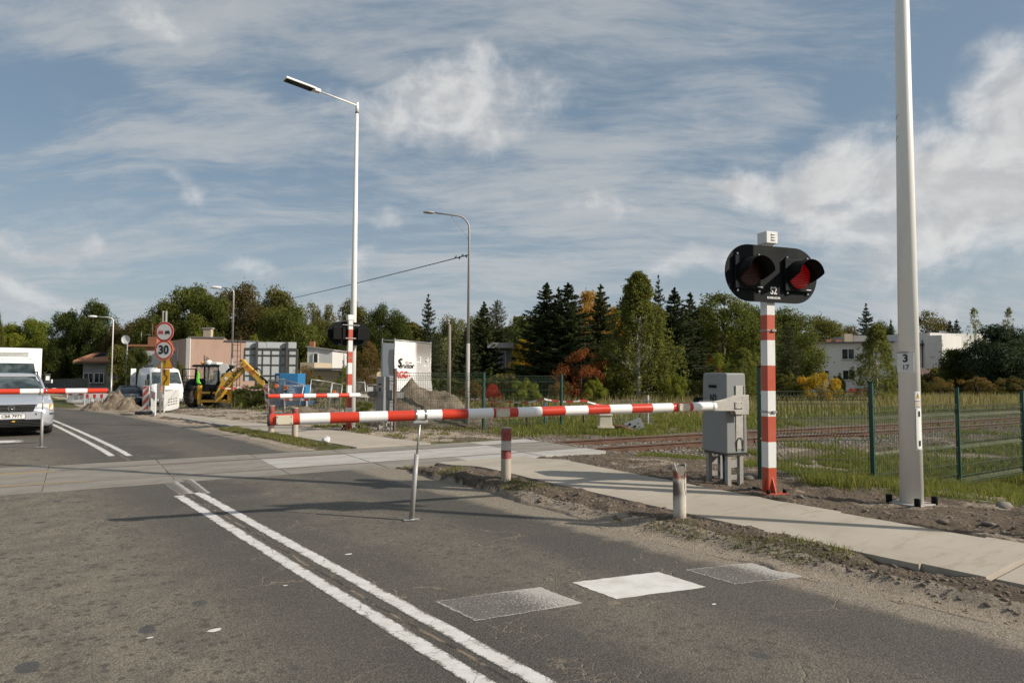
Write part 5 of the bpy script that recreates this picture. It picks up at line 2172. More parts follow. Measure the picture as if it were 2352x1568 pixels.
z1c, z2c = SZ(762), SZ(804)
r1 = (SZ(739.3) - SZ(784.5)) / 2
mb = MB()
mb.tube([(0, 0, 0), (0, 0, SZ(742))], .032, 12)
mb.build('post', 'steel', sgn)
mb = MB()
mb.tube([(.04, .10, SZ(905)), (.04, .10, SZ(742))], .03, 12)
mb.build('second_post', 'steel', sgn)
xo = .10
for kind_, zc, rim in (('no_overtaking_sign', z1c, 'sign_red'), ('speed_limit_sign', z2c, 'sign_orange_red')):
    mb = MB()
    mb.cur = 0
    disc(mb, (xo, zc), r1, -.04)
    pl = mb.build(kind_, rim, sgn)
    mb = MB()
    disc(mb, (xo, zc), r1 * .80, -.053, .004)
    mb.build('sign_face', 'sign_white', pl)
    mb = MB()
    disc(mb, (xo, zc), r1 * 1.03, -.036, .004)
    mb.build('sign_edge', 'sign_white', pl)
    if zc == z2c:
        text('lettering', '30', r1 * 1.20, sgn.matrix_basis @ Vector((xo, -.062, zc - .0)), sgn.matrix_basis.to_3x3() @ Vector((1, 0, 0)), UP, 'sign_black', pl, bold=.018, sx=.95)
    else:
        for sgx, mt in ((-1, 'sign_red'), (1, 'sign_black')):
            mb = MB()
            cx = xo + sgx * r1 * .36
            k = r1
            mb.box((cx, -.060, zc - .03), (k * .50, .005, k * .22))
            mb.box((cx, -.060, zc + k * .12), (k * .38, .005, k * .04))
            mb.box((cx - k * .17, -.060, zc + k * .05), (k * .04, .005, k * .16))
            mb.box((cx + k * .17, -.060, zc + k * .05), (k * .04, .005, k * .16))
            for i in (-1, 1):
                mb.box((cx + i * k * .19, -.060, zc - .03 - k * .14), (k * .09, .005, k * .10))
            mb.build('car_symbol', mt, pl)
# warning triangles on the rear post
for zt0, zt1, wx, x0_, y_ in ((SZ(772), SZ(806), r1 * .98, xo + .10, .0), (SZ(806), SZ(846.5), r1 * .84, xo + .05, -.0)):
    mb = MB()
    mb.prism([Vector((x0_ - wx, y_, zt1)), Vector((x0_ + wx, y_, zt1)), Vector((x0_, y_, zt0 + .15))], (0, -.01, 0))
    tr = mb.build('warning_triangle', 'sign_orange_red', sgn)
    mb = MB()
    mb.prism([Vector((x0_ - wx * .90, y_ - .011, zt1 + .035)), Vector((x0_ + wx * .90, y_ - .011, zt1 + .035)), Vector((x0_, y_ - .011, zt0 + .08))], (0, -.003, 0))
    mb.build('sign_face', 'sign_yellow', tr)
mb = MB()
ex, ez0, ez1 = xo + .05, SZ(842), SZ(824)
mb.prism([Vector((ex - .015, -.02, SZ(837))), Vector((ex + .015, -.02, SZ(837))), Vector((ex + .035, -.02, SZ(824))), Vector((ex - .035, -.02, SZ(824)))], (0, -.004, 0))
disc(mb, (ex, SZ(840.5)), .022, -.02, .004, 12)
mb.build('exclamation_mark', 'sign_black', sgn)
bz0, bz1 = SZ(885.5), SZ(847.5)
bx0, bx1 = xo - .13, xo + .23
mb = MB()
mb.box(((bx0 + bx1) / 2, .04, (bz0 + bz1) / 2), (bx1 - bx0, .012, bz1 - bz0))
db = mb.build('diversion_board', 'sign_yellow', sgn)
mb = MB()
ax_ = xo - .0
hb = bz1 - bz0
pts_ = [(ax_, .03, bz0 + .06 * hb), (ax_ + .01, .03, bz0 + .22 * hb), (ax_ + .12, .03, bz0 + .38 * hb), (ax_ + .12, .03, bz0 + .55 * hb), (ax_, .03, bz0 + .72 * hb), (ax_, .03, bz0 + .86 * hb)]
for a_, b_ in zip(pts_[:-1], pts_[1:]):
    a_, b_ = Vector(a_), Vector(b_)
    d_ = (b_ - a_).normalized()
    sdv = Vector((-d_.z, 0, d_.x)) * .020
    mb.prism([a_ - sdv - d_ * .01, a_ + sdv - d_ * .01, b_ + sdv + d_ * .01, b_ - sdv + d_ * .01], (0, -.004, 0))
mb.prism([Vector((ax_ - .05, .03, bz0 + .84 * hb)), Vector((ax_ + .05, .03, bz0 + .84 * hb)), Vector((ax_, .03, bz0 + .95 * hb))], (0, -.004, 0))
mb.build('diversion_arrow', 'sign_black', db)
mb = MB()
mb.tube([(0, 0, SZ(893)), (0, 0, SZ(889))], .036, 12)
mb.tube([(0, 0, SZ(898)), (0, 0, SZ(896))], .036, 12)
mb.build('reflective_band', 'orange', sgn)


def stripe_board(parent, w, h, z0, n=6, right=True, y=-.02):
    """white board with red diagonal bands, clipped to the board"""
    mb = MB()
    mb.box((0, 0, z0 + h / 2), (w, .03, h))
    bd = mb.build('board', 'sign_white', parent, bevel=.005)
    mb = MB()
    sl_ = 1 if right else -1
    step = h / 3
    for k in range(-1, 4):
        zb = z0 + k * step
        # band between lines z = zb + slope*x and + step/2
        poly_ = []
        cut = lambda z: max(z0 + .02, min(z0 + h - .02, z))
        xl, xr = -w / 2 + .015, w / 2 - .015
        zl0, zr0 = zb - sl_ * w * .5, zb + sl_ * w * .5
        pts_ = [(xl, cut(zl0)), (xr, cut(zr0)), (xr, cut(zr0 + step * .5)), (xl, cut(zl0 + step * .5))]
        if abs(pts_[1][1] - pts_[2][1]) < 1e-4 and abs(pts_[0][1] - pts_[3][1]) < 1e-4:
            continue
        mb.prism([Vector((x, -.016, z)) for x, z in pts_], (0, -.003, 0))
    mb.build('red_stripes', 'sign_orange_red', bd)
    return bd


def delineator(label, p, w=.25, h=1.0, rz=0.0, z0=.12, right=True, tilt=0):
    th = thing('delineator_board', label, 'delineator', p, rz, 'red and white delineator boards')
    if tilt:
        th.rotation_euler = (0, tilt, rz)
    stripe_board(th, w, h, z0, right=right)
    mb = MB()
    mb.box((0, 0, .06), (.42, .75, .12))
    mb.build('rubber_foot', 'plastic_dark', th, bevel=.02)
    return th


delineator('red and white striped board standing left of the round signs', G(334, 951), .29, 1.05, R(-8))
delineator('near striped board left of the rubble heap', G(214, 919), .36, .95, R(-5))
delineator('far striped board at the road edge left of the rubble heap', G(194, 915), .36, .95, R(-5))
delineator('leaning striped board behind the two worn bollards', G(615, 938), .24, 1.15, R(-10), right=False, tilt=R(-6))
for i, px_ in enumerate((232, 239)):
    p = Vector((P(px_, 900, 52).x, 52, 0))
    p.z = T(p.x, p.y)
    delineator(('left', 'right')[i] + ' one of two small striped boards far behind the rubble heap', p, .35, 1.1, 0)
# white works barriers


def works_barrier(label, a, b, h, slats=True, red=True):
    a, b = Vector((a[0], a[1], 0)), Vector((b[0], b[1], 0))
    L = (b - a).length
    rz = math.atan2((b - a).y, (b - a).x)
    th = thing('works_barrier', label, 'barrier', (a.x, a.y, T(a.x, a.y)), rz, 'white plastic works barriers')
    mb = MB()
    mb.box((.03, 0, h / 2), (.06, .05, h))
    mb.box((L - .03, 0, h / 2), (.06, .05, h))
    mb.box((L / 2, 0, .10), (L - .12, .05, .16))
    mb.build('frame', 'sign_white', th, bevel=.008)
    mb = MB()
    mb.box((L / 2, 0, h - .17), (L - .12, .045, .30))
    top = mb.build('top_rail', 'sign_white', th, bevel=.006)
    if red:
        mb = MB()
        n = 6
        for k in range(n):
            if k % 2 == 0:
                mb.box((.10 + (k + .5) * (L - .2) / n, -.026, h - .17), ((L - .2) / n * .75, .006, .26))
        mb.build('red_blocks', 'sign_red', top)
    if slats:
        for k in range(int(L / .12)):
            mb = MB()
            mb.box((.12 + k * .12, 0, h / 2 - .04), (.035, .03, h - .50))
            mb.build('slat', 'sign_white', th)
    else:
        mb = MB()
        mb.box((L / 2, 0, h * .40), (L - .12, .02, h * .55))
        mb.build('panel', 'sign_white', th)
        for r0_ in range(3):
            for k in range(4):
                mb = MB()
                mb.box((L * .28 + k * L * .17, -.012, h * .30 + r0_ * h * .13), (L * .10, .006, h * .045))
                mb.build('slot', 'frame_dark', th)
    for x in (.15, L - .15):
        mb = MB()
        mb.box((x, 0, .03), (.10, .50, .06))
        mb.build('foot', 'plastic_dark', th)
    return th


ga, gb_ = G(344, 949), G(369, 954)
works_barrier('white plastic works barrier with red blocks beside the sign post', (ga.x - .02, ga.y + .15), (gb_.x - .08, gb_.y - .25), 1.0)
ga, gb_ = G(371, 947), G(410, 942)
works_barrier('plain white plastic works barrier in front of the white van', (ga.x, ga.y + .2), (gb_.x, gb_.y), .95, slats=False, red=False)
p = Vector((P(215, 900, 45).x, 45, 0))
works_barrier('far works barrier between the two striped boards', (p.x - .6, 45), (p.x + 1.0, 45), 1.0)
p = Vector((P(240, 900, 50).x, 50, 0))
works_barrier('red and white works barrier behind the rubble heap', (p.x - .9, 50), (p.x + 1.0, 50), 1.1)
p = Vector((P(192, 900, 66).x, 66, 0))
works_barrier('distant works barrier at the bend before the dark fence', (p.x - 1.6, 66), (p.x + 1.6, 66), 1.0, slats=False)
# cable conduit box post behind delineator
gp = G(342, 945)
th = thing('junction_post', 'grey utility box on a post behind the striped board', 'box', (gp.x, gp.y + 1.0, T(gp.x, gp.y + 1)))
mb = MB()
mb.box((0, 0, .95), (.28, .2, .75))
mb.build('casing', 'render_grey', th, bevel=.01)
mb = MB()
mb.box((0, 0, .3), (.08, .08, .6))
mb.build('post', 'steel', th)


# ---------------------------------------------------------------- temporary site fences
def site_fence(label, corners, Y0, Y1, mat='steel'):
    """tube frame from four pixel corners: top left, top right, bottom right, bottom left"""
    Ys = (Y0, Y1, Y1, Y0)
    pts_ = [P(px_, py_, Y) for (px_, py_), Y in zip(corners, Ys)]
    for i in (2, 3):
        pts_[i].z = T(pts_[i].x, pts_[i].y) + .05
    base = pts_[3]
    th = thing('site_fence', label, 'site fence', base, 0, 'tubular site fence panels')
    mb = MB()
    for i in range(4):
        mb.tube([pts_[i], pts_[(i + 1) % 4]], .022, 8)
    mb.build('frame', 'steel', th, world=True)
    mb = MB()
    nW = 18
    for k in range(1, nW):
        u = k / nW
        mb.tube([pts_[0].lerp(pts_[1], u), pts_[3].lerp(pts_[2], u)], .0045, 3, cap=False)
    for k in range(1, 8):
        u = k / 8
        mb.tube([pts_[0].lerp(pts_[3], u), pts_[1].lerp(pts_[2], u)], .005, 3, cap=False)
    o_ = mb.build('wire_mesh', 'galv_wire', th, world=True)
    o_['kind'] = 'stuff'
    for i in (2, 3):
        mb = MB()
        mb.box(pts_[i] - UP * .03, (.22, .6, .10))
        mb.build('foot_block', 'render_grey', th, world=True)
    return th


site_fence('leaning tubular fence panel in front of the blue trailer', [(617, 872), (653, 871), (651, 942), (615, 942)], 27.5, 27)
site_fence('tubular fence panel right beside the blue trailer wheels', [(654, 872), (698, 884), (684, 942), (652, 942)], 27, 26.5)
site_fence('first slanting fence panel right of the blue trailer', [(715, 871), (764, 878), (753, 943), (706, 945)], 27.5, 28.5)
site_fence('second slanting fence panel with rounded top right of the blue trailer', [(762, 879), (786, 883), (780, 941), (752, 943)], 28.6, 30)
site_fence('fence panel just left of cabinet N3 behind the short barrier arm', [(812, 878), (838, 878), (842, 940), (812, 940)], 29, 29)
site_fence('fence panel right behind cabinet N3 with a small notice', [(843, 883), (884, 884), (884, 941), (845, 941)], 29.2, 29.5)
mb = MB()
pn = P(850, 893, 28.9)
mb.box(pn, (.25, .01, .18))
ob = mb.build('notice_plate', 'sign_white')
tag(ob, 'small white notice hung on the site fence near cabinet N3', 'notice')
for px_, py_, Yp, lb_ in ((656, 890, 26.9, 'orange warning lamp hung near the blue trailer lettering'), (768, 901, 27.5, 'orange warning lamp on the slanting fence panel'), (635, 886, 27.3, 'round orange beacon above the leaning striped board')):
    th = thing('warning_lamp', lb_, 'lamp', P(px_, py_, Yp), 0, 'orange works lamps')
    mb = MB()
    if px_ == 635:
        mb.tube([(0, .03, 0), (0, -.03, 0)], .09, 16)
    else:
        mb.box((0, 0, 0), (.14, .06, .15), taper=.85)
    mb.build('lamp_body', 'orange', th, bevel=.01)
    mb = MB()
    mb.box((0, 0, -.14), (.12, .06, .08))
    mb.build('battery_case', 'plastic_dark', th)


# ---------------------------------------------------------------- vehicles
def wheel(th, x, y, R_, w, rimmat='steel', rim=.62):
    """axle along local x; hub at height R_"""
    mb = MB()
    n = 28
    prof_ = [(w * .5, R_ * rim), (w * .5, R_ * .93), (w * .38, R_ * .99), (0, R_), (-w * .38, R_ * .99), (-w * .5, R_ * .93), (-w * .5, R_ * rim)]
    rings = [[Vector((x + a, y + r * math.cos(t), R_ + r * math.sin(t))) for a, r in prof_] for t in np.linspace(0, 2 * math.pi, n + 1)]
    mb.loft(rings, closed=False, cap=False)
    ty = mb.build('wheel', 'rubber', th)
    mb = MB()
    sgn_ = 1 if x > 0 else -1
    mb.tube([(x - w * .45, y, R_), (x + w * .45, y, R_)], R_ * rim, 24)
    rm = mb.build('rim', rimmat, ty)
    mb = MB()
    for k in range(5):
        a = k * 2 * math.pi / 5
        mb.tube([(x + sgn_ * w * .46, y + R_ * .38 * math.cos(a), R_ + R_ * .38 * math.sin(a)), (x + sgn_ * w * .462, y + R_ * .38 * math.cos(a), R_ + R_ * .38 * math.sin(a))], R_ * .11, 8)
    mb.build('rim_opening', 'black_matt', ty)
    return ty


def body_ring(y, pts):
    """right half profile -> full ring, from bottom right, over the top, to bottom left"""
    r = [Vector((x, y, z)) for x, z in pts]
    l = [Vector((-x, y, z)) for x, z in reversed(pts)]
    return r + l


def lofted(th, name, mat, stations, smooth=True, sub=0):
    mb = MB()
    mb.loft([body_ring(y, p) for y, p in stations], closed=True, cap=True, smooth=smooth)
    ob = mb.build(name, mat, th)
    return ob


# silver estate car (front towards -y)
gl = G(112, 995)
latc, sc0 = ls(gl.x, gl.y)
latc -= .80
cx_, cy_ = xy(latc, sc0 - .85)
car = thing('estate_car', 'silver estate car facing the lowered left barrier', 'car', (cx_, cy_, T(cx_, cy_)), ROADROT)
sec = lambda w, z0, z1, z2, k=1.0: [(w * .90, z0), (w * .985, z0 + .08), (w, z1), (w * .985, z2 - .10), (w * .93, z2 - .02), (w * .55, z2 + .015), (w * .25, z2 + .022)]
lower = [(0.0, sec(.62, .34, .45, .60)), (.04, sec(.70, .26, .45, .66)), (.16, sec(.80, .22, .50, .72)), (.40, sec(.855, .20, .55, .80)), (.9, sec(.873, .20, .60, .89)), (1.45, sec(.873, .20, .62, .97)),
         (2.2, sec(.873, .20, .65, .99)), (3.4, sec(.873, .20, .65, .99)), (4.2, sec(.86, .22, .65, .99)), (4.6, sec(.82, .28, .60, .93)), (4.68, sec(.74, .36, .55, .80))]
lofted(car, 'body', 'car_silver', lower)
gh = lambda w0, w1, z0, z1: [(w0, z0), (w0 * .97, z0 + (z1 - z0) * .35), (w1 * 1.02, z0 + (z1 - z0) * .75), (w1 * .93, z1 - .02), (w1 * .6, z1 + .01)]
lofted(car, 'glasshouse', 'glass_car', [(1.25, [(.72, .93), (.70, .94), (.66, .95), (.60, .96), (.4, .965)]), (1.75, gh(.76, .58, .94, 1.27)), (2.15, gh(.79, .60, .95, 1.40)), (3.6, gh(.79, .60, .95, 1.42)), (4.25, gh(.76, .57, .95, 1.34)), (4.55, [(.70, .93), (.68, .95), (.62, .97), (.56, .98), (.4, .985)])])
lofted(car, 'roof', 'car_silver', [(2.02, [(.585, 1.375), (.57, 1.395), (.50, 1.412), (.25, 1.425)]), (2.4, [(.615, 1.40), (.60, 1.43), (.52, 1.452), (.25, 1.465)]), (3.6, [(.615, 1.40), (.60, 1.43), (.52, 1.452), (.25, 1.46)]), (4.25, [(.585, 1.32), (.57, 1.345), (.50, 1.36), (.25, 1.37)])])
for s_ in (-1, 1):
    mb = MB()
    mb.tube([(s_ * .745, 1.28, .95), (s_ * .70, 1.52, 1.10), (s_ * .655, 1.80, 1.27), (s_ * .60, 2.08, 1.40)], .034, 8)
    mb.build('windscreen_pillar', 'car_silver', car)
    mb = MB()
    mb.tube([(s_ * .60, 2.10, 1.42), (s_ * .605, 2.2, 1.49), (s_ * .605, 3.7, 1.49), (s_ * .59, 3.85, 1.42)], .016, 8)
    mb.build('roof_rail', 'black_paint', car)
    mb = MB()
    mb.sphere((s_ * .93, 1.55, 1.02), .1, 10, 8, sc=(1.0, .6, .75))
    mb.build('wing_mirror', 'car_silver', car)
    # headlight
    mb = MB()
    mb.prism([Vector((s_ * .46, .045, .60)), Vector((s_ * .80, .115, .615)), Vector((s_ * .815, .17, .745)), Vector((s_ * .50, .09, .755))], (0, .10, 0))
    hl = mb.build('headlight', 'head_glass', car, bevel=.012)
    mb = MB()
    mb.prism([Vector((s_ * .74, .085, .62)), Vector((s_ * .80, .10, .622)), Vector((s_ * .81, .15, .74)), Vector((s_ * .75, .125, .745))], (0, .05, 0))
    mb.build('indicator', 'amber', hl)
    mb = MB()
    for xx in (.56, .67):
        mb.tube([(s_ * xx, .058 + (xx - .46) * .18, .683), (s_ * xx, .068 + (xx - .46) * .18, .683)], .044, 14)
    mb.build('lens', 'mirror_plastic', hl)
    wheel(car, s_ * .755, .88, .315, .20)
    wheel(car, s_ * .755, 3.58, .315, .20)
    mb = MB()
    mb.prism([Vector((s_ * .46, -.012, .50)), Vector((s_ * .83, .125, .50)), Vector((s_ * .83, .125, .535)), Vector((s_ * .46, -.012, .54))], (0, .06, 0))
    mb.build('bumper_strip', 'plastic_dark', car)
mb = MB()
mb.prism([Vector((-.42, -.022, .585)), Vector((.42, -.022, .585)), Vector((.47, .03, .74)), Vector((-.47, .03, .74))], (0, .05, 0))
gr = mb.build('grille', 'black_matt', car)
for k in range(4):
    mb = MB()
    z = .612 + k * .032
    mb.box((0, -.022 + k * .011, z), (.84 + k * .02, .012, .007))
    mb.build('grille_bar', 'chrome', gr)
mb = MB()
mb.tube([(0, -.028, .665), (0, -.045, .665)], .072, 24)
em = mb.build('emblem', 'chrome', car)
mb = MB()
mb.tube([(0, -.0455, .665), (0, -.047, .665)], .059, 24)
mb.build('emblem_field', 'black_matt', em)
mb = MB()
for pts_ in ([(-.028, .712), (-.012, .672), (0, .700), (.012, .672), (.028, .712)], [(-.052, .690), (-.026, .625), (0, .665), (.026, .625), (.052, .690)]):
    for a_, b_ in zip(pts_[:-1], pts_[1:]):
        mb.tube([(a_[0], -.049, a_[1]), (b_[0], -.049, b_[1])], .0055, 5)
mb.build('emblem_letters', 'chrome', em)
mb = MB()
mb.box((0, -.015, .475), (.54, .02, .125))
pf = mb.build('plate_frame', 'plastic_dark', car, bevel=.004)
mb = MB()
mb.box((0, -.027, .475), (.52, .006, .108))
npz = mb.build('number_plate', 'sign_white', car)
mb = MB()
mb.box((-.24, -.031, .475), (.038, .003, .104))
mb.build('plate_band', 'eu_blue', npz)
Mx = car.matrix_basis
text('lettering', 'CBR 79TY', .098, Mx @ Vector((.018, -.032, .476)), Mx.to_3x3() @ Vector((1, 0, 0)), UP, 'sign_black', car, bold=.002, sx=.92)
mb = MB()
mb.prism([Vector((-.60, .01, .24)), Vector((.60, .01, .24)), Vector((.60, -.006, .40)), Vector((-.60, -.006, .40))], (0, .06, 0))
it = mb.build('lower_intake', 'black_matt', car)
for k in range(4):
    mb = MB()
    mb.box((0, -.004, .265 + k * .036), (1.10, .012, .010))
    mb.build('intake_bar', 'plastic_dark', it)
mb = MB()
mb.box((.05, -.012, .36), (.06, .01, .025))
mb.build('tow_cover', 'sign_yellow', car)
for s_ in (-1, 1):
    mb = MB()
    mb.tube([(s_ * .25 - .3, 1.24, .965), (s_ * .25, 1.42, 1.04), (s_ * .25 + .1, 1.5, 1.09)], .009, 5)
    mb.build('wiper', 'black_matt', car)
mb = MB()
mb.box((0, 2.3, .17), (1.5, 4.2, .12))
mb.build('underbody', 'black_matt', car)
mb = MB()
for x, y in ((-.36, 2.35), (.36, 2.35)):
    mb.box((x, y, 1.0), (.44, .12, .5))
    mb.box((x, y, 1.28), (.22, .09, .16))
mb.build('seats', 'plastic_dark', car)
mb = MB()
mb.tube([(.36, 1.85, .98), (.36, 1.83, 1.0)], .17, 18)
mb.build('steering_wheel', 'black_matt', car)

# white box truck behind it
sT = 31.0
PT = P(95, 860, 27.2)
latT, sT = ls(PT.x, PT.y)
latT -= 1.06
tx, ty_ = xy(latT, sT)
trk = thing('box_truck', 'white refrigerated box truck waiting behind the silver car', 'truck', (tx, ty_, T(tx, ty_)), ROADROT)
HT = P(95, 800, PT.y).z - T(tx, ty_)
mb = MB()
mb.box((0, 2.2, (HT + .85) / 2), (2.12, 4.4, HT - .85))
mb.build('cargo_box', 'car_white', trk, bevel=.03, seg=3)
mb = MB()
mb.box((0, -.14, HT - .28), (1.5, .28, .34))
un = mb.build('cooling_unit', 'car_white', trk, bevel=.05, seg=3)
for k in range(4):
    mb = MB()
    mb.box((.10, -.285, HT - .20 - k * .045), (1.0, .01, .016))
    mb.build('grille_slot', 'frame_dark', un)
cabst = lambda w, z0, z1, z2: [(w * .97, z0), (w, z0 + .15), (w, z1), (w * .96, (z1 + z2) / 2 + .2), (w * .88, z2 - .08), (w * .6, z2)]
lofted(trk, 'cab', 'car_white', [(-2.28, cabst(.78, .42, .75, 1.0)), (-2.2, cabst(.92, .35, .8, 1.12)), (-1.75, cabst(.97, .30, 1.0, 1.30)), (-1.40, cabst(.98, .30, 1.1, 1.60)), (-.95, cabst(.98, .30, 1.1, 2.14)), (-.75, cabst(.98, .30, 1.1, 2.24)), (-.02, cabst(.98, .30, 1.1, 2.26))])
mb = MB()
mb.prism([Vector((-.82, -1.66, 1.39)), Vector((.82, -1.66, 1.39)), Vector((.74, -1.08, 2.06)), Vector((-.74, -1.08, 2.06))], (0, -.03, .02))
mb.build('windscreen', 'glass_car', trk)
for s_ in (-1, 1):
    mb = MB()
    mb.prism([Vector((s_ * .985, -1.35, 1.30)), Vector((s_ * .985, -.35, 1.30)), Vector((s_ * .90, -.40, 1.95)), Vector((s_ * .90, -.95, 1.95))], (s_ * .008, 0, 0))
    mb.build('side_window', 'glass_car', trk)
    mb = MB()
    mb.box((s_ * 1.18, -1.25, 1.50), (.19, .08, .38))
    mr = mb.build('wing_mirror', 'plastic_dark', trk, bevel=.02)
    mb = MB()
    mb.box((s_ * 1.18, -1.292, 1.52), (.12, .006, .16))
    mb.build('mirror_glass', 'mirror_plastic', mr)
    mb = MB()
    mb.box((s_ * 1.32, -1.25, 1.40), (.05, .06, .14))
    mb.build('side_marker', 'sign_white', trk, bevel=.01)
    wheel(trk, s_ * .86, -1.4, .35, .22, 'car_white')
    wheel(trk, s_ * .82, 2.9, .35, .30, 'car_white')
    mb = MB()
    mb.box((s_ * .62, -2.24, .86), (.36, .10, .24))
    mb.build('headlight', 'head_glass', trk, bevel=.03)
mb = MB()
mb.box((0, -2.29, .86), (.7, .04, .20))
mb.build('grille', 'plastic_dark', trk)
mb = MB()
mb.box((0, -2.25, .48), (1.8, .14, .26))
mb.build('bumper', 'plastic_grey', trk, bevel=.04)
mb = MB()
mb.box((0, 1.6, .62), (.8, 5.4, .24))
mb.build('chassis', 'black_matt', trk)


# white van and the dark car parked by the site
def van(label, base, rz, name='delivery_van'):
    th = thing(name, label, 'van', base, rz)
    cs = lambda w, z0, z1, z2: [(w * .95, z0), (w, z0 + .2), (w, z1), (w * .955, z1 + (z2 - z1) * .55), (w * .86, z2 - .09), (w * .6, z2)]
    lofted(th, 'body', 'car_white', [(0, cs(.80, .40, .7, .95)), (.08, cs(.92, .30, .8, 1.12)), (.55, cs(.99, .26, .95, 1.25)), (.95, cs(1.0, .26, 1.05, 1.52)), (1.35, cs(1.0, .26, 1.1, 2.02)),
                                     (1.75, cs(1.0, .26, 1.1, 2.33)), (2.2, cs(1.0, .26, 1.1, 2.42)), (5.7, cs(1.0, .26, 1.1, 2.42)), (5.9, cs(.97, .32, 1.1, 2.36))])
    mb = MB()
    mb.prism([Vector((-.86, .84, 1.40)), Vector((.86, .84, 1.40)), Vector((.76, 1.48, 2.12)), Vector((-.76, 1.48, 2.12))], (0, -.035, .02))
    ws = mb.build('windscreen', 'glass_car', th)
    for s_ in (-1, 1):
        mb = MB()
        mb.prism([Vector((s_ * .995, 1.05, 1.32)), Vector((s_ * .995, 2.15, 1.32)), Vector((s_ * .93, 2.15, 2.0)), Vector((s_ * .93, 1.50, 2.0))], (s_ * .010, 0, 0))
        mb.build('side_window', 'glass_car', th)
        wheel(th, s_ * .88, .95, .35, .23)
        wheel(th, s_ * .88, 4.7, .35, .23)
        mb = MB()
        mb.prism([Vector((s_ * .52, .02, .80)), Vector((s_ * .90, .10, .84)), Vector((s_ * .93, .22, 1.08)), Vector((s_ * .60, .05, 1.02))], (0, .10, 0))
        mb.build('headlight', 'head_glass', th, bevel=.02)
        mb = MB()
        mb.box((s_ * 1.12, 1.15, 1.48), (.18, .08, .32))
        mb.build('wing_mirror', 'plastic_dark', th, bevel=.03)
    mb = MB()
    mb.box((0, .00, .92), (1.0, .04, .24))
    gr_ = mb.build('grille', 'plastic_dark', th)
    mb = MB()
    for k in range(3):
        mb.box((0, -.03, .86 + k * .06), (.96, .012, .012))
    mb.build('grille_bars', 'chrome', gr_)
    mb = MB()
    mb.box((0, .06, .42), (1.75, .12, .28))
    mb.build('bumper', 'plastic_grey', th, bevel=.05)
    mb = MB()
    mb.box((0, 3, .25), (1.6, 4.6, .14))
    mb.build('underbody', 'black_matt', th)
    mb = MB()
    mb.tube([(-.5, .78, 1.40), (.1, .98, 1.58)], .012, 5)
    mb.tube([(.15, .78, 1.40), (.6, .98, 1.58)], .012, 5)
    mb.build('wiper', 'black_matt', th)
    return th


vp = G(388, 934)
vn = van('white panel van with ladder rack parked between signs and backhoe', Vector((vp.x, vp.y, T(vp.x, vp.y))), R(37))
vn.scale = (1.08, 1.08, 1.10)
mb = MB()
for y in (2.4, 3.6, 4.8):
    mb.box((0, y, 2.50), (1.7, .05, .05))
mb.box((-.6, 3.6, 2.56), (.06, 3.4, .06))
mb.box((.6, 3.6, 2.56), (.06, 3.4, .06))
mb.build('ladder_rack', 'frame_dark', vn)
mb = MB()
mb.prism([Vector((-1.02, 2.3, .45)), Vector((-1.02, 3.5, .45)), Vector((-1.02, 3.5, 1.05)), Vector((-1.02, 2.3, 1.05))], (-.01, 0, 0))
mb.build('side_moulding', 'plastic_grey', vn)
# side door of the van standing open at the back
mb = MB()
mb.box((-1.2, 5.95, 1.35), (.35, .05, 2.0), rz=R(18))
dr_ = mb.build('rear_door', 'car_white', vn, bevel=.02)
mb = MB()
for zz in (1.75, 1.62, 1.5):
    mb.box((-1.2, 5.916, zz), (.2, .004, .03), rz=R(18))
mb.build('door_print', 'frame_dark', dr_)

dp = Vector((P(296, 900, 47).x, 47, 0))
dp.z = T(dp.x, dp.y)
dcar = thing('parked_car', 'dark parked car half hidden by the rubble heap', 'car', dp, R(30))
lofted(dcar, 'body', 'car_dark', [(y, [(x, z) for x, z in p]) for y, p in lower])
lofted(dcar, 'glasshouse', 'glass_car', [(1.25, [(.72, .93), (.70, .94), (.66, .95), (.60, .96), (.4, .965)]), (2.15, gh(.79, .60, .95, 1.42)), (3.4, gh(.79, .60, .95, 1.42)), (4.4, [(.70, .93), (.68, .95), (.62, .97), (.56, .98), (.4, .985)])])
lofted(dcar, 'roof', 'car_dark', [(2.1, [(.60, 1.40), (.57, 1.42), (.50, 1.43), (.25, 1.44)]), (3.4, [(.60, 1.40), (.57, 1.43), (.52, 1.45), (.25, 1.46)])])
for s_ in (-1, 1):
    wheel(dcar, s_ * .755, .88, .32, .20)
    wheel(dcar, s_ * .755, 3.58, .32, .20)
    mb = MB()
    mb.prism([Vector((s_ * .46, .045, .60)), Vector((s_ * .80, .115, .615)), Vector((s_ * .815, .17, .745)), Vector((s_ * .50, .09, .755))], (0, .10, 0))
    mb.build('headlight', 'head_glass', dcar)
mb = MB()
mb.box((0, .02, .66), (.8, .05, .14))
mb.build('grille', 'chrome', dcar)
gk = thing('roadside_box', 'small white and red box beside the dark parked car', 'box', Vector((P(259, 895, 50).x, 50, T(P(259, 895, 50).x, 50))))
mb = MB()
mb.box((0, 0, .6), (.3, .3, 1.2))
mb.build('casing', 'sign_white', gk, bevel=.02)
mb = MB()
mb.box((-.1, -.155, .6), (.05, .01, .8))
mb.build('red_stripe', 'sign_red', gk)

# ---------------------------------------------------------------- backhoe loader, seen from behind
bp = G(487, 938)
BY = bp.y
bz = T(bp.x, bp.y)
bh = thing('backhoe_loader', 'yellow backhoe loader with raised digging arm lettered NEW HOLLAND', 'backhoe loader', (bp.x, BY, bz))
SC = BY / 1568


def B(px, py, y=0.0):
    """local point of the machine from where it is seen, y behind its tail"""
    p = P(px, py, BY + y)
    return p - Vector((bp.x, BY, bz))


def pix5(x, y):
    return 312.4 + x / 6.32, 716.6 + y / 6.32


def B5(x, y, d_=0.0):
    return B(*pix5(x, y), d_)


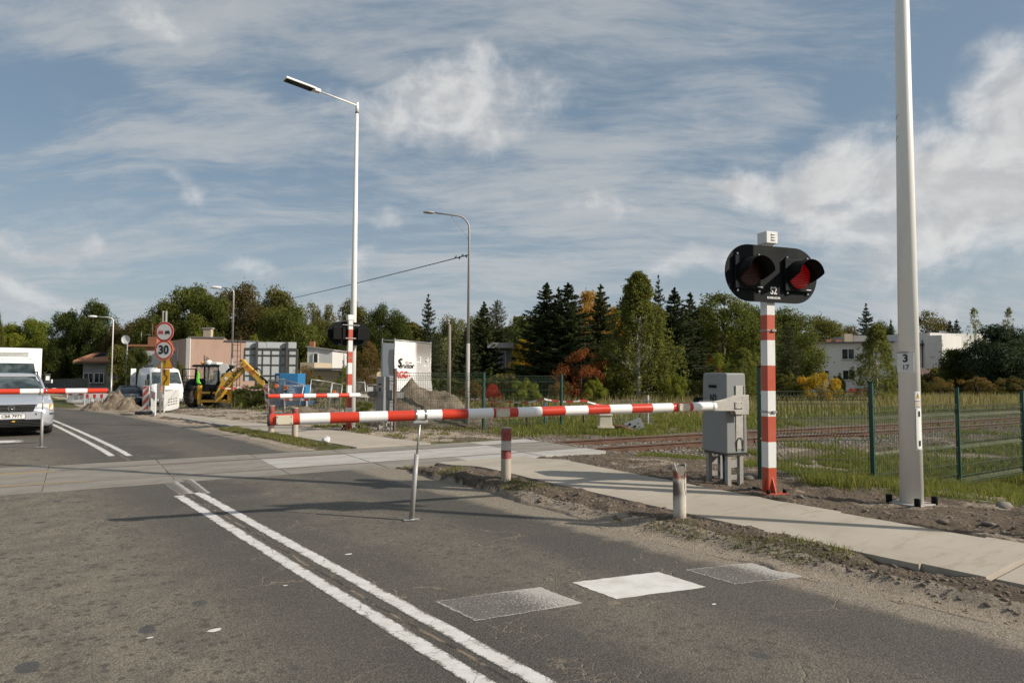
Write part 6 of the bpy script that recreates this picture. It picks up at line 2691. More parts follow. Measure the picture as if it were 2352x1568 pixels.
for (x0, x1, y0, y1, yy, nm) in ((755, 905, 1090, 1400, 1.6, 'rear'), (1165, 1300, 1060, 1400, 1.6, 'rear')):
    c0, c1 = B5(x0, y0, yy), B5(x1, y1, yy)
    cxw = (c0.x + c1.x) / 2
    hR = .74
    mb = MB()
    prof_ = [(.24, hR * .5), (.24, hR * .93), (.18, hR), (0, hR * 1.01), (-.18, hR), (-.24, hR * .93), (-.24, hR * .5)]
    mb.loft([[Vector((cxw + a, yy + r * math.cos(t), hR + r * math.sin(t))) for a, r in prof_] for t in np.linspace(0, 2 * math.pi, 29)], closed=False, cap=False)
    wt_ = mb.build('rear_wheel', 'rubber', bh)
    mb = MB()
    for k in range(22):
        t = k * 2 * math.pi / 22
        for sgx in (-1, 1):
            cc_ = Vector((cxw + sgx * .11, yy + hR * 1.02 * math.cos(t + sgx * .07), hR + hR * 1.02 * math.sin(t + sgx * .07)))
            mb.box(cc_, (.22, .05, .06), rot=Matrix.Rotation(t + math.pi / 2 * 0, 3, 'X') @ Matrix.Rotation(sgx * .4, 3, 'Z'))
    mb.build('tread_lugs', 'rubber', wt_)
    mb = MB()
    mb.tube([(cxw - .2, yy, hR), (cxw + .2, yy, hR)], hR * .5, 20)
    mb.build('rim', 'backhoe_yellow', wt_)
for px5, yy in ((1040, 2.9), (1255, 2.9)):
    c0 = B5(px5, 1360, yy)
    mb = MB()
    mb.tube([(c0.x - .19, yy, .46), (c0.x + .19, yy, .46)], .46, 24)
    mb.build('front_wheel', 'rubber', bh, bevel=.05)
mb = MB()
c0, c1 = B5(900, 1000, 2.6), B5(1240, 1300, 2.6)
mb.box(((c0.x + c1.x) / 2, 3.2, 1.0), (.9, 3.2, .8))
mb.build('chassis', 'frame_dark', bh, bevel=.05)
mb = MB()
mb.box(((c0.x + c1.x) / 2, 4.3, 1.55), (.85, 1.6, .5))
mb.build('bonnet', 'backhoe_yellow', bh, bevel=.08)
# fenders
for (xa, xb, ya, yb_) in ((770, 905, 1060, 1110), (1170, 1260, 1010, 1090)):
    a_, b_ = B5(xa, ya, 1.2), B5(xb, yb_, 1.2)
    mb = MB()
    rows_ = []
    for t in np.linspace(.3, math.pi - .3, 10):
        rows_.append([Vector((a_.x, 1.6 - .92 * math.cos(t), .66 + .92 * math.sin(t))), Vector((b_.x, 1.6 - .92 * math.cos(t), .66 + .92 * math.sin(t)))])
    mb.loft(rows_, closed=False, cap=False)
    fd = mb.build('fender', 'black_paint', bh)
    md = fd.modifiers.new('solid', 'SOLIDIFY')
    md.thickness = .04
# cab frame
cl, cr = B5(860, 800, .9), B5(1205, 800, .9)
ztop = B5(1000, 795, .9).z
zbot = B5(1000, 1110, .9).z
xl, xr = cl.x, cr.x
for (x_t, x_b) in ((xl + .05, xl - .02), (xr - .02, xr + .05)):
    for yy in (.9, 2.5):
        mb = MB()
        mb.tube([(x_b, yy, zbot), (x_t, yy, ztop)], .045, 6)
        mb.build('cab_pillar', 'black_paint', bh)
xm = B5(1000, 800, .9).x
mb = MB()
mb.tube([(xm, .88, ztop), (xm + .02, .88, zbot)], .04, 6)
mb.build('cab_pillar', 'black_paint', bh)
mb = MB()
mb.box(((xl + xr) / 2 + .0, 1.7, ztop + .06), (xr - xl + .34, 2.0, .13), taper=.9)
mb.build('cab_roof', 'black_paint', bh, bevel=.04)
mb = MB()
mb.box(((xl + xr) / 2 + .1, 1.6, ztop + .20), (.62, .8, .14))
mb.build('roof_unit', 'car_white', bh, bevel=.03)
for dx_, mt in ((-.43, 'amber'), (-.1, 'sign_white')):
    mb = MB()
    mb.sphere(((xl + xr) / 2 + dx_, 1.3, ztop + .22), .10 if dx_ < -.3 else .20, 12, 8, sc=(1, 1, .9))
    mb.build('beacon' if dx_ < -.3 else 'roof_dome', mt, bh)
mb = MB()
mb.box(((xl + xr) / 2, 2.52, (ztop + zbot) / 2), (xr - xl - .05, .01, ztop - zbot))
mb.build('windscreen', 'clear_glass', bh)
mb = MB()
mb.box(((xm + xr) / 2, .885, (ztop + zbot) / 2 + .1), (xr - xm - .10, .01, (ztop - zbot) * .78))
mb.build('rear_window', 'clear_glass', bh)
for x_ in (xl, xr):
    mb = MB()
    mb.box((x_, 1.7, (ztop + zbot) / 2), (.01, 1.5, ztop - zbot - .1))
    mb.build('side_window', 'clear_glass', bh)
mb = MB()
mb.box(((xl + xr) / 2 + .1, 1.75, zbot + .25), (.5, .5, .5))
mb.box(((xl + xr) / 2 + .1, 2.0, zbot + .65), (.45, .12, .7))
mb.build('seat', 'plastic_dark', bh, bevel=.05)
mb = MB()
for i, x in enumerate(np.linspace(xl + .1, xr - .05, 5)):
    mb.tube([(x, .84, ztop - .04), (x, .79, ztop - .04)], .06, 10)
mb.build('work_lights', 'mirror_plastic', bh)
mb = MB()
a_, b_ = B5(875, 860, .80), B5(940, 1040, .80)
mb.prism([Vector((a_.x + .05, .80, a_.z)), Vector((a_.x + .14, .80, a_.z - .03)), Vector((a_.x + .15, .80, a_.z - .5)), Vector((b_.x, .80, b_.z)), Vector((a_.x + .16, .80, b_.z)), Vector((a_.x + .02, .80, b_.z + .05)), Vector((a_.x, .80, a_.z - .4))], (0, .10, 0))
mb.build('hi_vis_jacket', 'hi_vis', bh, bevel=.03)
# open door to the left
dl0, dl1 = B5(705, 825, 1.4), B5(862, 1020, 1.1)
mb = MB()
for p0, p1 in (((dl0.x, dl0.z), (dl1.x, dl0.z)), ((dl1.x, dl0.z), (dl1.x, dl1.z)), ((dl1.x, dl1.z), (dl0.x, dl1.z)), ((dl0.x, dl1.z), (dl0.x, dl0.z))):
    mb.tube([(p0[0], 1.2, p0[1]), (p1[0], 1.2, p1[1])], .03, 6)
mb.tube([(dl0.x, 1.2, dl0.z * .45 + dl1.z * .55), (dl1.x, 1.2, dl0.z * .45 + dl1.z * .55)], .02, 6)
mb.build('open_door', 'black_paint', bh)
mb = MB()
q0 = B5(1275, 815, .6)
mb.tube([(q0.x, .6, q0.z), (q0.x, .64, q0.z)], .27, 24)
mb.build('round_mirror', 'sign_white', bh)
# rear frame and stabilisers
f0, f1, f2, f3 = B5(905, 1062), B5(945, 1330), B5(1340, 1062), B5(1383, 1330)
for a_, b_ in ((f0, f1), (f2, f3)):
    mb = MB()
    mb.box(((a_.x + b_.x) / 2, 0, (a_.z + b_.z) / 2), (b_.x - a_.x, .20, a_.z - b_.z))
    sh = mb.build('stabiliser', 'backhoe_yellow', bh, bevel=.015)
    mb = MB()
    mb.box(((a_.x + b_.x) / 2, 0, (b_.z) / 2 + .03), ((b_.x - a_.x) * .62, .14, b_.z + .1))
    mb.box(((a_.x + b_.x) / 2, 0, .03), (.34, .30, .06))
    mb.build('stabiliser_leg', 'plastic_grey', sh)
    mb = MB()
    for k in range(4):
        mb.prism([Vector((a_.x + .04, -.104, a_.z - .25 - k * .13)), Vector((b_.x - .04, -.104, a_.z - .13 - k * .13)), Vector((b_.x - .04, -.104, a_.z - .08 - k * .13)), Vector((a_.x + .04, -.104, a_.z - .20 - k * .13))], (0, -.003, 0))
    mb.build('hazard_stripes', 'orange', sh)
mb = MB()
for z0_, z1_ in ((1155, 1185), (1272, 1310)):
    a_, b_ = B5(930, z0_), B5(1360, z1_)
    mb.box(((a_.x + b_.x) / 2, .02, (a_.z + b_.z) / 2), (b_.x - a_.x, .16, a_.z - b_.z))
mb.build('cross_frame', 'backhoe_yellow', bh, bevel=.01)
mb = MB()
a_, b_ = B5(950, 1190), B5(1085, 1300)
r_ = random.Random(2)
for k in range(12):
    x = r_.uniform(a_.x, b_.x)
    mb.tube([(x, -.02, r_.uniform(b_.z, a_.z)), (x + r_.uniform(-.3, .3), .05, r_.uniform(b_.z, a_.z) + .1)], .025, 6)
mb.build('hoses', 'black_matt', bh)
mb = MB()
a_, b_ = B5(1240, 1190), B5(1345, 1270)
mb.box(((a_.x + b_.x) / 2, .12, (a_.z + b_.z) / 2), (b_.x - a_.x, .1, a_.z - b_.z))
mb.build('ballast_box', 'black_matt', bh)
# boom: outline seen from the side, 0.26 m thick
bo = [(1135, 1285), (1150, 1180), (1180, 1120), (1230, 1010), (1228, 930), (1250, 885), (1300, 880), (1400, 862), (1500, 820), (1555, 790), (1580, 812), (1560, 850), (1500, 920), (1440, 975), (1370, 1035), (1290, 1150), (1230, 1240), (1165, 1295)]
mb = MB()
mb.prism([B5(x, y, -.45) for x, y in bo], (0, .26, 0))
bm_ = mb.build('boom', 'backhoe_yellow', bh, bevel=.02)
di = [(1495, 700), (1520, 682), (1560, 684), (1600, 740), (1680, 815), (1760, 890), (1815, 930), (1830, 950), (1850, 1040), (1838, 1075), (1800, 1050), (1740, 985), (1640, 890), (1560, 825), (1520, 770)]
mb = MB()
mb.prism([B5(x, y, -.52) for x, y in di], (0, .24, 0))
mb.build('dipper_arm', 'backhoe_yellow', bh, bevel=.02)
mb = MB()
mb.tube([B5(1310, 870, -.5), B5(1420, 790, -.5)], .055, 10)
mb.build('cylinder', 'black_paint', bh)
mb = MB()
mb.tube([B5(1420, 790, -.5), B5(1530, 735, -.5)], .028, 10)
mb.build('piston_rod', 'chrome', bh)
mb = MB()
mb.tube([B5(1820, 940, -.5), B5(1900, 1010, -.5)], .05, 10)
mb.tube([B5(1075, 1200, -.3), B5(1200, 1000, -.3)], .05, 10)
mb.build('cylinder', 'black_paint', bh)
for (a_, b_, c_) in (((1540, 850), (1500, 770), (1560, 740)), ((1700, 860), (1760, 760), (1830, 870)), ((1710, 850), (1790, 775), (1815, 900)), ((1320, 860), (1350, 790), (1400, 830))):
    mb = MB()
    p0, p1, p2 = B5(*a_, -.56), B5(*b_, -.60), B5(*c_, -.56)
    mb.tube([(p0 * (1 - t) ** 2 + p1 * 2 * t * (1 - t) * 1.0 + p2 * t * t) for t in np.linspace(0, 1, 9)], .018, 5)
    mb.build('hydraulic_hose', 'black_matt', bh)
mb = MB()
for x, y in ((1255, 920), (1555, 815), (1145, 1265), (1520, 705), (1810, 930)):
    p = B5(x, y, -.54)
    mb.tube([p, p + Vector((0, .3, 0))], .055, 12)
mb.build('pivot_pin', 'frame_dark', bh)
# lower linkage and bucket
mb = MB()
mb.prism([B5(x, y, -.5) for x, y in ((1820, 1020), (1860, 1040), (1935, 1120), (1925, 1150), (1880, 1120), (1830, 1070))], (0, .18, 0))
mb.build('bucket_link', 'backhoe_yellow', bh, bevel=.01)
mb = MB()
mb.prism([B5(x, y, -.75) for x, y in ((1880, 1120), (1950, 1120), (2010, 1190), (1990, 1330), (1930, 1400), (1900, 1380), (1930, 1290), (1900, 1200))], (0, .6, 0))
mb.build('bucket', 'frame_dark', bh, bevel=.02)
# lettering along the boom
a_, b_ = B5(1240, 1145, -.46), B5(1425, 915, -.46)
text('lettering', 'NEW HOLLAND', .29, bh.matrix_basis @ ((a_ + b_) / 2 + Vector((.03, -.005, -.0))), (b_ - a_), UP, 'sign_black', bh, bold=.008, sx=.93)
a_, b_ = B5(1612, 790, -.53), B5(1695, 895, -.53)
text('lettering', 'B115 C', .20, bh.matrix_basis @ ((a_ + b_) / 2 + Vector((.0, -.005, .0))), (b_ - a_), UP, 'sign_red', bh, bold=.006)
p = B5(1305, 960, -.455)
mb = MB()
mb.tube([p, p + Vector((0, -.006, 0))], .085, 16)
mb.build('emblem', 'sign_white', bh)

# ---------------------------------------------------------------- blue trailer machine
tb = G(672, 941)
tr_ = thing('blue_trailer', 'blue works trailer with a tall rear housing, behind the tubular fences', 'trailer', tb)


def TB(x, y, d_=0.0):
    p = P(588 + x / 6.095, 753.4 + y / 6.095, tb.y + d_)
    return p - Vector(tb)


a_, b_ = TB(325, 632, .9), TB(588, 800, .9)
mb = MB()
mb.box(((a_.x + b_.x) / 2, 1.5, a_.z - .55), (b_.x - a_.x, 1.2, 1.1))
hs_ = mb.build('tall_housing', 'machine_blue', tr_, bevel=.02)
a2, b2 = TB(258, 632, 1.0), TB(325, 780, 1.0)
mb = MB()
mb.box(((a2.x + b2.x) / 2, 1.55, a2.z - .55), (b2.x - a2.x - .01, 1.1, 1.1))
mb.build('side_housing', 'machine_navy', tr_, bevel=.02)
w0, w1 = TB(278, 665, .9), TB(312, 745, .9)
mb = MB()
mb.box(((w0.x + w1.x) / 2, .985, (w0.z + w1.z) / 2), (w1.x - w0.x, .01, w0.z - w1.z))
mb.build('inspection_window', 'sign_white', tr_)
a_, b_ = TB(420, 798), TB(692, 985)
mb = MB()
mb.box(((a_.x + b_.x) / 2, .45, (a_.z + b_.z) / 2), (b_.x - a_.x, .9, a_.z - b_.z))
mb.build('front_cabinet', 'machine_blue', tr_, bevel=.02)
a3, b3 = TB(580, 825), TB(636, 915)
mb = MB()
mb.box(((a3.x + b3.x) / 2, -.006, (a3.z + b3.z) / 2), (b3.x - a3.x, .01, a3.z - b3.z))
mb.build('recess', 'machine_navy', tr_)
a4, b4 = TB(340, 795, .15), TB(415, 985, .15)
mb = MB()
mb.box(((a4.x + b4.x) / 2, .55, (a4.z + b4.z) / 2), (b4.x - a4.x, .8, a4.z - b4.z))
mb.build('side_cabinet', 'machine_navy', tr_, bevel=.02)
c_ = TB(550, 807)
text('lettering', 'WWW.MABOLETYN.PL', .115, tr_.matrix_basis @ Vector((c_.x, -.012, c_.z)), (1, 0, 0), UP, 'sign_white', tr_, bold=.003, sx=.85)
c_ = TB(497, 857)
mb = MB()
for k in range(24):
    if k in (2, 3, 14, 15):
        continue
    t0, t1 = k * math.pi / 12, (k + 1) * math.pi / 12
    mb.prism([Vector((c_.x + r * math.cos(t), -.012, c_.z + r * math.sin(t))) for r, t in ((.105, t0), (.105, t1), (.125, t1), (.125, t0))], (0, -.003, 0))
mb.build('round_logo', 'sign_white', tr_)
text('lettering', 'ABK', .09, tr_.matrix_basis @ Vector((c_.x, -.012, c_.z)), (1, 0, 0), UP, 'sign_white', tr_, bold=.003)
c_ = TB(497, 893)
mb = MB()
mb.box((c_.x, -.012, c_.z), (.26, .004, .02))
mb.box((c_.x + .04, -.012, c_.z - .06), (.34, .004, .015))
mb.build('print_line', 'sign_white', tr_)
a_, b_ = TB(395, 990, -.1), TB(735, 1018, -.1)
mb = MB()
mb.box(((a_.x + b_.x) / 2, -.05, (a_.z + b_.z) / 2), (b_.x - a_.x, .10, a_.z - b_.z))
lb2 = mb.build('light_bar', 'sign_white', tr_, bevel=.008)
for x in (432, 705):
    p = TB(x, 1002, -.15)
    mb = MB()
    mb.box((p.x, -.11, p.z), (.20, .03, .09))
    mb.build('tail_light', 'tail_red', lb2, bevel=.01)
p = TB(575, 1003, -.15)
mb = MB()
mb.box((p.x, -.11, p.z), (.42, .012, .09))
mb.build('number_plate', 'plastic_grey', lb2)
a_, b_ = TB(410, 1025, .2), TB(720, 1075, .2)
mb = MB()
mb.box(((a_.x + b_.x) / 2, .7, (a_.z + b_.z) / 2), (b_.x - a_.x, 1.6, a_.z - b_.z))
mb.build('chassis', 'machine_navy', tr_, bevel=.02)
for x in (300, 700):
    p = TB(x, 1100, .6)
    mb = MB()
    mb.tube([(p.x - .1, .6, .32), (p.x + .1, .6, .32)], .32, 20)
    mb.build('wheel', 'rubber', tr_, bevel=.03)
a_ = TB(330, 1050, .4)
mb = MB()
mb.box((a_.x, .7, a_.z + .02), (.40, 1.0, .45))
mb.build('mudguard', 'machine_navy', tr_, bevel=.06)
for x in (485, 655):
    p = TB(x, 1048, -.05)
    mb = MB()
    mb.box((p.x, -.02, p.z), (.06, .05, .16))
    mb.build('bracket', 'sign_white', tr_)
for x in (395, 705):
    p = TB(x, 1085, -.15)
    mb = MB()
    mb.box((p.x, -.1, .25), (.05, .05, .5))
    mb.build('stand_leg', 'sign_white', tr_)
mb = MB()
for k, x in enumerate((440, 490, 520, 560, 600)):
    p = TB(x, 785, .2)
    mb.box((p.x, .2, p.z - .02), (.06 if k else .22, .06, .10 if k else .22))
mb.build('valves', 'machine_navy', tr_)

# ---------------------------------------------------------------- banner scaffold
bY = 33.0


def pix3(x, y):
    return 735 + x / 4.266, 661.5 + y / 4.266


def Q3(x, y, Y=bY):
    return P(*pix3(x, y), Y)


m, N, b = newmat('banner_print')
c = N.n('ShaderNodeTexCoord').outputs['UV']
su = N.n('ShaderNodeSeparateXYZ', None, {0: c})
g = N.map(su.outputs[0], .50, .62)
v = N.map(su.outputs[1], .45, .95)
n1 = N.noise(c, 3, 4)
setc(N, b, N.mix(g, (.70, .70, .69), N.mix(v, (.42, .41, .40), (.17, .155, .14))), .6, 0, .3)
m, N, b = newmat('banner_plain')
setc(N, b, (.70, .70, .69), .6)
bY2 = 34.6
q = [Q3(735, 515), Q3(1082, 548), Q3(1097, 1010), Q3(730, 1010)]
q[1] = P(*pix3(1082, 548), bY + 3.0)
q[2] = P(*pix3(1097, 1010), bY + 3.0)
base = Vector((q[0].x, q[0].y, T(q[0].x, q[0].y)))
bn = thing('advertising_banner', 'white advertising banner lettered Servitor on a scaffold frame behind the mound', 'banner', base)
n_ = (q[1] - q[0]).cross(UP).normalized()
n_ = n_ if n_.y < 0 else -n_
V, F, U = [], [], []
nu, nv = 14, 16
for j in range(nv + 1):
    for i in range(nu + 1):
        u, v = i / nu, j / nv
        p = (q[3].lerp(q[2], u)).lerp(q[0].lerp(q[1], u), v)
        p = p + n_ * (.03 * math.sin(u * 9 + v * 4) * .6 + .012 * math.sin(v * 17 + u * 7))
        V.append(tuple(p - base))
        U.append((u, v))
for j in range(nv):
    for i in range(nu):
        k = j * (nu + 1) + i
        F.append((k, k + 1, k + nu + 2, k + nu + 1))
o = npmesh('banner_sheet', V, F, 'banner_print', parent=bn, smooth=True)
uv = o.data.uv_layers.new(name='uv')
uv.data.foreach_set('uv', np.array(U, np.float32)[np.array(F).ravel()].ravel())
q2 = [P(*pix3(612, 535), bY2), Q3(728, 540, bY + .1), Q3(726, 868, bY + .1), P(*pix3(610, 862), bY2)]
mb = MB()
mb.prism([q2[0], q2[1], q2[2], q2[3]], n_ * -.01)
mb.build('side_sheet', 'banner_plain', bn, world=True)
mb = MB()
w_ = [P(*pix3(622, 610), bY2 - .03), Q3(720, 600, bY + .07), Q3(716, 850, bY + .07), P(*pix3(626, 850), bY2 - .03)]
mb.prism(w_, n_ * .006)
mb.build('grey_print', 'render_grey', bn, world=True)
mb = MB()
lo = [P(*pix3(610, 885), bY2), Q3(726, 885, bY + .1), Q3(726, 1010, bY + .1), P(*pix3(610, 1010), bY2)]
mb.prism(lo, n_ * -.01)
mb.build('lower_sheet', 'render_beige', bn, world=True)
mb = MB()


def gp_(x, y, Y):
    p = P(*pix3(x, y), Y)
    return p


for (x, Y) in ((610, bY2), (733, bY), (1085, bY + 3.0)):
    t_ = gp_(x, 505 if x < 1000 else 538, Y)
    mb.tube([t_ + UP * .06, Vector((t_.x, t_.y, T(t_.x, t_.y)))], .03, 8)
for (a_, Ya, b_, Yb) in (((610, 508), bY2, (733, 516), bY), ((733, 506), bY, (1085, 540), bY + 3.0), ((610, 870), bY2, (733, 872), bY)):
    mb.tube([gp_(*a_, Ya), gp_(*b_, Yb)], .028, 8)
mb.build('scaffold_tubes', 'steel', bn, world=True)
mb = MB()
for k in range(9):
    u = k / 8
    p = q[0].lerp(q[1], u)
    mb.tube([p, p + UP * .09], .008, 4)
for k in range(10):
    u = k / 9
    p = q[0].lerp(q[3], u)
    mb.tube([p, p + Vector((-.06, 0, 0))], .008, 4)
mb.build('ties', 'frame_dark', bn, world=True)
rv = (q[1] - q[0])
rv.z = 0
rv.normalize()


def onb(x, y, out=.05):
    """point on the sheet seen at that pixel"""
    px, py = pix3(x, y)
    d = ray(px, py)
    pl_ = q[0]
    nn_ = rv.cross(UP)
    k = (pl_ - Vector((0, 0, EYE))).dot(nn_) / d.dot(nn_)
    return Vector((0, 0, EYE)) + d * k + n_ * out


text('lettering', 'S', .60, onb(774, 735), rv, UP, 'sign_black', bn, ext=.001, bold=.012, sx=1.25, shear=.2)
text('lettering', 'ervitor', .36, onb(841, 762), rv, UP, 'sign_black', bn, ext=.001, bold=.005, sx=1.35, shear=.2)
mb = MB()
p = onb(844, 725)
mb.tube([p, p + n_ * .004], .045, 12)
p2 = onb(846, 740)
mb.build('red_dot', 'sign_red', bn, world=True)
mb = MB()
a_, b_ = onb(862, 732), onb(893, 733)
mb.prism([a_, b_, b_ + UP * .03, a_ + UP * .02], n_ * .004)
mb.build('stroke', 'sign_black', bn, world=True)
text('lettering', 'RGC', .46, onb(793, 850), rv, UP, 'sign_red', bn, ext=.001, bold=.012, sx=1.1)
text('lettering', 'POLSKA', .12, onb(851, 828), rv, UP, 'render_grey', bn, ext=.001, sx=1.4)
text('lettering', 'BUD-PL', .12, onb(851, 857), rv, UP, 'sign_red', bn, ext=.001, bold=.003, sx=1.4)
# printed taps: grey shapes on the sheet
mb = MB()
for x0, y0, x1, y1 in ((972, 680, 982, 860), (935, 720, 975, 728), (990, 865, 1002, 975), (1030, 700, 1052, 712), (1045, 680, 1054, 780), (1005, 755, 1035, 765), (1005, 765, 1014, 860), (1018, 800, 1072, 812), (955, 672, 985, 678)):
    a_, b_, c_, d_ = onb(x0, y0), onb(x1, y0), onb(x1, y1), onb(x0, y1)
    mb.prism([a_, b_, c_, d_], n_ * .003)
mb.build('tap_print', 'sign_white', bn, world=True)
mb = MB()
for x0, y0, x1, y1 in ((982, 680, 986, 860), (1054, 690, 1060, 780), (1018, 812, 1072, 820), (1002, 865, 1008, 975), (1030, 712, 1045, 717)):
    mb.prism([onb(x0, y0), onb(x1, y0), onb(x1, y1), onb(x0, y1)], n_ * .0032)
mb.build('tap_shade_print', 'render_grey', bn, world=True)

# ---------------------------------------------------------------- billboard seen from its back


def pix2(x, y):
    return 367.5 + x / 4.266, 661.5 + y / 4.266


def Q2(x, y, Y):
    return P(*pix2(x, y), Y)


BB = 47.0


def BQ(x, y, o=0.0):
    """point on the turned board seen at that pixel, o in front of it"""
    px, py = pix2(x, y)
    d = ray(px, py)
    nn_ = Vector((.42, -.91, 0)).normalized()
    p0_ = P(*pix2(1090, 700), BB) + nn_ * o
    k = (p0_ - Vector((0, 0, EYE))).dot(nn_) / d.dot(nn_)
    return Vector((0, 0, EYE)) + d * k


BAZ = math.atan2(.42, .91)
a_ = BQ(825, 595)
bbt = thing('billboard', 'grey sheet-metal back of a large billboard on dark posts right of the pink building', 'billboard', (a_.x, a_.y, T(a_.x, a_.y)))
for (xs_, ys_) in (((832, 945, 1005, 1090, 1178, 1240), (597, 655, 750, 855, 910)), ((1262, 1338), (597, 655, 750, 855, 910)), ((842, 948, 1045, 1235, 1338), (525, 592))):
    for i in range(len(xs_) - 1):
        for j in range(len(ys_) - 1):
            p0, p1 = BQ(xs_[i], ys_[j]), BQ(xs_[i + 1], ys_[j + 1])
            q_ = p1 - p0
            mb = MB()
            mb.box((p0 + p1) / 2, (math.hypot(q_.x, q_.y) - .03, .03, -q_.z - .03), rz=BAZ)
            mb.build('sheet_panel', 'sheet_metal', bbt, world=True)
mb = MB()
for x in (825, 1005, 1090, 1178, 1262, 1345):
    p0, p1 = BQ(x, 595, .04), BQ(x, 912, .04)
    mb.box((p0 + p1) / 2, (.06 if x not in (825, 1345) else .12, .05, p0.z - p1.z), rz=BAZ)
for y in (597, 658, 750, 855):
    p0, p1 = BQ(825, y, .08), BQ(1345, y, .08)
    mb.box((p0 + p1) / 2, (math.hypot(p1.x - p0.x, p1.y - p0.y), .04, .05 if y > 600 else .12), rz=BAZ)
mb.build('frame', 'frame_dark', bbt, world=True)
for x in (950, 1245):
    p0 = BQ(x, 525, .22)
    g_ = T(p0.x, p0.y)
    mb = MB()
    mb.box((p0.x, p0.y, (p0.z + g_) / 2), (.16, .2, p0.z - g_), rz=BAZ)
    mb.build('post', 'frame_dark', bbt, world=True)

# ---------------------------------------------------------------- buildings


def window(parent, p, w, h, right, out, mull=True, frame='sign_white', glass='glass_dark', curtain=False):
    """p centre on wall; right and out unit vectors"""
    right, out = Vector(right).normalized(), Vector(out).normalized()
    rot = Matrix((right, -out, UP)).transposed()
    mb = MB()
    t = .07
    for sx_, sz_, ww, hh2 in ((-1, 0, t, h), (1, 0, t, h), (0, -1, w - t, t), (0, 1, w - t, t)):
        mb.box(p + right * sx_ * (w / 2) + UP * sz_ * (h / 2) + out * .02, (ww, .10, hh2), rot=rot)
    if mull:
        mb.box(p + out * .02, (t * .9, .08, h - t), rot=rot)
    wn_ = mb.build('window', frame, parent, world=True)
    mb = MB()
    mb.box(p + out * .0, (w - .02, .03, h - .02), rot=rot)
    mb.build('pane', glass, wn_, world=True)
    mb = MB()
    mb.box(p - UP * (h / 2 + .07) + out * .06, (w + .2, .16, .05), rot=rot)
    mb.build('sill', 'render_grey', wn_, world=True)
    if curtain:
        mb = MB()
        mb.box(p + right * w * .25 + out * .017, (w * .2, .006, h * .8), rot=rot)
        mb.build('curtain', 'curtain', wn_, world=True)
    return wn_


def wallbox(parent, name, mat, a, b, depth, z0, z1, bevel=0.0):
    """box whose front runs from a to b (x,y), going back by depth"""
    a, b = Vector((a[0], a[1], 0)), Vector((b[0], b[1], 0))
    r = (b - a).normalized()
    bk = Vector((-r.y, r.x, 0))
    mb = MB()
    mb.prism([a + UP * z0, b + UP * z0, b + bk * depth + UP * z0, a + bk * depth + UP * z0], UP * (z1 - z0))
    return mb.build(name, mat, parent, world=True, bevel=bevel)


# pink building
PY = 60.0
c0 = P(433, 775, PY)
c1 = P(600, 785, PY + 2.4)
lf = P(387, 778, PY + 6.5)
gz0 = T(c0.x, PY) - .3
pk = thing('pink_building', 'flat-roofed building of faded pink render behind the backhoe', 'building', (c0.x, PY, gz0))
split = P(506.5, 775, PY).x
ps = PY + (split - c0.x) * .36
wallbox(pk, 'wall', 'render_pink', (c0.x, PY), (split, ps), 9, gz0, c0.z)
wallbox(pk, 'wall', 'render_pink', (split, ps + .01), (c1.x, PY + .01 + (c1.x - c0.x) * .36), 8.9, gz0, P(550, 784, PY + 1.5).z)
# shaded flank, going back to the left
v_ = (Vector((c0.x, PY, 0)) - Vector((lf.x, lf.y, 0)))
mb = MB()
mb.prism([Vector((lf.x, lf.y, gz0)), Vector((c0.x, PY, gz0)), Vector((c0.x, PY + 7, gz0)), Vector((lf.x + 1, lf.y + 7, gz0))], UP * (c0.z - gz0 - .05))
mb.build('wall', 'render_pink', pk, world=True)
mb = MB()
p0, p1 = P(429, 800, PY).x, P(438, 800, PY).x
mb.box(((p0 + p1) / 2, PY - .06, (gz0 + c0.z) / 2), (p1 - p0, .12, c0.z - gz0 - .1))
mb.build('corner_pilaster', 'render_white', pk, world=True)
mb = MB()
for xa_, xb_, zz_ in ((c0.x, split, c0.z), (split + .02, c1.x, P(550, 784, PY + 1.5).z)):
    mb.prism([Vector((xa_, PY + (xa_ - c0.x) * .36 - .12, zz_)), Vector((xb_, PY + (xb_ - c0.x) * .36 - .12, zz_)), Vector((xb_ - 3, PY + 8, zz_)), Vector((xa_ - 3, PY + 8, zz_))], UP * .10)
mb.build('roof', 'roof_grey', pk, world=True)
d_ = (Vector((c0.x, PY, 0)) - Vector((lf.x, lf.y, 0))).normalized()
o_ = Vector((-d_.y, d_.x, 0)) * -1
wp_ = P(409, 817, PY + 3.2)
u = (wp_ - Vector((lf.x, lf.y, 0))).dot(d_)
wc_ = Vector((lf.x, lf.y, 0)) + d_ * 3.6
window(pk, Vector((wc_.x, wc_.y, P(409, 817.5, wc_.y).z)), 1.15, 1.5, d_, o_)
chp = P(478, 770, PY + 3)
mb = MB()
mb.box((chp.x, PY + 3, chp.z), (.7, .5, 1.2))
mb.build('chimney', 'render_beige', pk, world=True)
mb = MB()
mb.box((chp.x, PY + 3, chp.z + .65), (.9, .65, .10))
mb.build('chimney_cap', 'render_grey', pk, world=True)
for x0, x1 in ((535, 546), (546, 553)):
    a_, b_ = P(x0, 780, PY - .3).x, P(x1, 780, PY - .3).x
    mb = MB()
    for x in (a_, b_):
        mb.tube([(x, PY - .3, gz0 + 1), (x, PY - .3, c0.z + .2)], .03, 5)
    for z in np.arange(gz0 + 1.2, c0.z, .5):
        mb.tube([(a_, PY - .3, z), (b_, PY - .3, z)], .02, 5)
    mb.build('roof_ladder', 'rail_rust', pk, world=True)
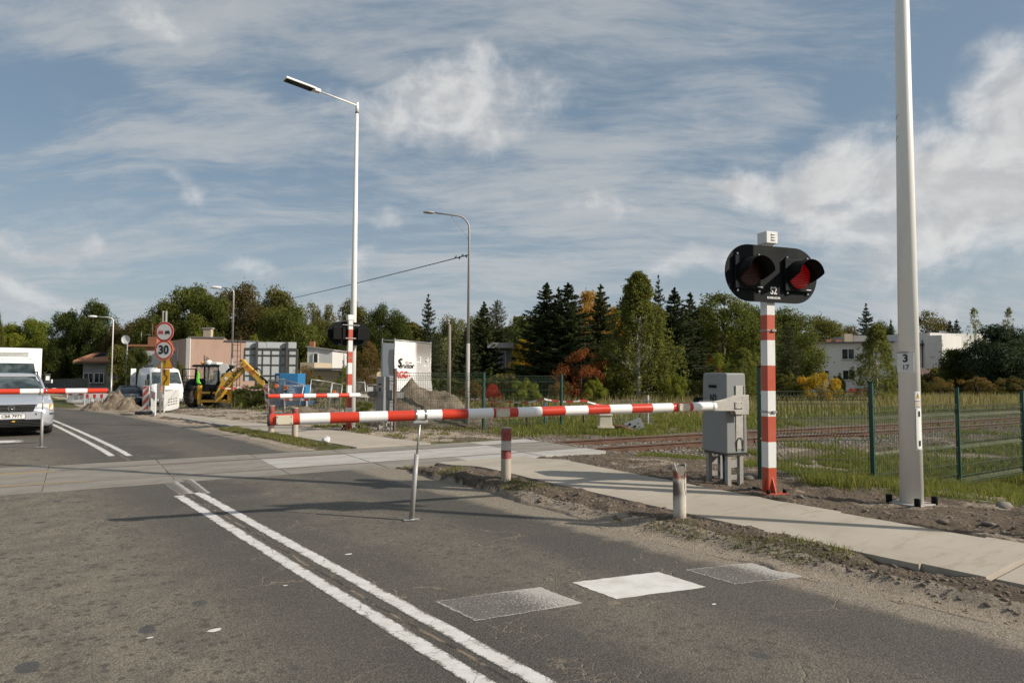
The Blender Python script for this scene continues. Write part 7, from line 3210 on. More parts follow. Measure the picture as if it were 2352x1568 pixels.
# low annexe to its left with a brick chimney
ax0, ax1 = P(300, 800, 66), P(392, 800, 66)
an = thing('brick_annexe', 'low orange-rendered annexe with a brick chimney left of the round signs', 'building', (ax0.x, 66, T(ax0.x, 66)))
wallbox(an, 'wall', 'brick', (ax0.x, 66), (ax1.x, 66), 6, T(ax0.x, 66) - .3, P(340, 796, 66).z)
mb = MB()
pp_ = P(350, 790, 66)
mb.box((pp_.x, 66.3, pp_.z), (.85, .7, 1.4))
mb.build('chimney', 'brick', an, world=True)
mb = MB()
mb.tube([(pp_.x - .2, 66.3, pp_.z + .6), (pp_.x - .2, 66.3, pp_.z + 2.0)], .07, 8)
mb.build('flue_pipe', 'rail_rust', an, world=True)
mb = MB()
pa, pb_ = P(328, 768.5, 66), P(345, 768.5, 66)
mb.tube([pa, pb_], .02, 5)
mb.tube([(pp_.x - 1.1, 66, pa.z - .6), (pp_.x - 1.1, 66, pa.z + .3)], .02, 5)
mb.build('aerial', 'steel', an, world=True)
mb = MB()
pw = P(350, 826, 65.9)
mb.box((pw.x, 65.9, pw.z), (2.0, .1, 1.7))
mb.build('garage_door', 'render_white', an, world=True)
mb = MB()
mb.box(((ax0.x + ax1.x) / 2, 69, P(340, 796, 66).z + .1), (ax1.x - ax0.x + .5, 6.5, .2))
mb.build('roof', 'roof_tile', an, world=True)
# satellite dish in the trees
sdp = P(293, 780, 62)
ds = thing('satellite_dish', 'round white satellite dish on a mast left of the brick chimney', 'dish', (sdp.x, 62, T(sdp.x, 62)))
mb = MB()
mb.tube([(0, 0, 0), (0, 0, sdp.z - T(sdp.x, 62))], .05, 8)
mb.build('mast', 'steel', ds)
mb = MB()
zc = sdp.z - T(sdp.x, 62)
rings = []
for k in range(6):
    a = k / 5
    rings.append([Vector((.40 * a * math.cos(t), -.2 - .10 * a * a, zc + .40 * a * math.sin(t))) for t in np.linspace(0, 2 * math.pi, 25)[:-1]])
mb.loft(rings, closed=True, cap=False)
mb.build('reflector', 'sign_white', ds)
mb = MB()
mb.tube([(0, -.2, zc - .4), (0, -.7, zc)], .02, 5)
mb.build('feed_arm', 'steel', ds)

# house with orange roof and solar panels
HY = 92.0
h0, h1 = P(191, 840, HY), P(262, 840, HY)
gh0 = T(h0.x, HY) - .5
hs = thing('grey_house', 'grey house with low orange tiled roof carrying solar panels, far down the road', 'house', (h0.x, HY, gh0))
ev = P(200, 831, HY - .8)
wallbox(hs, 'wall', 'render_grey', (h0.x, HY), (h1.x + 4, HY + 2), 9, gh0, ev.z)
e0 = P(167.5, 832, HY - 1.5)
r0_ = P(216, 813, HY + 5)
r1_ = P(262, 802, HY + 5)
e1 = P(275, 829, HY + 1)
mb = MB()
top_pts = [e0, e1, Vector((e1.x, HY + 6, r1_.z)), Vector((r0_.x, HY + 6, r0_.z))]
mb.prism([Vector((e0.x, HY - 1.5, ev.z)), Vector((e1.x, HY + .5, ev.z)), Vector((e1.x + 1, HY + 6, r1_.z)), Vector((r0_.x, HY + 6, r1_.z - .4))], UP * .18)
rf_ = mb.build('roof', 'roof_tile', hs, world=True)
E0, E1, R1_, R0_ = Vector((e0.x, HY - 1.5, ev.z)), Vector((e1.x, HY + .5, ev.z)), Vector((e1.x + 1, HY + 6, r1_.z)), Vector((r0_.x, HY + 6, r1_.z - .4))
for i in range(2):
    for j in range(2):
        u0, u1 = .22 + i * .34, .22 + i * .34 + .30
        v0, v1 = .36 + j * .30, .36 + j * .30 + .24
        f_ = lambda u, v: (E0.lerp(E1, u)).lerp(R0_.lerp(R1_, u), v) + UP * .22
        mb = MB()
        mb.prism([f_(u0, v0), f_(u1, v0), f_(u1, v1), f_(u0, v1)], UP * .05)
        mb.build('solar_panel', 'solar', rf_, world=True)
mb = MB()
mb.prism([E0 - UP * .02, E1 - UP * .02, E1 - UP * .25, E0 - UP * .25], (0, .1, 0))
mb.build('gutter', 'dark_wood', hs, world=True)
for x in (203, 226):
    p = P(x, 866, HY)
    window(hs, Vector((p.x, HY - .05 + (p.x - h0.x) * .12, p.z - .1)), 1.2, 1.3, (1, .1, 0), (0.1, -1, 0), glass='glass_dark')
# modern dark block
MY = 120.0
p0, p1 = P(80, 790, MY), P(172, 790, MY)
mdn = thing('office_block', 'dark modern block with blue glass behind the conifers at far left', 'building', (p0.x, MY, T(p0.x, MY)))
zt_ = P(120, 786, MY).z
wallbox(mdn, 'wall', 'render_dark', (p0.x, MY), (p1.x, MY), 10, -2.5, zt_)
mb = MB()
mb.box(((p0.x + p1.x) / 2, MY - .1, zt_ + .15), (p1.x - p0.x + .6, .5, .35))
mb.build('parapet', 'render_white', mdn, world=True)
for k in range(7):
    x = p0.x + (k + .5) * (p1.x - p0.x) / 7
    for z in (1.0, zt_ - 2.2):
        window(mdn, Vector((x, MY - .03, z)), .82 * (p1.x - p0.x) / 7, 2.6, (1, 0, 0), (0, -1, 0), frame='frame_dark', mull=False)
q0, q1 = P(200, 790, MY - 6), P(266, 790, MY - 6)
gb = thing('grey_block', 'plain grey flat-roofed block above the orange-roofed house', 'building', (q0.x, MY - 6, -1.5))
wallbox(gb, 'wall', 'render_grey', (q0.x, MY - 6), (q1.x, MY - 6), 10, -2.5, P(230, 788, MY - 6).z)
mb = MB()
mb.box(((q0.x + q1.x) / 2, MY - 6.1, P(230, 787, MY - 6).z), (q1.x - q0.x + .4, .4, .3))
mb.build('parapet', 'render_white', gb, world=True)
mb = MB()
mb.box(((q0.x + q1.x) / 2 - 1.5, MY - 6.2, P(230, 808, MY - 6).z), (3.5, .4, .35))
mb.build('cornice', 'render_white', gb, world=True)
# white shed
WY = 62.0
p0, p1 = P(706, 800, WY), P(763.5, 805, WY)
ws_ = thing('white_shed', 'small white building with one narrow window beyond the billboard', 'building', (p0.x, WY, T(p0.x, WY)))
g0_ = T(p0.x, WY) - .3
mb = MB()
za, zb_ = P(708, 797, WY).z, P(763, 805.5, WY).z
mb.prism([Vector((p0.x, WY, g0_)), Vector((p1.x, WY, g0_)), Vector((p1.x, WY, zb_)), Vector((p0.x, WY, za))], (0, 6, 0))
mb.build('wall', 'render_white', ws_, world=True)
mb = MB()
mb.prism([Vector((p0.x - .1, WY - .15, za + .01)), Vector((p1.x + .15, WY - .15, zb_ + .01)), Vector((p1.x + .15, WY - .15, zb_ + .12)), Vector((p0.x - .1, WY - .15, za + .12))], (0, 6.3, 0))
mb.build('roof', 'render_grey', ws_, world=True)
pw = P(725, 830, WY)
window(ws_, Vector((pw.x, WY - .02, pw.z)), .42, 1.5, (1, 0, 0), (0, -1, 0), mull=False)
pcx = P(717.5, 794, WY + 3)
mb = MB()
mb.box((pcx.x, WY + 3, pcx.z), (.45, .45, .8))
mb.build('chimney', 'brick', ws_, world=True)
# garages
GY = 52.0
p0, p1 = P(690, 830, GY), P(866, 845, GY)
gg = thing('beige_garages', 'row of low beige garages with flat grey roof below the white building', 'building', (p0.x, GY, T(p0.x, GY)))
g0_ = T(p0.x, GY) - .4
sp1 = P(722, 845, GY).x
wallbox(gg, 'wall', 'render_beige', (p0.x, GY), (sp1, GY), 5, g0_, P(700, 832, GY).z)
wallbox(gg, 'wall', 'render_beige', (sp1, GY + .02), (p1.x, GY + .02), 5, g0_, P(780, 850, GY).z)
mb = MB()
mb.box(((sp1 + p1.x) / 2, GY + 2.3, P(780, 849, GY).z + .06), (p1.x - sp1 + .3, 5.4, .14))
mb.build('roof', 'roof_grey', gg, world=True)
mb = MB()
mb.prism([Vector((sp1, GY - .05, P(780, 862, GY).z)), Vector((p1.x, GY - .05, P(780, 868, GY).z)), Vector((p1.x, GY - .05, P(780, 850, GY).z)), Vector((sp1, GY - .05, P(780, 850, GY).z))], (0, .04, 0))
mb.build('fascia', 'render_beige', gg, world=True)
# shadowed flat house behind shrubs, middle
p0, p1 = P(1130, 795, 66), P(1240, 795, 66)
mh = thing('shaded_house', 'shaded grey flat-roofed house half hidden in shrubs beyond the fence', 'house', (p0.x, 66, T(p0.x, 66)))
zt_ = P(1180, 793, 66).z
wallbox(mh, 'wall', 'render_grey', (p0.x, 66), (p1.x, 66), 7, T(p0.x, 66) - .3, zt_ - .3)
mb = MB()
mb.box(((p0.x + p1.x) / 2, 68.5, zt_ - .05), (p1.x - p0.x + .8, 7.4, .5))
mb.build('roof', 'render_grey', mh, world=True)
p = P(1147, 825, 66)
window(mh, Vector((p.x, 65.97, p.z)), 1.2, 1.6, (1, 0, 0), (0, -1, 0))
# white house at the right
RY = 88.0
zE = P(1935, 787, RY).z
a0_ = P(1857, 790, RY + 3)
a1_ = P(2064, 790, RY - 2)
wh = thing('white_house', 'two-storey white flat-roofed house behind the birch at the right', 'house', (a0_.x, RY, T(a0_.x, RY)))
g0_ = T(a0_.x, RY) - .8
wallbox(wh, 'wall', 'render_white', (a0_.x, a0_.y), (a1_.x, a1_.y), 10, g0_, zE)
rr_ = Vector((a1_.x - a0_.x, a1_.y - a0_.y, 0)).normalized()
oo_ = Vector((rr_.y, -rr_.x, 0))
mb = MB()
s0_ = Vector((a0_.x, a0_.y, zE)) - rr_ * .5 + oo_ * .5
mb.prism([s0_, s0_ + rr_ * (a1_ - a0_).length, s0_ + rr_ * (a1_ - a0_).length - oo_ * 11 + UP * .5, s0_ - oo_ * 11 + UP * .5], UP * .16)
mb.build('roof', 'roof_grey', wh, world=True)


def onw(px, py, a=a0_, r=rr_, o=oo_):
    d = ray(px, py)
    k = (Vector((a.x, a.y, 0)) - Vector((0, 0, EYE))).dot(o) / d.dot(o)
    return Vector((0, 0, EYE)) + d * k + o * .02


for px_, py_, w_, h_ in ((1948, 813, 1.45, 1.35), (1950, 861, 1.45, 1.25), (1893, 861, 1.2, 1.2), (2036, 813, 1.3, 1.3)):
    window(wh, onw(px_, py_), w_, h_, rr_, oo_)
chp = onw(1943, 779)
mb = MB()
mb.box(chp - oo_ * 3 + UP * .1, (1.1, .9, 1.5))
mb.build('chimney', 'render_beige', wh, world=True)
for px_ in (1899, 1921):
    p = onw(px_, 785)
    mb = MB()
    mb.box(p - oo_ * 4 + UP * .25, (.9, .5, .5))
    mb.build('low_chimney', 'brick', wh, world=True)
b0_ = P(2030, 780, RY + 4)
b1_ = P(2136, 770, RY - 3)
b2_ = P(2163, 770, RY - 4.5)
wallbox(wh, 'wall', 'render_white', (b0_.x, b0_.y - 1), (b1_.x, b1_.y), 9, g0_, P(2120, 767, RY).z)
wallbox(wh, 'wall', 'render_white', (b1_.x - .6, b1_.y + .1), (b2_.x, b2_.y), 8.5, g0_, P(2150, 774, RY).z)
mb = MB()
c0_ = P(1960, 777, RY + 5)
c1_ = P(2068, 777, RY + 4)
mb.box(((c0_.x + c1_.x) / 2, RY + 8, c0_.z - .8), (c1_.x - c0_.x, 6, 2.4))
mb.build('upper_storey', 'render_grey', wh, world=True)
r3 = Vector((b2_.x - b1_.x, b2_.y - b1_.y, 0)).normalized()
o3 = Vector((r3.y, -r3.x, 0))
for px_, py_, h_ in ((2138, 803, 1.6), (2140, 845, 1.1)):
    window(wh, onw(px_, py_, b2_, r3, o3) + o3 * .25, 1.15, h_, r3, o3, curtain=True)
p = onw(2119, 815, b2_, r3, o3)
mb = MB()
mb.tube([p + UP * 1.9, p - UP * 2.2], .06, 6)
mb.build('downpipe', 'frame_dark', wh, world=True)
mb = MB()
pc = onw(2114, 791, b2_, r3, o3)
mb.box(pc + o3 * .5, (1.6, 1.0, .14), rz=math.atan2(r3.y, r3.x))
mb.build('canopy', 'frame_dark', wh, world=True)
# sheds with brown roofs
SY = 66.0
s0_, s1_ = P(2080, 860, SY), P(2182, 872, SY)
shd = thing('brown_shed', 'long shed with dark brown roof in front of the white house', 'shed', (s0_.x, SY, T(s0_.x, SY)))
wallbox(shd, 'wall', 'dark_wood', (s0_.x, SY), (s1_.x, SY), 4, T(s0_.x, SY) - .3, P(2120, 872, SY).z)
mb = MB()
e_ = [P(2085, 861, SY - .6), P(2180, 873, SY - .6), P(2175, 866, SY + 3), P(2110, 846, SY + 3)]
mb.prism([e_[0], e_[1], e_[2] + Vector((.8, 0, .25)), e_[3]], UP * .12)
mb.build('roof', 'roof_brown', shd, world=True)
s0_, s1_ = P(2183, 862, SY - 3), P(2226, 876, SY - 3)
shd2 = thing('grey_shed', 'small grey shed with brown lean-to roof beside the long shed', 'shed', (s0_.x, SY - 3, T(s0_.x, SY - 3)))
wallbox(shd2, 'wall', 'cabinet_grey', (s0_.x, SY - 3), (s1_.x, SY - 3), 3, T(s0_.x, SY - 3) - .3, P(2200, 873, SY - 3).z)
mb = MB()
mb.prism([P(2178, 859, SY), P(2226, 871, SY), P(2228, 877, SY - 3.4), P(2180, 872, SY - 3.4)], UP * .10)
mb.build('roof', 'roof_brown', shd2, world=True)
# grey house roof at far right behind the pine
s0_, s1_ = P(2160, 800, 100), P(2250, 800, 100)
fh = thing('far_house', 'low grey house half hidden behind the dark pine at the right', 'house', (s0_.x, 100, T(s0_.x, 100)))
wallbox(fh, 'wall', 'render_grey', (s0_.x, 100), (s1_.x, 100), 8, -1.5, P(2200, 805, 100).z)
mb = MB()
mb.box(((s0_.x + s1_.x) / 2, 103, P(2200, 803, 100).z + .1), (s1_.x - s0_.x + 1, 9, .4))
mb.build('roof', 'roof_grey', fh, world=True)
# red roof among the trees
s0_, s1_ = P(1625, 800, 82), P(1745, 800, 82)
rh = thing('red_roof_house', 'red tiled roof glimpsed through the trees left of the signal post', 'house', (s0_.x, 82, T(s0_.x, 82)))
wallbox(rh, 'wall', 'render_white', (s0_.x, 82), (s1_.x, 82), 6, -1, P(1690, 818, 82).z)
mb = MB()
mb.prism([Vector((s0_.x - .5, 81.5, P(1690, 818, 82).z)), Vector((s1_.x + .5, 81.5, P(1690, 820, 82).z)), Vector((s1_.x, 86, P(1690, 788, 82).z)), Vector((s0_.x, 86, P(1690, 788, 82).z))], UP * .15)
mb.build('roof', 'roof_tile', rh, world=True)

# dark panel fence at the bend
dfn = thing('panel_fence', 'long anthracite panel fence at the far bend of the road', 'fence', (P(100, 880, 88).x, 88, -1.3))
xa, xb = P(96, 880, 96), P(205, 880, 84)
n = 16
for k in range(n):
    u0, u1 = k / n, (k + 1) / n
    a_, b_ = Vector((xa.x, 96, 0)).lerp(Vector((xb.x, 84, 0)), u0), Vector((xa.x, 96, 0)).lerp(Vector((xb.x, 84, 0)), u1)
    g_ = T(a_.x, a_.y) - .1
    zt_ = P(150, 868.5 + (1 - u0) * 3.0, a_.y).z
    mb = MB()
    d_ = (b_ - a_)
    mb.box(((a_ + b_) / 2) + UP * (g_ + zt_) / 2, (d_.length - .05, .05, zt_ - g_), rz=math.atan2(d_.y, d_.x))
    mb.build('fence_panel', 'anthracite', dfn, world=True)
    mb = MB()
    mb.box(a_ + UP * ((g_ + zt_) / 2 + .05), (.08, .1, zt_ - g_ + .1))
    mb.build('fence_post', 'anthracite', dfn, world=True)

# ---------------------------------------------------------------- trees
rt = np.random.default_rng(21)


def quads(cent, nrm, up, w, h):
    """leaf quads: centres, normals, long axis"""
    s_ = np.cross(nrm, up)
    s_ /= np.linalg.norm(s_, axis=1, keepdims=True) + 1e-9
    u_ = np.cross(s_, nrm)
    u_ /= np.linalg.norm(u_, axis=1, keepdims=True) + 1e-9
    w = w[:, None] / 2
    h = h[:, None] / 2
    V = np.stack([cent - u_ * h, cent + s_ * w, cent + u_ * h, cent - s_ * w], 1).reshape(-1, 3)
    F = np.arange(len(cent) * 4).reshape(-1, 4)
    return V, F


def rdir(n):
    v = rt.normal(size=(n, 3))
    return v / np.linalg.norm(v, axis=1, keepdims=True)


def tube_np(mb, a, b, r0, r1, n=5):
    mb.tube([a, b], [r0, r1], n, cap=False)


PROTO = {}


def make_trunk(name, H, r, limbs, mat, lean=(0, 0)):
    mb = MB()
    pts = [Vector((lean[0] * z * z, lean[1] * z * z, z * H)) for z in (0, .15, .35, .55, .75, .92)]
    mb.tube([p + (Vector((0, 0, -.3)) if i == 0 else Vector((0, 0, 0))) for i, p in enumerate(pts)], [r * 1.3, r, r * .8, r * .6, r * .38, r * .12], 9, cap=False)
    for l in limbs:
        z = l[2] * rt.uniform(.35, .7)
        a = Vector((lean[0] * (z / H) ** 2, lean[1] * (z / H) ** 2, z))
        e = Vector(l)
        m_ = a.lerp(e, .5) + Vector((0, 0, -.06 * H * rt.uniform(0, 1)))
        rr = r * rt.uniform(.22, .42)
        mb.tube([a, m_, e], [rr, rr * .6, rr * .2], 5, cap=False)
    ob = mb.build(name, mat, None)
    COL.objects.unlink(ob)
    me = ob.data
    bpy.data.objects.remove(ob)
    return me


def crown_mesh(name, V, F, tint):
    ob = npmesh(name, V, F, 'leaf_green', tint=tint)
    me = ob.data
    bpy.data.objects.remove(ob)
    return me


def broadleaf(key, H=9, Wd=7, base=.25, ncl=46, nleaf=13000, leaf=.17, shape=1.0, csize=.16, droop=0.0, bark='bark'):
    """clusters of leaves through an uneven volume with gaps between"""
    C = []
    tries = 0
    while len(C) < ncl and tries < 5000:
        tries += 1
        z = rt.uniform(0, 1)
        prof_ = math.sin(math.pi * min(1, (z * .86 + .10)) ** shape) ** .65
        a = rt.uniform(0, 6.283)
        rr = math.sqrt(rt.uniform(.02, 1.0)) * prof_ * Wd / 2 * (1 - csize)
        C.append((rr * math.cos(a), rr * math.sin(a), base * H + z * (1 - base) * H * .93, prof_))
    C = np.array(C)
    rad = H * csize * rt.uniform(.55, 1.15, len(C)) * (.6 + .4 * C[:, 3])
    wgt = rad ** 2
    cid = rt.choice(len(C), nleaf, p=wgt / wgt.sum())
    d = rdir(nleaf)
    rr = rt.uniform(.35, 1, nleaf) ** .45
    # sub-lumps so the outline is ragged
    lump = 1 + .30 * np.sin(d[:, 0] * 5 + cid) * np.sin(d[:, 1] * 6 + cid * 2) + rt.normal(0, .07, nleaf)
    stray = np.where(rt.uniform(0, 1, nleaf) < .10, rt.uniform(1.0, 1.45, nleaf), 1.0)
    lump = lump * stray
    off = d * (rad[cid] * rr * lump)[:, None] * np.array([1.15, 1.15, .80])
    off[:, 2] -= droop * np.abs(rt.normal(0, 1, nleaf)) * rad[cid]
    cen = C[cid, :3] + off
    nrm = d * .7 + rdir(nleaf) * .8 + np.array([0, 0, .35])
    nrm /= np.linalg.norm(nrm, axis=1, keepdims=True)
    up = rdir(nleaf) + np.array([0, 0, -droop * 2])
    sz = leaf * rt.uniform(.6, 1.3, nleaf)
    V, F = quads(cen, nrm, up, sz * .75, sz)
    ctint = rt.uniform(0, .55, len(C))
    tint = np.clip(ctint[cid] + rt.uniform(0, .45, nleaf), 0, 1)
    limbs = [tuple(C[i, :3]) for i in rt.choice(len(C), min(14, len(C)), replace=False)]
    PROTO[key] = (crown_mesh(key + '_crown', V, F, tint), make_trunk(key + '_trunk', H * .9, H * .022, limbs, bark, (rt.uniform(-.4, .4), 0)), H, Wd)


def conifer(key, H=9, Wd=4.2, nwh=30, nleaf=15000, base=.04, leaf=.20, gap=.0, spread=.85):
    cen, nrm, up, sz, ti = [], [], [], [], []
    br = []
    for k in range(nwh):
        f = k / (nwh - 1)
        z = base * H + (1 - base) * H * (f ** .92)
        L = (Wd / 2) * (1 - f) ** spread * rt.uniform(.75, 1.12) + .05
        nb = int(5 + 5 * (1 - f))
        a0 = rt.uniform(0, 6.28)
        for j in range(nb):
            if rt.uniform() < gap:
                continue
            a = a0 + j * 6.283 / nb + rt.uniform(-.25, .25)
            Lb = L * rt.uniform(.72, 1.15)
            br.append((z + rt.uniform(-.1, .1), a, Lb, f))
    tot = sum(b_[2] + .3 for b_ in br)
    mbt = MB()
    for (z, a, Lb, f) in br:
        n = max(8, int(nleaf * (Lb + .3) / tot))
        u = rt.uniform(.05, 1, n) ** .8
        droop = (-.38 * (1 - f) + .25 * f)
        zz = z + Lb * (droop * u + .20 * u * u * u)
        side = rt.normal(0, 1, n) * .17 * Lb * (1.15 - u)
        ca, sa = math.cos(a), math.sin(a)
        x = ca * u * Lb - sa * side
        y = sa * u * Lb + ca * side
        zz = zz - np.abs(rt.normal(0, .055 + .02 * Lb, n)) - np.abs(side) * .35
        cen.append(np.stack([x, y, zz], -1))
        nn_ = rdir(n) * .8 + np.array([0, 0, .7])
        nrm.append(nn_ / np.linalg.norm(nn_, axis=1, keepdims=True))
        up.append(np.array([ca, sa, -.3])[None] + rdir(n) * .6)
        sz.append(leaf * rt.uniform(.5, 1.2, n) * (.6 + .4 * (1 - f)))
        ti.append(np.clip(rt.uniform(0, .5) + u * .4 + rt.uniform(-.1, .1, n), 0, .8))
        mbt.tube([(0, 0, z), (ca * Lb * .9, sa * Lb * .9, z + Lb * (droop * .9 + .14))], [.025 + .006 * Lb, .008], 4, cap=False)
    mbt.tube([(0, 0, -.3), (0, 0, H * .5), (0, 0, H)], [H * .02, H * .011, .012], 8, cap=False)
    cen, nrm, up, sz, ti = map(np.concatenate, (cen, nrm, up, sz, ti))
    V, F = quads(cen, nrm, up, sz * .34, sz)
    ob = mbt.build(key + '_trunk', 'bark', None)
    me = ob.data
    bpy.data.objects.remove(ob)
    PROTO[key] = (crown_mesh(key + '_crown', V, F, ti), me, H, Wd)


def birch(key, H=8, Wd=4.5, nst=420, nleaf=17000, leaf=.10, top=.7):
    """hanging strands of small leaves round thin white stems"""
    cen, ti = [], []
    tips = []
    per = nleaf // nst
    for k in range(nst):
        f = rt.uniform(0, 1) ** .85
        z = .10 * H + .90 * H * f
        pr = (math.sin(math.pi * min(1, .18 + .82 * (1 - f) ** .9 * 1.0)) ** .6) if f > .25 else .85 + .15 * f * 4
        pr = min(.82 + f, 1.12 * (1 - f) ** (.78 if top > .6 else .62) + .02)
        R_ = Wd / 2 * pr * (1 + .22 * math.sin(f * 21 + k % 3))
        a = rt.uniform(0, 6.283)
        r_ = R_ * rt.uniform(.10, 1.05) ** .42
        L_ = H * rt.uniform(.05, .15) * (1.1 - f * .7)
        u = rt.uniform(0, 1, per)
        p = np.stack([r_ * math.cos(a) + rt.normal(0, .08, per) + u * .10 * math.cos(a), r_ * math.sin(a) + rt.normal(0, .08, per) + u * .1 * math.sin(a), z + .02 * H - u * L_], -1)
        cen.append(p)
        ti.append(np.clip(rt.uniform(0, .6) + rt.uniform(0, .4, per), 0, 1))
        if k % 12 == 0:
            tips.append((r_ * math.cos(a), r_ * math.sin(a), z))
    cen, ti = np.concatenate(cen), np.concatenate(ti)
    n = len(cen)
    sz = leaf * rt.uniform(.6, 1.3, n)
    nn_ = rdir(n)
    V, F = quads(cen, nn_, rdir(n) + np.array([0, 0, -1.0]), sz * .7, sz)
    me = make_trunk(key + '_trunk', H * .97, H * .013, tips, 'bark_birch', (.15, 0))
    PROTO[key] = (crown_mesh(key + '_crown', V, F, ti), me, H, Wd)


broadleaf('maple', 12, 11, .10, 95, 36000, .25, 1.0, .13)
broadleaf('oak', 12, 10, .12, 80, 32000, .24, .9, .14)
broadleaf('locust', 9, 8, .14, 80, 24000, .17, .85, .105)
broadleaf('thin', 9, 5, .35, 24, 5200, .18, .8, .10)
broadleaf('willow', 9, 7.5, .05, 80, 26000, .19, 1.1, .13, droop=.5)
broadleaf('shrub', 2.4, 3.6, .02, 46, 10000, .10, 1.1, .14)
broadleaf('sparse_tree', 4, 5.5, .02, 44, 7500, .115, 1.1, .125)
broadleaf('low_shrub', 2.4, 3.8, .02, 30, 8000, .10, 1.3, .16)
broadleaf('airy_shrub', 3.2, 4.0, .05, 34, 5200, .10, 1.0, .15)
broadleaf('small_tree', 4.5, 4.6, .06, 60, 9000, .115, 1.0, .12)
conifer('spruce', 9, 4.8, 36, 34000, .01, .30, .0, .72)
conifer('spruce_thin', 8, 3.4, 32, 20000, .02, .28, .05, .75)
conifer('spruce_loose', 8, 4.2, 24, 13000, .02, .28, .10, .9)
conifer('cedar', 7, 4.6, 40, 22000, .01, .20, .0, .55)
broadleaf('pine', 7, 7.0, .04, 70, 30000, .17, .9, .13)
broadleaf('thuja', 4.5, 2.8, .0, 46, 14000, .13, 1.6, .13)
birch('birch', 8, 4.4, 700, 36000, .115)
birch('birch_small', 5, 3.4, 480, 17000, .10, .55)
birch('birch_sparse', 8, 3.0, 130, 2600, .13)
bpy.context.view_layer.update()
TREES = 0


def tree(kind, px, top, wpx, Y, label, leaf, group=None, name='tree', cat='tree', bark=None, base=None):
    global TREES
    TREES += 1
    me_c, me_t, H, Wd = PROTO[kind]
    p = P(px, top, Y)
    gz_ = T(p.x, Y) if base is None else base
    sc_h = (p.z - gz_) / H
    sc_w = (wpx * Y / 1568) / Wd * {'maple': 1.3, 'oak': 1.25, 'spruce': 1.75, 'spruce_thin': 1.6, 'locust': 1.2, 'willow': 1.3, 'birch': 1.08, 'cedar': 1.3, 'spruce_loose': 1.5, 'pine': 1.15}.get(kind, 1.1)
    th = bpy.data.objects.new(name, None)
    th.empty_display_size = .2
    COL.objects.link(th)
    th.location = (p.x, Y, gz_)
    th.rotation_euler = (0, 0, (TREES * 2.399) % 6.283)
    th.scale = (sc_w, sc_w, sc_h)
    tag(th, label, cat, group)
    c_ = bpy.data.objects.new('foliage' if cat != 'tree' else 'crown', me_c)
    t_ = bpy.data.objects.new('stem' if cat != 'tree' else 'trunk', me_t)
    for o_ in (c_, t_):
        COL.objects.link(o_)
        o_.parent = th
    c_.material_slots[0].link = 'OBJECT'
    c_.material_slots[0].material = MATS[leaf]
    if bark:
        t_.material_slots[0].link = 'OBJECT'
        t_.material_slots[0].material = MATS[bark]
    return th


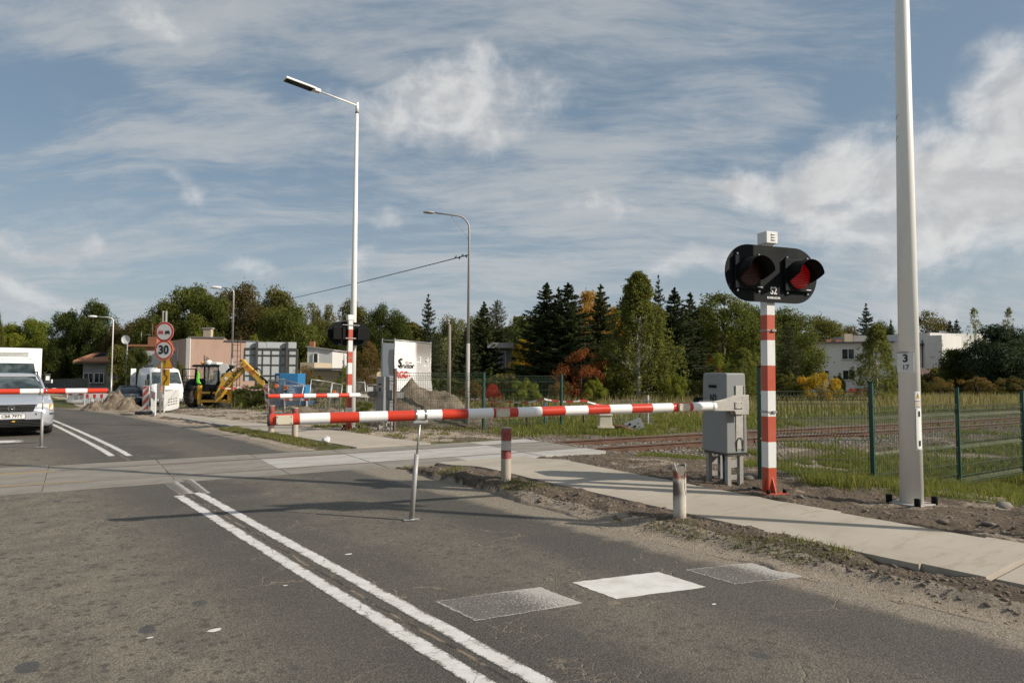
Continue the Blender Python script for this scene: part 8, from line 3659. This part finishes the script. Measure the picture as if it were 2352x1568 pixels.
G1 = 'trees beyond the meadow'
G2 = 'tall trees behind the pink building'
G3 = 'trees down the road at the left'
G4 = 'shrubs along the far side of the meadow'
SH = dict(cat='shrub', name='shrub')
T_ = [
    # right half, beyond the meadow
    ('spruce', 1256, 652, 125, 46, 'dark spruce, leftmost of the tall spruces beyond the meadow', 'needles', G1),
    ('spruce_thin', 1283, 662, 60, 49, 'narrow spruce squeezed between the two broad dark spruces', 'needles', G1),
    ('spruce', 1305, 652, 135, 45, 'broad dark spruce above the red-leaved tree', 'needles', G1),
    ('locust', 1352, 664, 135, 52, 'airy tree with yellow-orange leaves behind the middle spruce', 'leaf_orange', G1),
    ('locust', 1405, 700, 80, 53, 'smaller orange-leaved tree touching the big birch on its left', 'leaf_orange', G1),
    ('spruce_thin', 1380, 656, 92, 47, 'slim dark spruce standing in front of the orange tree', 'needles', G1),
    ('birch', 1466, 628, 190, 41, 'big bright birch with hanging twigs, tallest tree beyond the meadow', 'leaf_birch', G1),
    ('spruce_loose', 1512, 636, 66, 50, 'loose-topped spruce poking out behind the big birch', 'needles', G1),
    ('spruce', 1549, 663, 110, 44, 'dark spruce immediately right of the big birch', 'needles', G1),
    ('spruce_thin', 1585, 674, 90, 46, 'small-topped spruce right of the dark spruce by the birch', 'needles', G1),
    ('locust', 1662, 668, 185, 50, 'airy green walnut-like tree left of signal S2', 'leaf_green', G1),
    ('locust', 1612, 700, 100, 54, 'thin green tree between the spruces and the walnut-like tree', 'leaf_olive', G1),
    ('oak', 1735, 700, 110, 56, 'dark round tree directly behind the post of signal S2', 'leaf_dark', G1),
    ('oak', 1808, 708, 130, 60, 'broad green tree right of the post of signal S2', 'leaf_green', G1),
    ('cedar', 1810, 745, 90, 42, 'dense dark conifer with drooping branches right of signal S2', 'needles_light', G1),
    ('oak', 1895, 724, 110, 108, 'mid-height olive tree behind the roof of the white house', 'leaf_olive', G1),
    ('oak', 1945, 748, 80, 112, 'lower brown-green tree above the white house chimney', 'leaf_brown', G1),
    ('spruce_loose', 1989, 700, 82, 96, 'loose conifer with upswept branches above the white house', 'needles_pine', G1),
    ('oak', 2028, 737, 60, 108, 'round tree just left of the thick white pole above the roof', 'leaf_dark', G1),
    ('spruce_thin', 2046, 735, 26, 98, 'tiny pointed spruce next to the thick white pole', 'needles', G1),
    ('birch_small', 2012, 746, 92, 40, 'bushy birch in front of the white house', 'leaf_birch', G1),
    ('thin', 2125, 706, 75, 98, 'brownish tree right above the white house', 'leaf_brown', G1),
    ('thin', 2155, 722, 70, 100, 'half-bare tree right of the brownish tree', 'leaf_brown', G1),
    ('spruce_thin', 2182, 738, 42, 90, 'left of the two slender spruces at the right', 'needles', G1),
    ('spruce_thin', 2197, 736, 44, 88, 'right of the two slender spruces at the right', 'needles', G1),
    ('birch_sparse', 2238, 708, 62, 82, 'pale sparse birch with white trunk rising behind the pine', 'leaf_birch', G1),
    ('birch_sparse', 2316, 708, 60, 80, 'pale sparse birch top near the right edge', 'leaf_birch', G1),
    ('pine', 2292, 738, 150, 56, 'big dark pine filling the right edge', 'needles_pine', G1),
    ('pine', 2352, 760, 90, 60, 'second dark pine cut by the right edge', 'needles_pine', G1),
    ('thuja', 2192, 798, 66, 58, 'rounded dark green thuja left of the big pine', 'leaf_dark', G1),
    # middle
    ('spruce_loose', 984, 679, 78, 64, 'lone ragged spruce above the banner, right of the tall white lamp', 'needles', G1),
    ('cedar', 990, 770, 95, 56, 'dark conifer base right behind the banner', 'needles', G1),
    ('willow', 1042, 720, 95, 78, 'pale willow left of the slender lamp post', 'leaf_pale', G1),
    ('spruce', 1112, 695, 85, 66, 'spruce immediately right of the slender lamp post', 'needles_light', G1),
    ('cedar', 1142, 690, 100, 68, 'broad olive conifer right of the slender lamp post', 'needles_light', G1),
    ('spruce_thin', 1075, 742, 60, 60, 'dark conifer behind the slender lamp post', 'needles', G1),
    ('willow', 1095, 712, 60, 84, 'pale treetop between the lamp and the olive conifer', 'leaf_pale', G1),
    ('willow', 1196, 724, 90, 80, 'pale green willow left of the dark spruces', 'leaf_pale', G1),
    ('maple', 1208, 775, 60, 60, 'yellow-leaved small tree left of the dark spruces', 'leaf_yellow', G1),
    ('oak', 815, 688, 90, 82, 'dark tree seen left and right of the tall white lamp', 'leaf_olive', G2),
    ('oak', 870, 697, 72, 80, 'dark rounded tree right of the far signal', 'leaf_dark', G2),
    ('oak', 912, 709, 68, 80, 'lower rounded tree left of the lone ragged spruce', 'leaf_dark', G2),
    ('small_tree', 846, 778, 78, 45, 'rust-brown leafed tree beside the far signal board', 'leaf_rusty', G1),
    ('thin', 757, 689, 44, 88, 'small spindly tree standing free left of the far signal', 'leaf_olive', G2),
    ('thin', 716, 685, 50, 88, 'thin-crowned tree left of the spindly one', 'leaf_olive', G2),
    # tall row behind the pink building
    ('maple', 385, 690, 110, 88, 'leftmost tree of the tall group, behind the round signs', 'leaf_green', G2),
    ('maple', 440, 653, 125, 90, 'tall green maple left of the curved lamp', 'leaf_green', G2),
    ('maple', 488, 672, 95, 86, 'green maple right behind the curved lamp', 'leaf_green', G2),
    ('oak', 548, 649, 130, 90, 'tall dark brownish tree right of the curved lamp', 'leaf_brown', G2),
    ('oak', 590, 690, 80, 86, 'brownish tree lower beside the tall dark one', 'leaf_brown', G2),
    ('maple', 640, 661, 110, 88, 'bronze-tinted tree above the billboard', 'leaf_olive', G2),
    ('maple', 662, 700, 135, 70, 'dense dark green round tree directly behind the billboard', 'leaf_green', G2),
    ('maple', 742, 730, 85, 74, 'bushy tree behind the white building', 'leaf_olive', G2),
    ('small_tree', 590, 765, 60, 66, 'small yellowish tree peeking over the pink building', 'leaf_lime', G2),
    ('small_tree', 454, 760, 45, 68, 'light green bush showing over the pink roof near its chimney', 'leaf_lime', G2),
    ('oak', 785, 750, 60, 72, 'dark foliage behind the far signal board', 'leaf_dark', G2),
    # left
    ('oak', 314, 727, 75, 96, 'thin brownish tree left of the round signs', 'leaf_brown', G3),
    ('oak', 272, 742, 60, 98, 'brownish tree behind the distant street lamp', 'leaf_brown', G3),
    ('maple', 222, 690, 88, 100, 'tall dark tree behind the distant street lamp', 'leaf_dark', G3),
    ('maple', 155, 711, 75, 100, 'dark tree left of the tallest tree at the left', 'leaf_dark', G3),
    ('maple', 82, 730, 78, 105, 'green tree above the white truck', 'leaf_lime', G3),
    ('maple', 25, 742, 80, 105, 'yellowish green tree at the far left above the truck', 'leaf_lime', G3),
    ('maple', -8, 702, 26, 90, 'edge of a tall olive tree cut by the left border', 'leaf_olive', G3),
    ('pine', 132, 772, 52, 112, 'light green pine left of the dark juniper', 'needles_light', G3),
    ('cedar', 182, 762, 66, 110, 'big dark conifer rising behind the orange-roofed house', 'needles', G3),
    ('thuja', 278, 790, 56, 66, 'green thuja right of the distant street lamp', 'leaf_olive', G3),
    ('thuja', 318, 794, 46, 62, 'dark thuja left of the white van', 'leaf_dark', G3),
    ('cedar', 150, 800, 50, 100, 'dark conifer behind the left end of the orange-roofed house', 'needles', G3),
]
for row in T_:
    kind, px, top, w_, Yt, lab, leaf_, grp = row
    bk = 'bark_birch' if kind.startswith('birch') else None
    tree(kind, px, top, w_, Yt, lab, leaf_, grp)
S_ = [
    ('low_shrub', 577, 876, 84, 36, 'dark green feathery shrub under the digger arm', 'leaf_dark'),
    ('airy_shrub', 700, 836, 66, 44, 'brownish bush right of the billboard', 'leaf_rusty'),
    ('shrub', 730, 860, 60, 40, 'grey-green bush behind the blue trailer', 'leaf_olive'),
    ('low_shrub', 772, 862, 66, 42, 'green bush left of the far signal post', 'leaf_green'),
    ('shrub', 796, 830, 40, 50, 'lime bush below the white building', 'leaf_lime'),
    ('low_shrub', 826, 915, 58, 27, 'leafy green weeds beside cabinet N3', 'leaf_green'),
    ('airy_shrub', 1128, 880, 52, 34, 'small bright red shrub behind the wire fence', 'leaf_crimson'),
    ('shrub', 1200, 866, 84, 33, 'yellowish green bush behind the second fence post', 'leaf_lime'),
    ('low_shrub', 1150, 850, 60, 42, 'olive bush left of the yellowish green one', 'leaf_olive'),
    ('shrub', 1085, 872, 60, 40, 'rusty bush right of the mound of earth', 'leaf_rusty'),
    ('sparse_tree', 1335, 796, 135, 40, 'small tree with vivid red leaves before the dark spruces', 'leaf_red'),
    ('low_shrub', 1290, 868, 60, 38, 'red-brown undergrowth left of the red tree', 'leaf_rusty'),
    ('shrub', 1365, 866, 60, 37, 'lime bush under the red tree', 'leaf_lime'),
    ('low_shrub', 1420, 850, 60, 40, 'dark green bush at the left foot of the birch', 'leaf_green'),
    ('shrub', 1552, 856, 60, 38, 'yellow-green bush at the right foot of the birch', 'leaf_lime'),
    ('low_shrub', 1595, 862, 62, 39, 'olive bush left of cabinet N2', 'leaf_olive'),
    ('locust', 1632, 812, 46, 46, 'orange-red bush below the walnut-like tree', 'leaf_red'),
    ('small_tree', 1652, 808, 70, 44, 'yellow-green small tree just above cabinet N2', 'leaf_lime'),
    ('birch_small', 1705, 800, 85, 38, 'young birch left of the post of signal S2', 'leaf_birch'),
    ('small_tree', 1762, 828, 55, 45, 'green young tree behind the post of signal S2', 'leaf_olive'),
    ('shrub', 1808, 850, 70, 38, 'olive shrub left of the golden shrub', 'leaf_olive'),
    ('low_shrub', 1884, 843, 104, 37, 'bright golden yellow shrub behind the wire fence', 'leaf_yellow'),
    ('shrub', 1925, 855, 40, 41, 'green shrub right of the golden shrub', 'leaf_green'),
    ('low_shrub', 1968, 887, 56, 46, 'low crimson hedge left of the bushy birch', 'leaf_crimson'),
    ('shrub', 2125, 872, 70, 50, 'dark green bush in front of the brown shed', 'leaf_dark'),
    ('airy_shrub', 2160, 864, 70, 48, 'rusty red bush before the shed', 'leaf_rusty'),
    ('low_shrub', 2245, 857, 80, 50, 'yellow-red bush right of the grey shed', 'leaf_rusty'),
    ('shrub', 2320, 862, 80, 50, 'brown bush at the foot of the pine near the right edge', 'leaf_brown'),
    ('low_shrub', 860, 868, 60, 40, 'brown bush behind cabinet N3', 'leaf_rusty'),
    ('shrub', 413, 826, 38, 56, 'small green bush by the pink building flank', 'leaf_olive'),
    ('low_shrub', 610, 868, 60, 44, 'green bush in front of the billboard foot', 'leaf_green'),
    ('shrub', 655, 864, 60, 46, 'second green bush at the billboard foot', 'leaf_olive'),
    ('low_shrub', 540, 890, 40, 40, 'low bush right of the backhoe wheel', 'leaf_dark'),
]
for kind, px, top, w_, Yt, lab, leaf_ in S_:
    tree(kind, px, top, w_, Yt, lab, leaf_, G4, **SH)

# woodland filling the gaps far behind: nobody could count it


def thicket(name, x0, x1, Y, top0, top1, mat, n, seed, leaf=.32, depth=8, zbot=-1.5):
    r_ = np.random.default_rng(seed)
    A, Bp = P(x0, 860, Y).x, P(x1, 860, Y).x
    u = r_.uniform(0, 1, n)
    hz = fbm(u * (Bp - A) * .28 + seed, u * 0 + seed, 4, seed)
    pxu = x0 + (x1 - x0) * u
    t0_, t1_ = P((x0 + x1) / 2, top0, Y).z, P((x0 + x1) / 2, top1, Y).z
    topz = t1_ + (t0_ - t1_) * np.clip((hz - .25) * 2, 0, 1)
    v = r_.uniform(0, 1, n) ** .75
    z = zbot + (topz - zbot) * v
    w = (fbm(u * (Bp - A) * .6, z * .6, 3, seed + 5) - .5) * 3
    y = Y + w + r_.normal(0, .5, n) + (v) * 2
    cen = np.stack([A + (Bp - A) * u, y, z], -1)
    d = r_.normal(size=(n, 3)) * .8 + np.array([0, -.5, .5])
    d /= np.linalg.norm(d, axis=1, keepdims=True)
    up = r_.normal(size=(n, 3))
    sz = leaf * r_.uniform(.6, 1.3, n)
    V, F = quads(cen, d, up, sz, sz)
    ob = npmesh(name, V, F, mat, tint=np.clip(hz * .7 + r_.uniform(0, .4, n), 0, 1))
    ob['kind'] = 'stuff'
    return ob


thicket('undergrowth', -40, 420, 108, 760, 800, 'leaf_dark', 24000, 3, .38, zbot=-2.5)
thicket('undergrowth', 400, 980, 94, 735, 765, 'leaf_brown', 36000, 5, .36, zbot=-2)
thicket('undergrowth', 880, 1270, 90, 738, 765, 'leaf_olive', 26000, 6, .34, zbot=-1.5)
thicket('undergrowth', 1180, 1660, 64, 705, 760, 'leaf_dark', 36000, 7, .26, zbot=-1)
thicket('undergrowth', 1560, 1860, 70, 735, 780, 'leaf_olive', 26000, 8, .26, zbot=-1)
thicket('undergrowth', 1820, 2460, 116, 762, 785, 'leaf_olive', 30000, 9, .36, zbot=-1)
thicket('undergrowth', 2120, 2460, 62, 838, 868, 'leaf_brown', 16000, 10, .20, zbot=-.8)
thicket('undergrowth', 1220, 1860, 47, 850, 885, 'leaf_green', 26000, 11, .17, zbot=-.6)
thicket('undergrowth', 840, 1240, 50, 858, 880, 'leaf_olive', 22000, 12, .18, zbot=-.8)
thicket('undergrowth', 660, 860, 60, 850, 868, 'leaf_olive', 12000, 13, .2, zbot=-1.3)
thicket('undergrowth', -260, 330, 130, 770, 790, 'leaf_dark', 12000, 14, .6, zbot=-3)
thicket('undergrowth', 2300, 2900, 90, 760, 800, 'leaf_dark', 14000, 15, .5, zbot=-1)
thicket('undergrowth', 480, 620, 42, 886, 905, 'leaf_green', 6000, 16, .14, depth=3, zbot=-1)
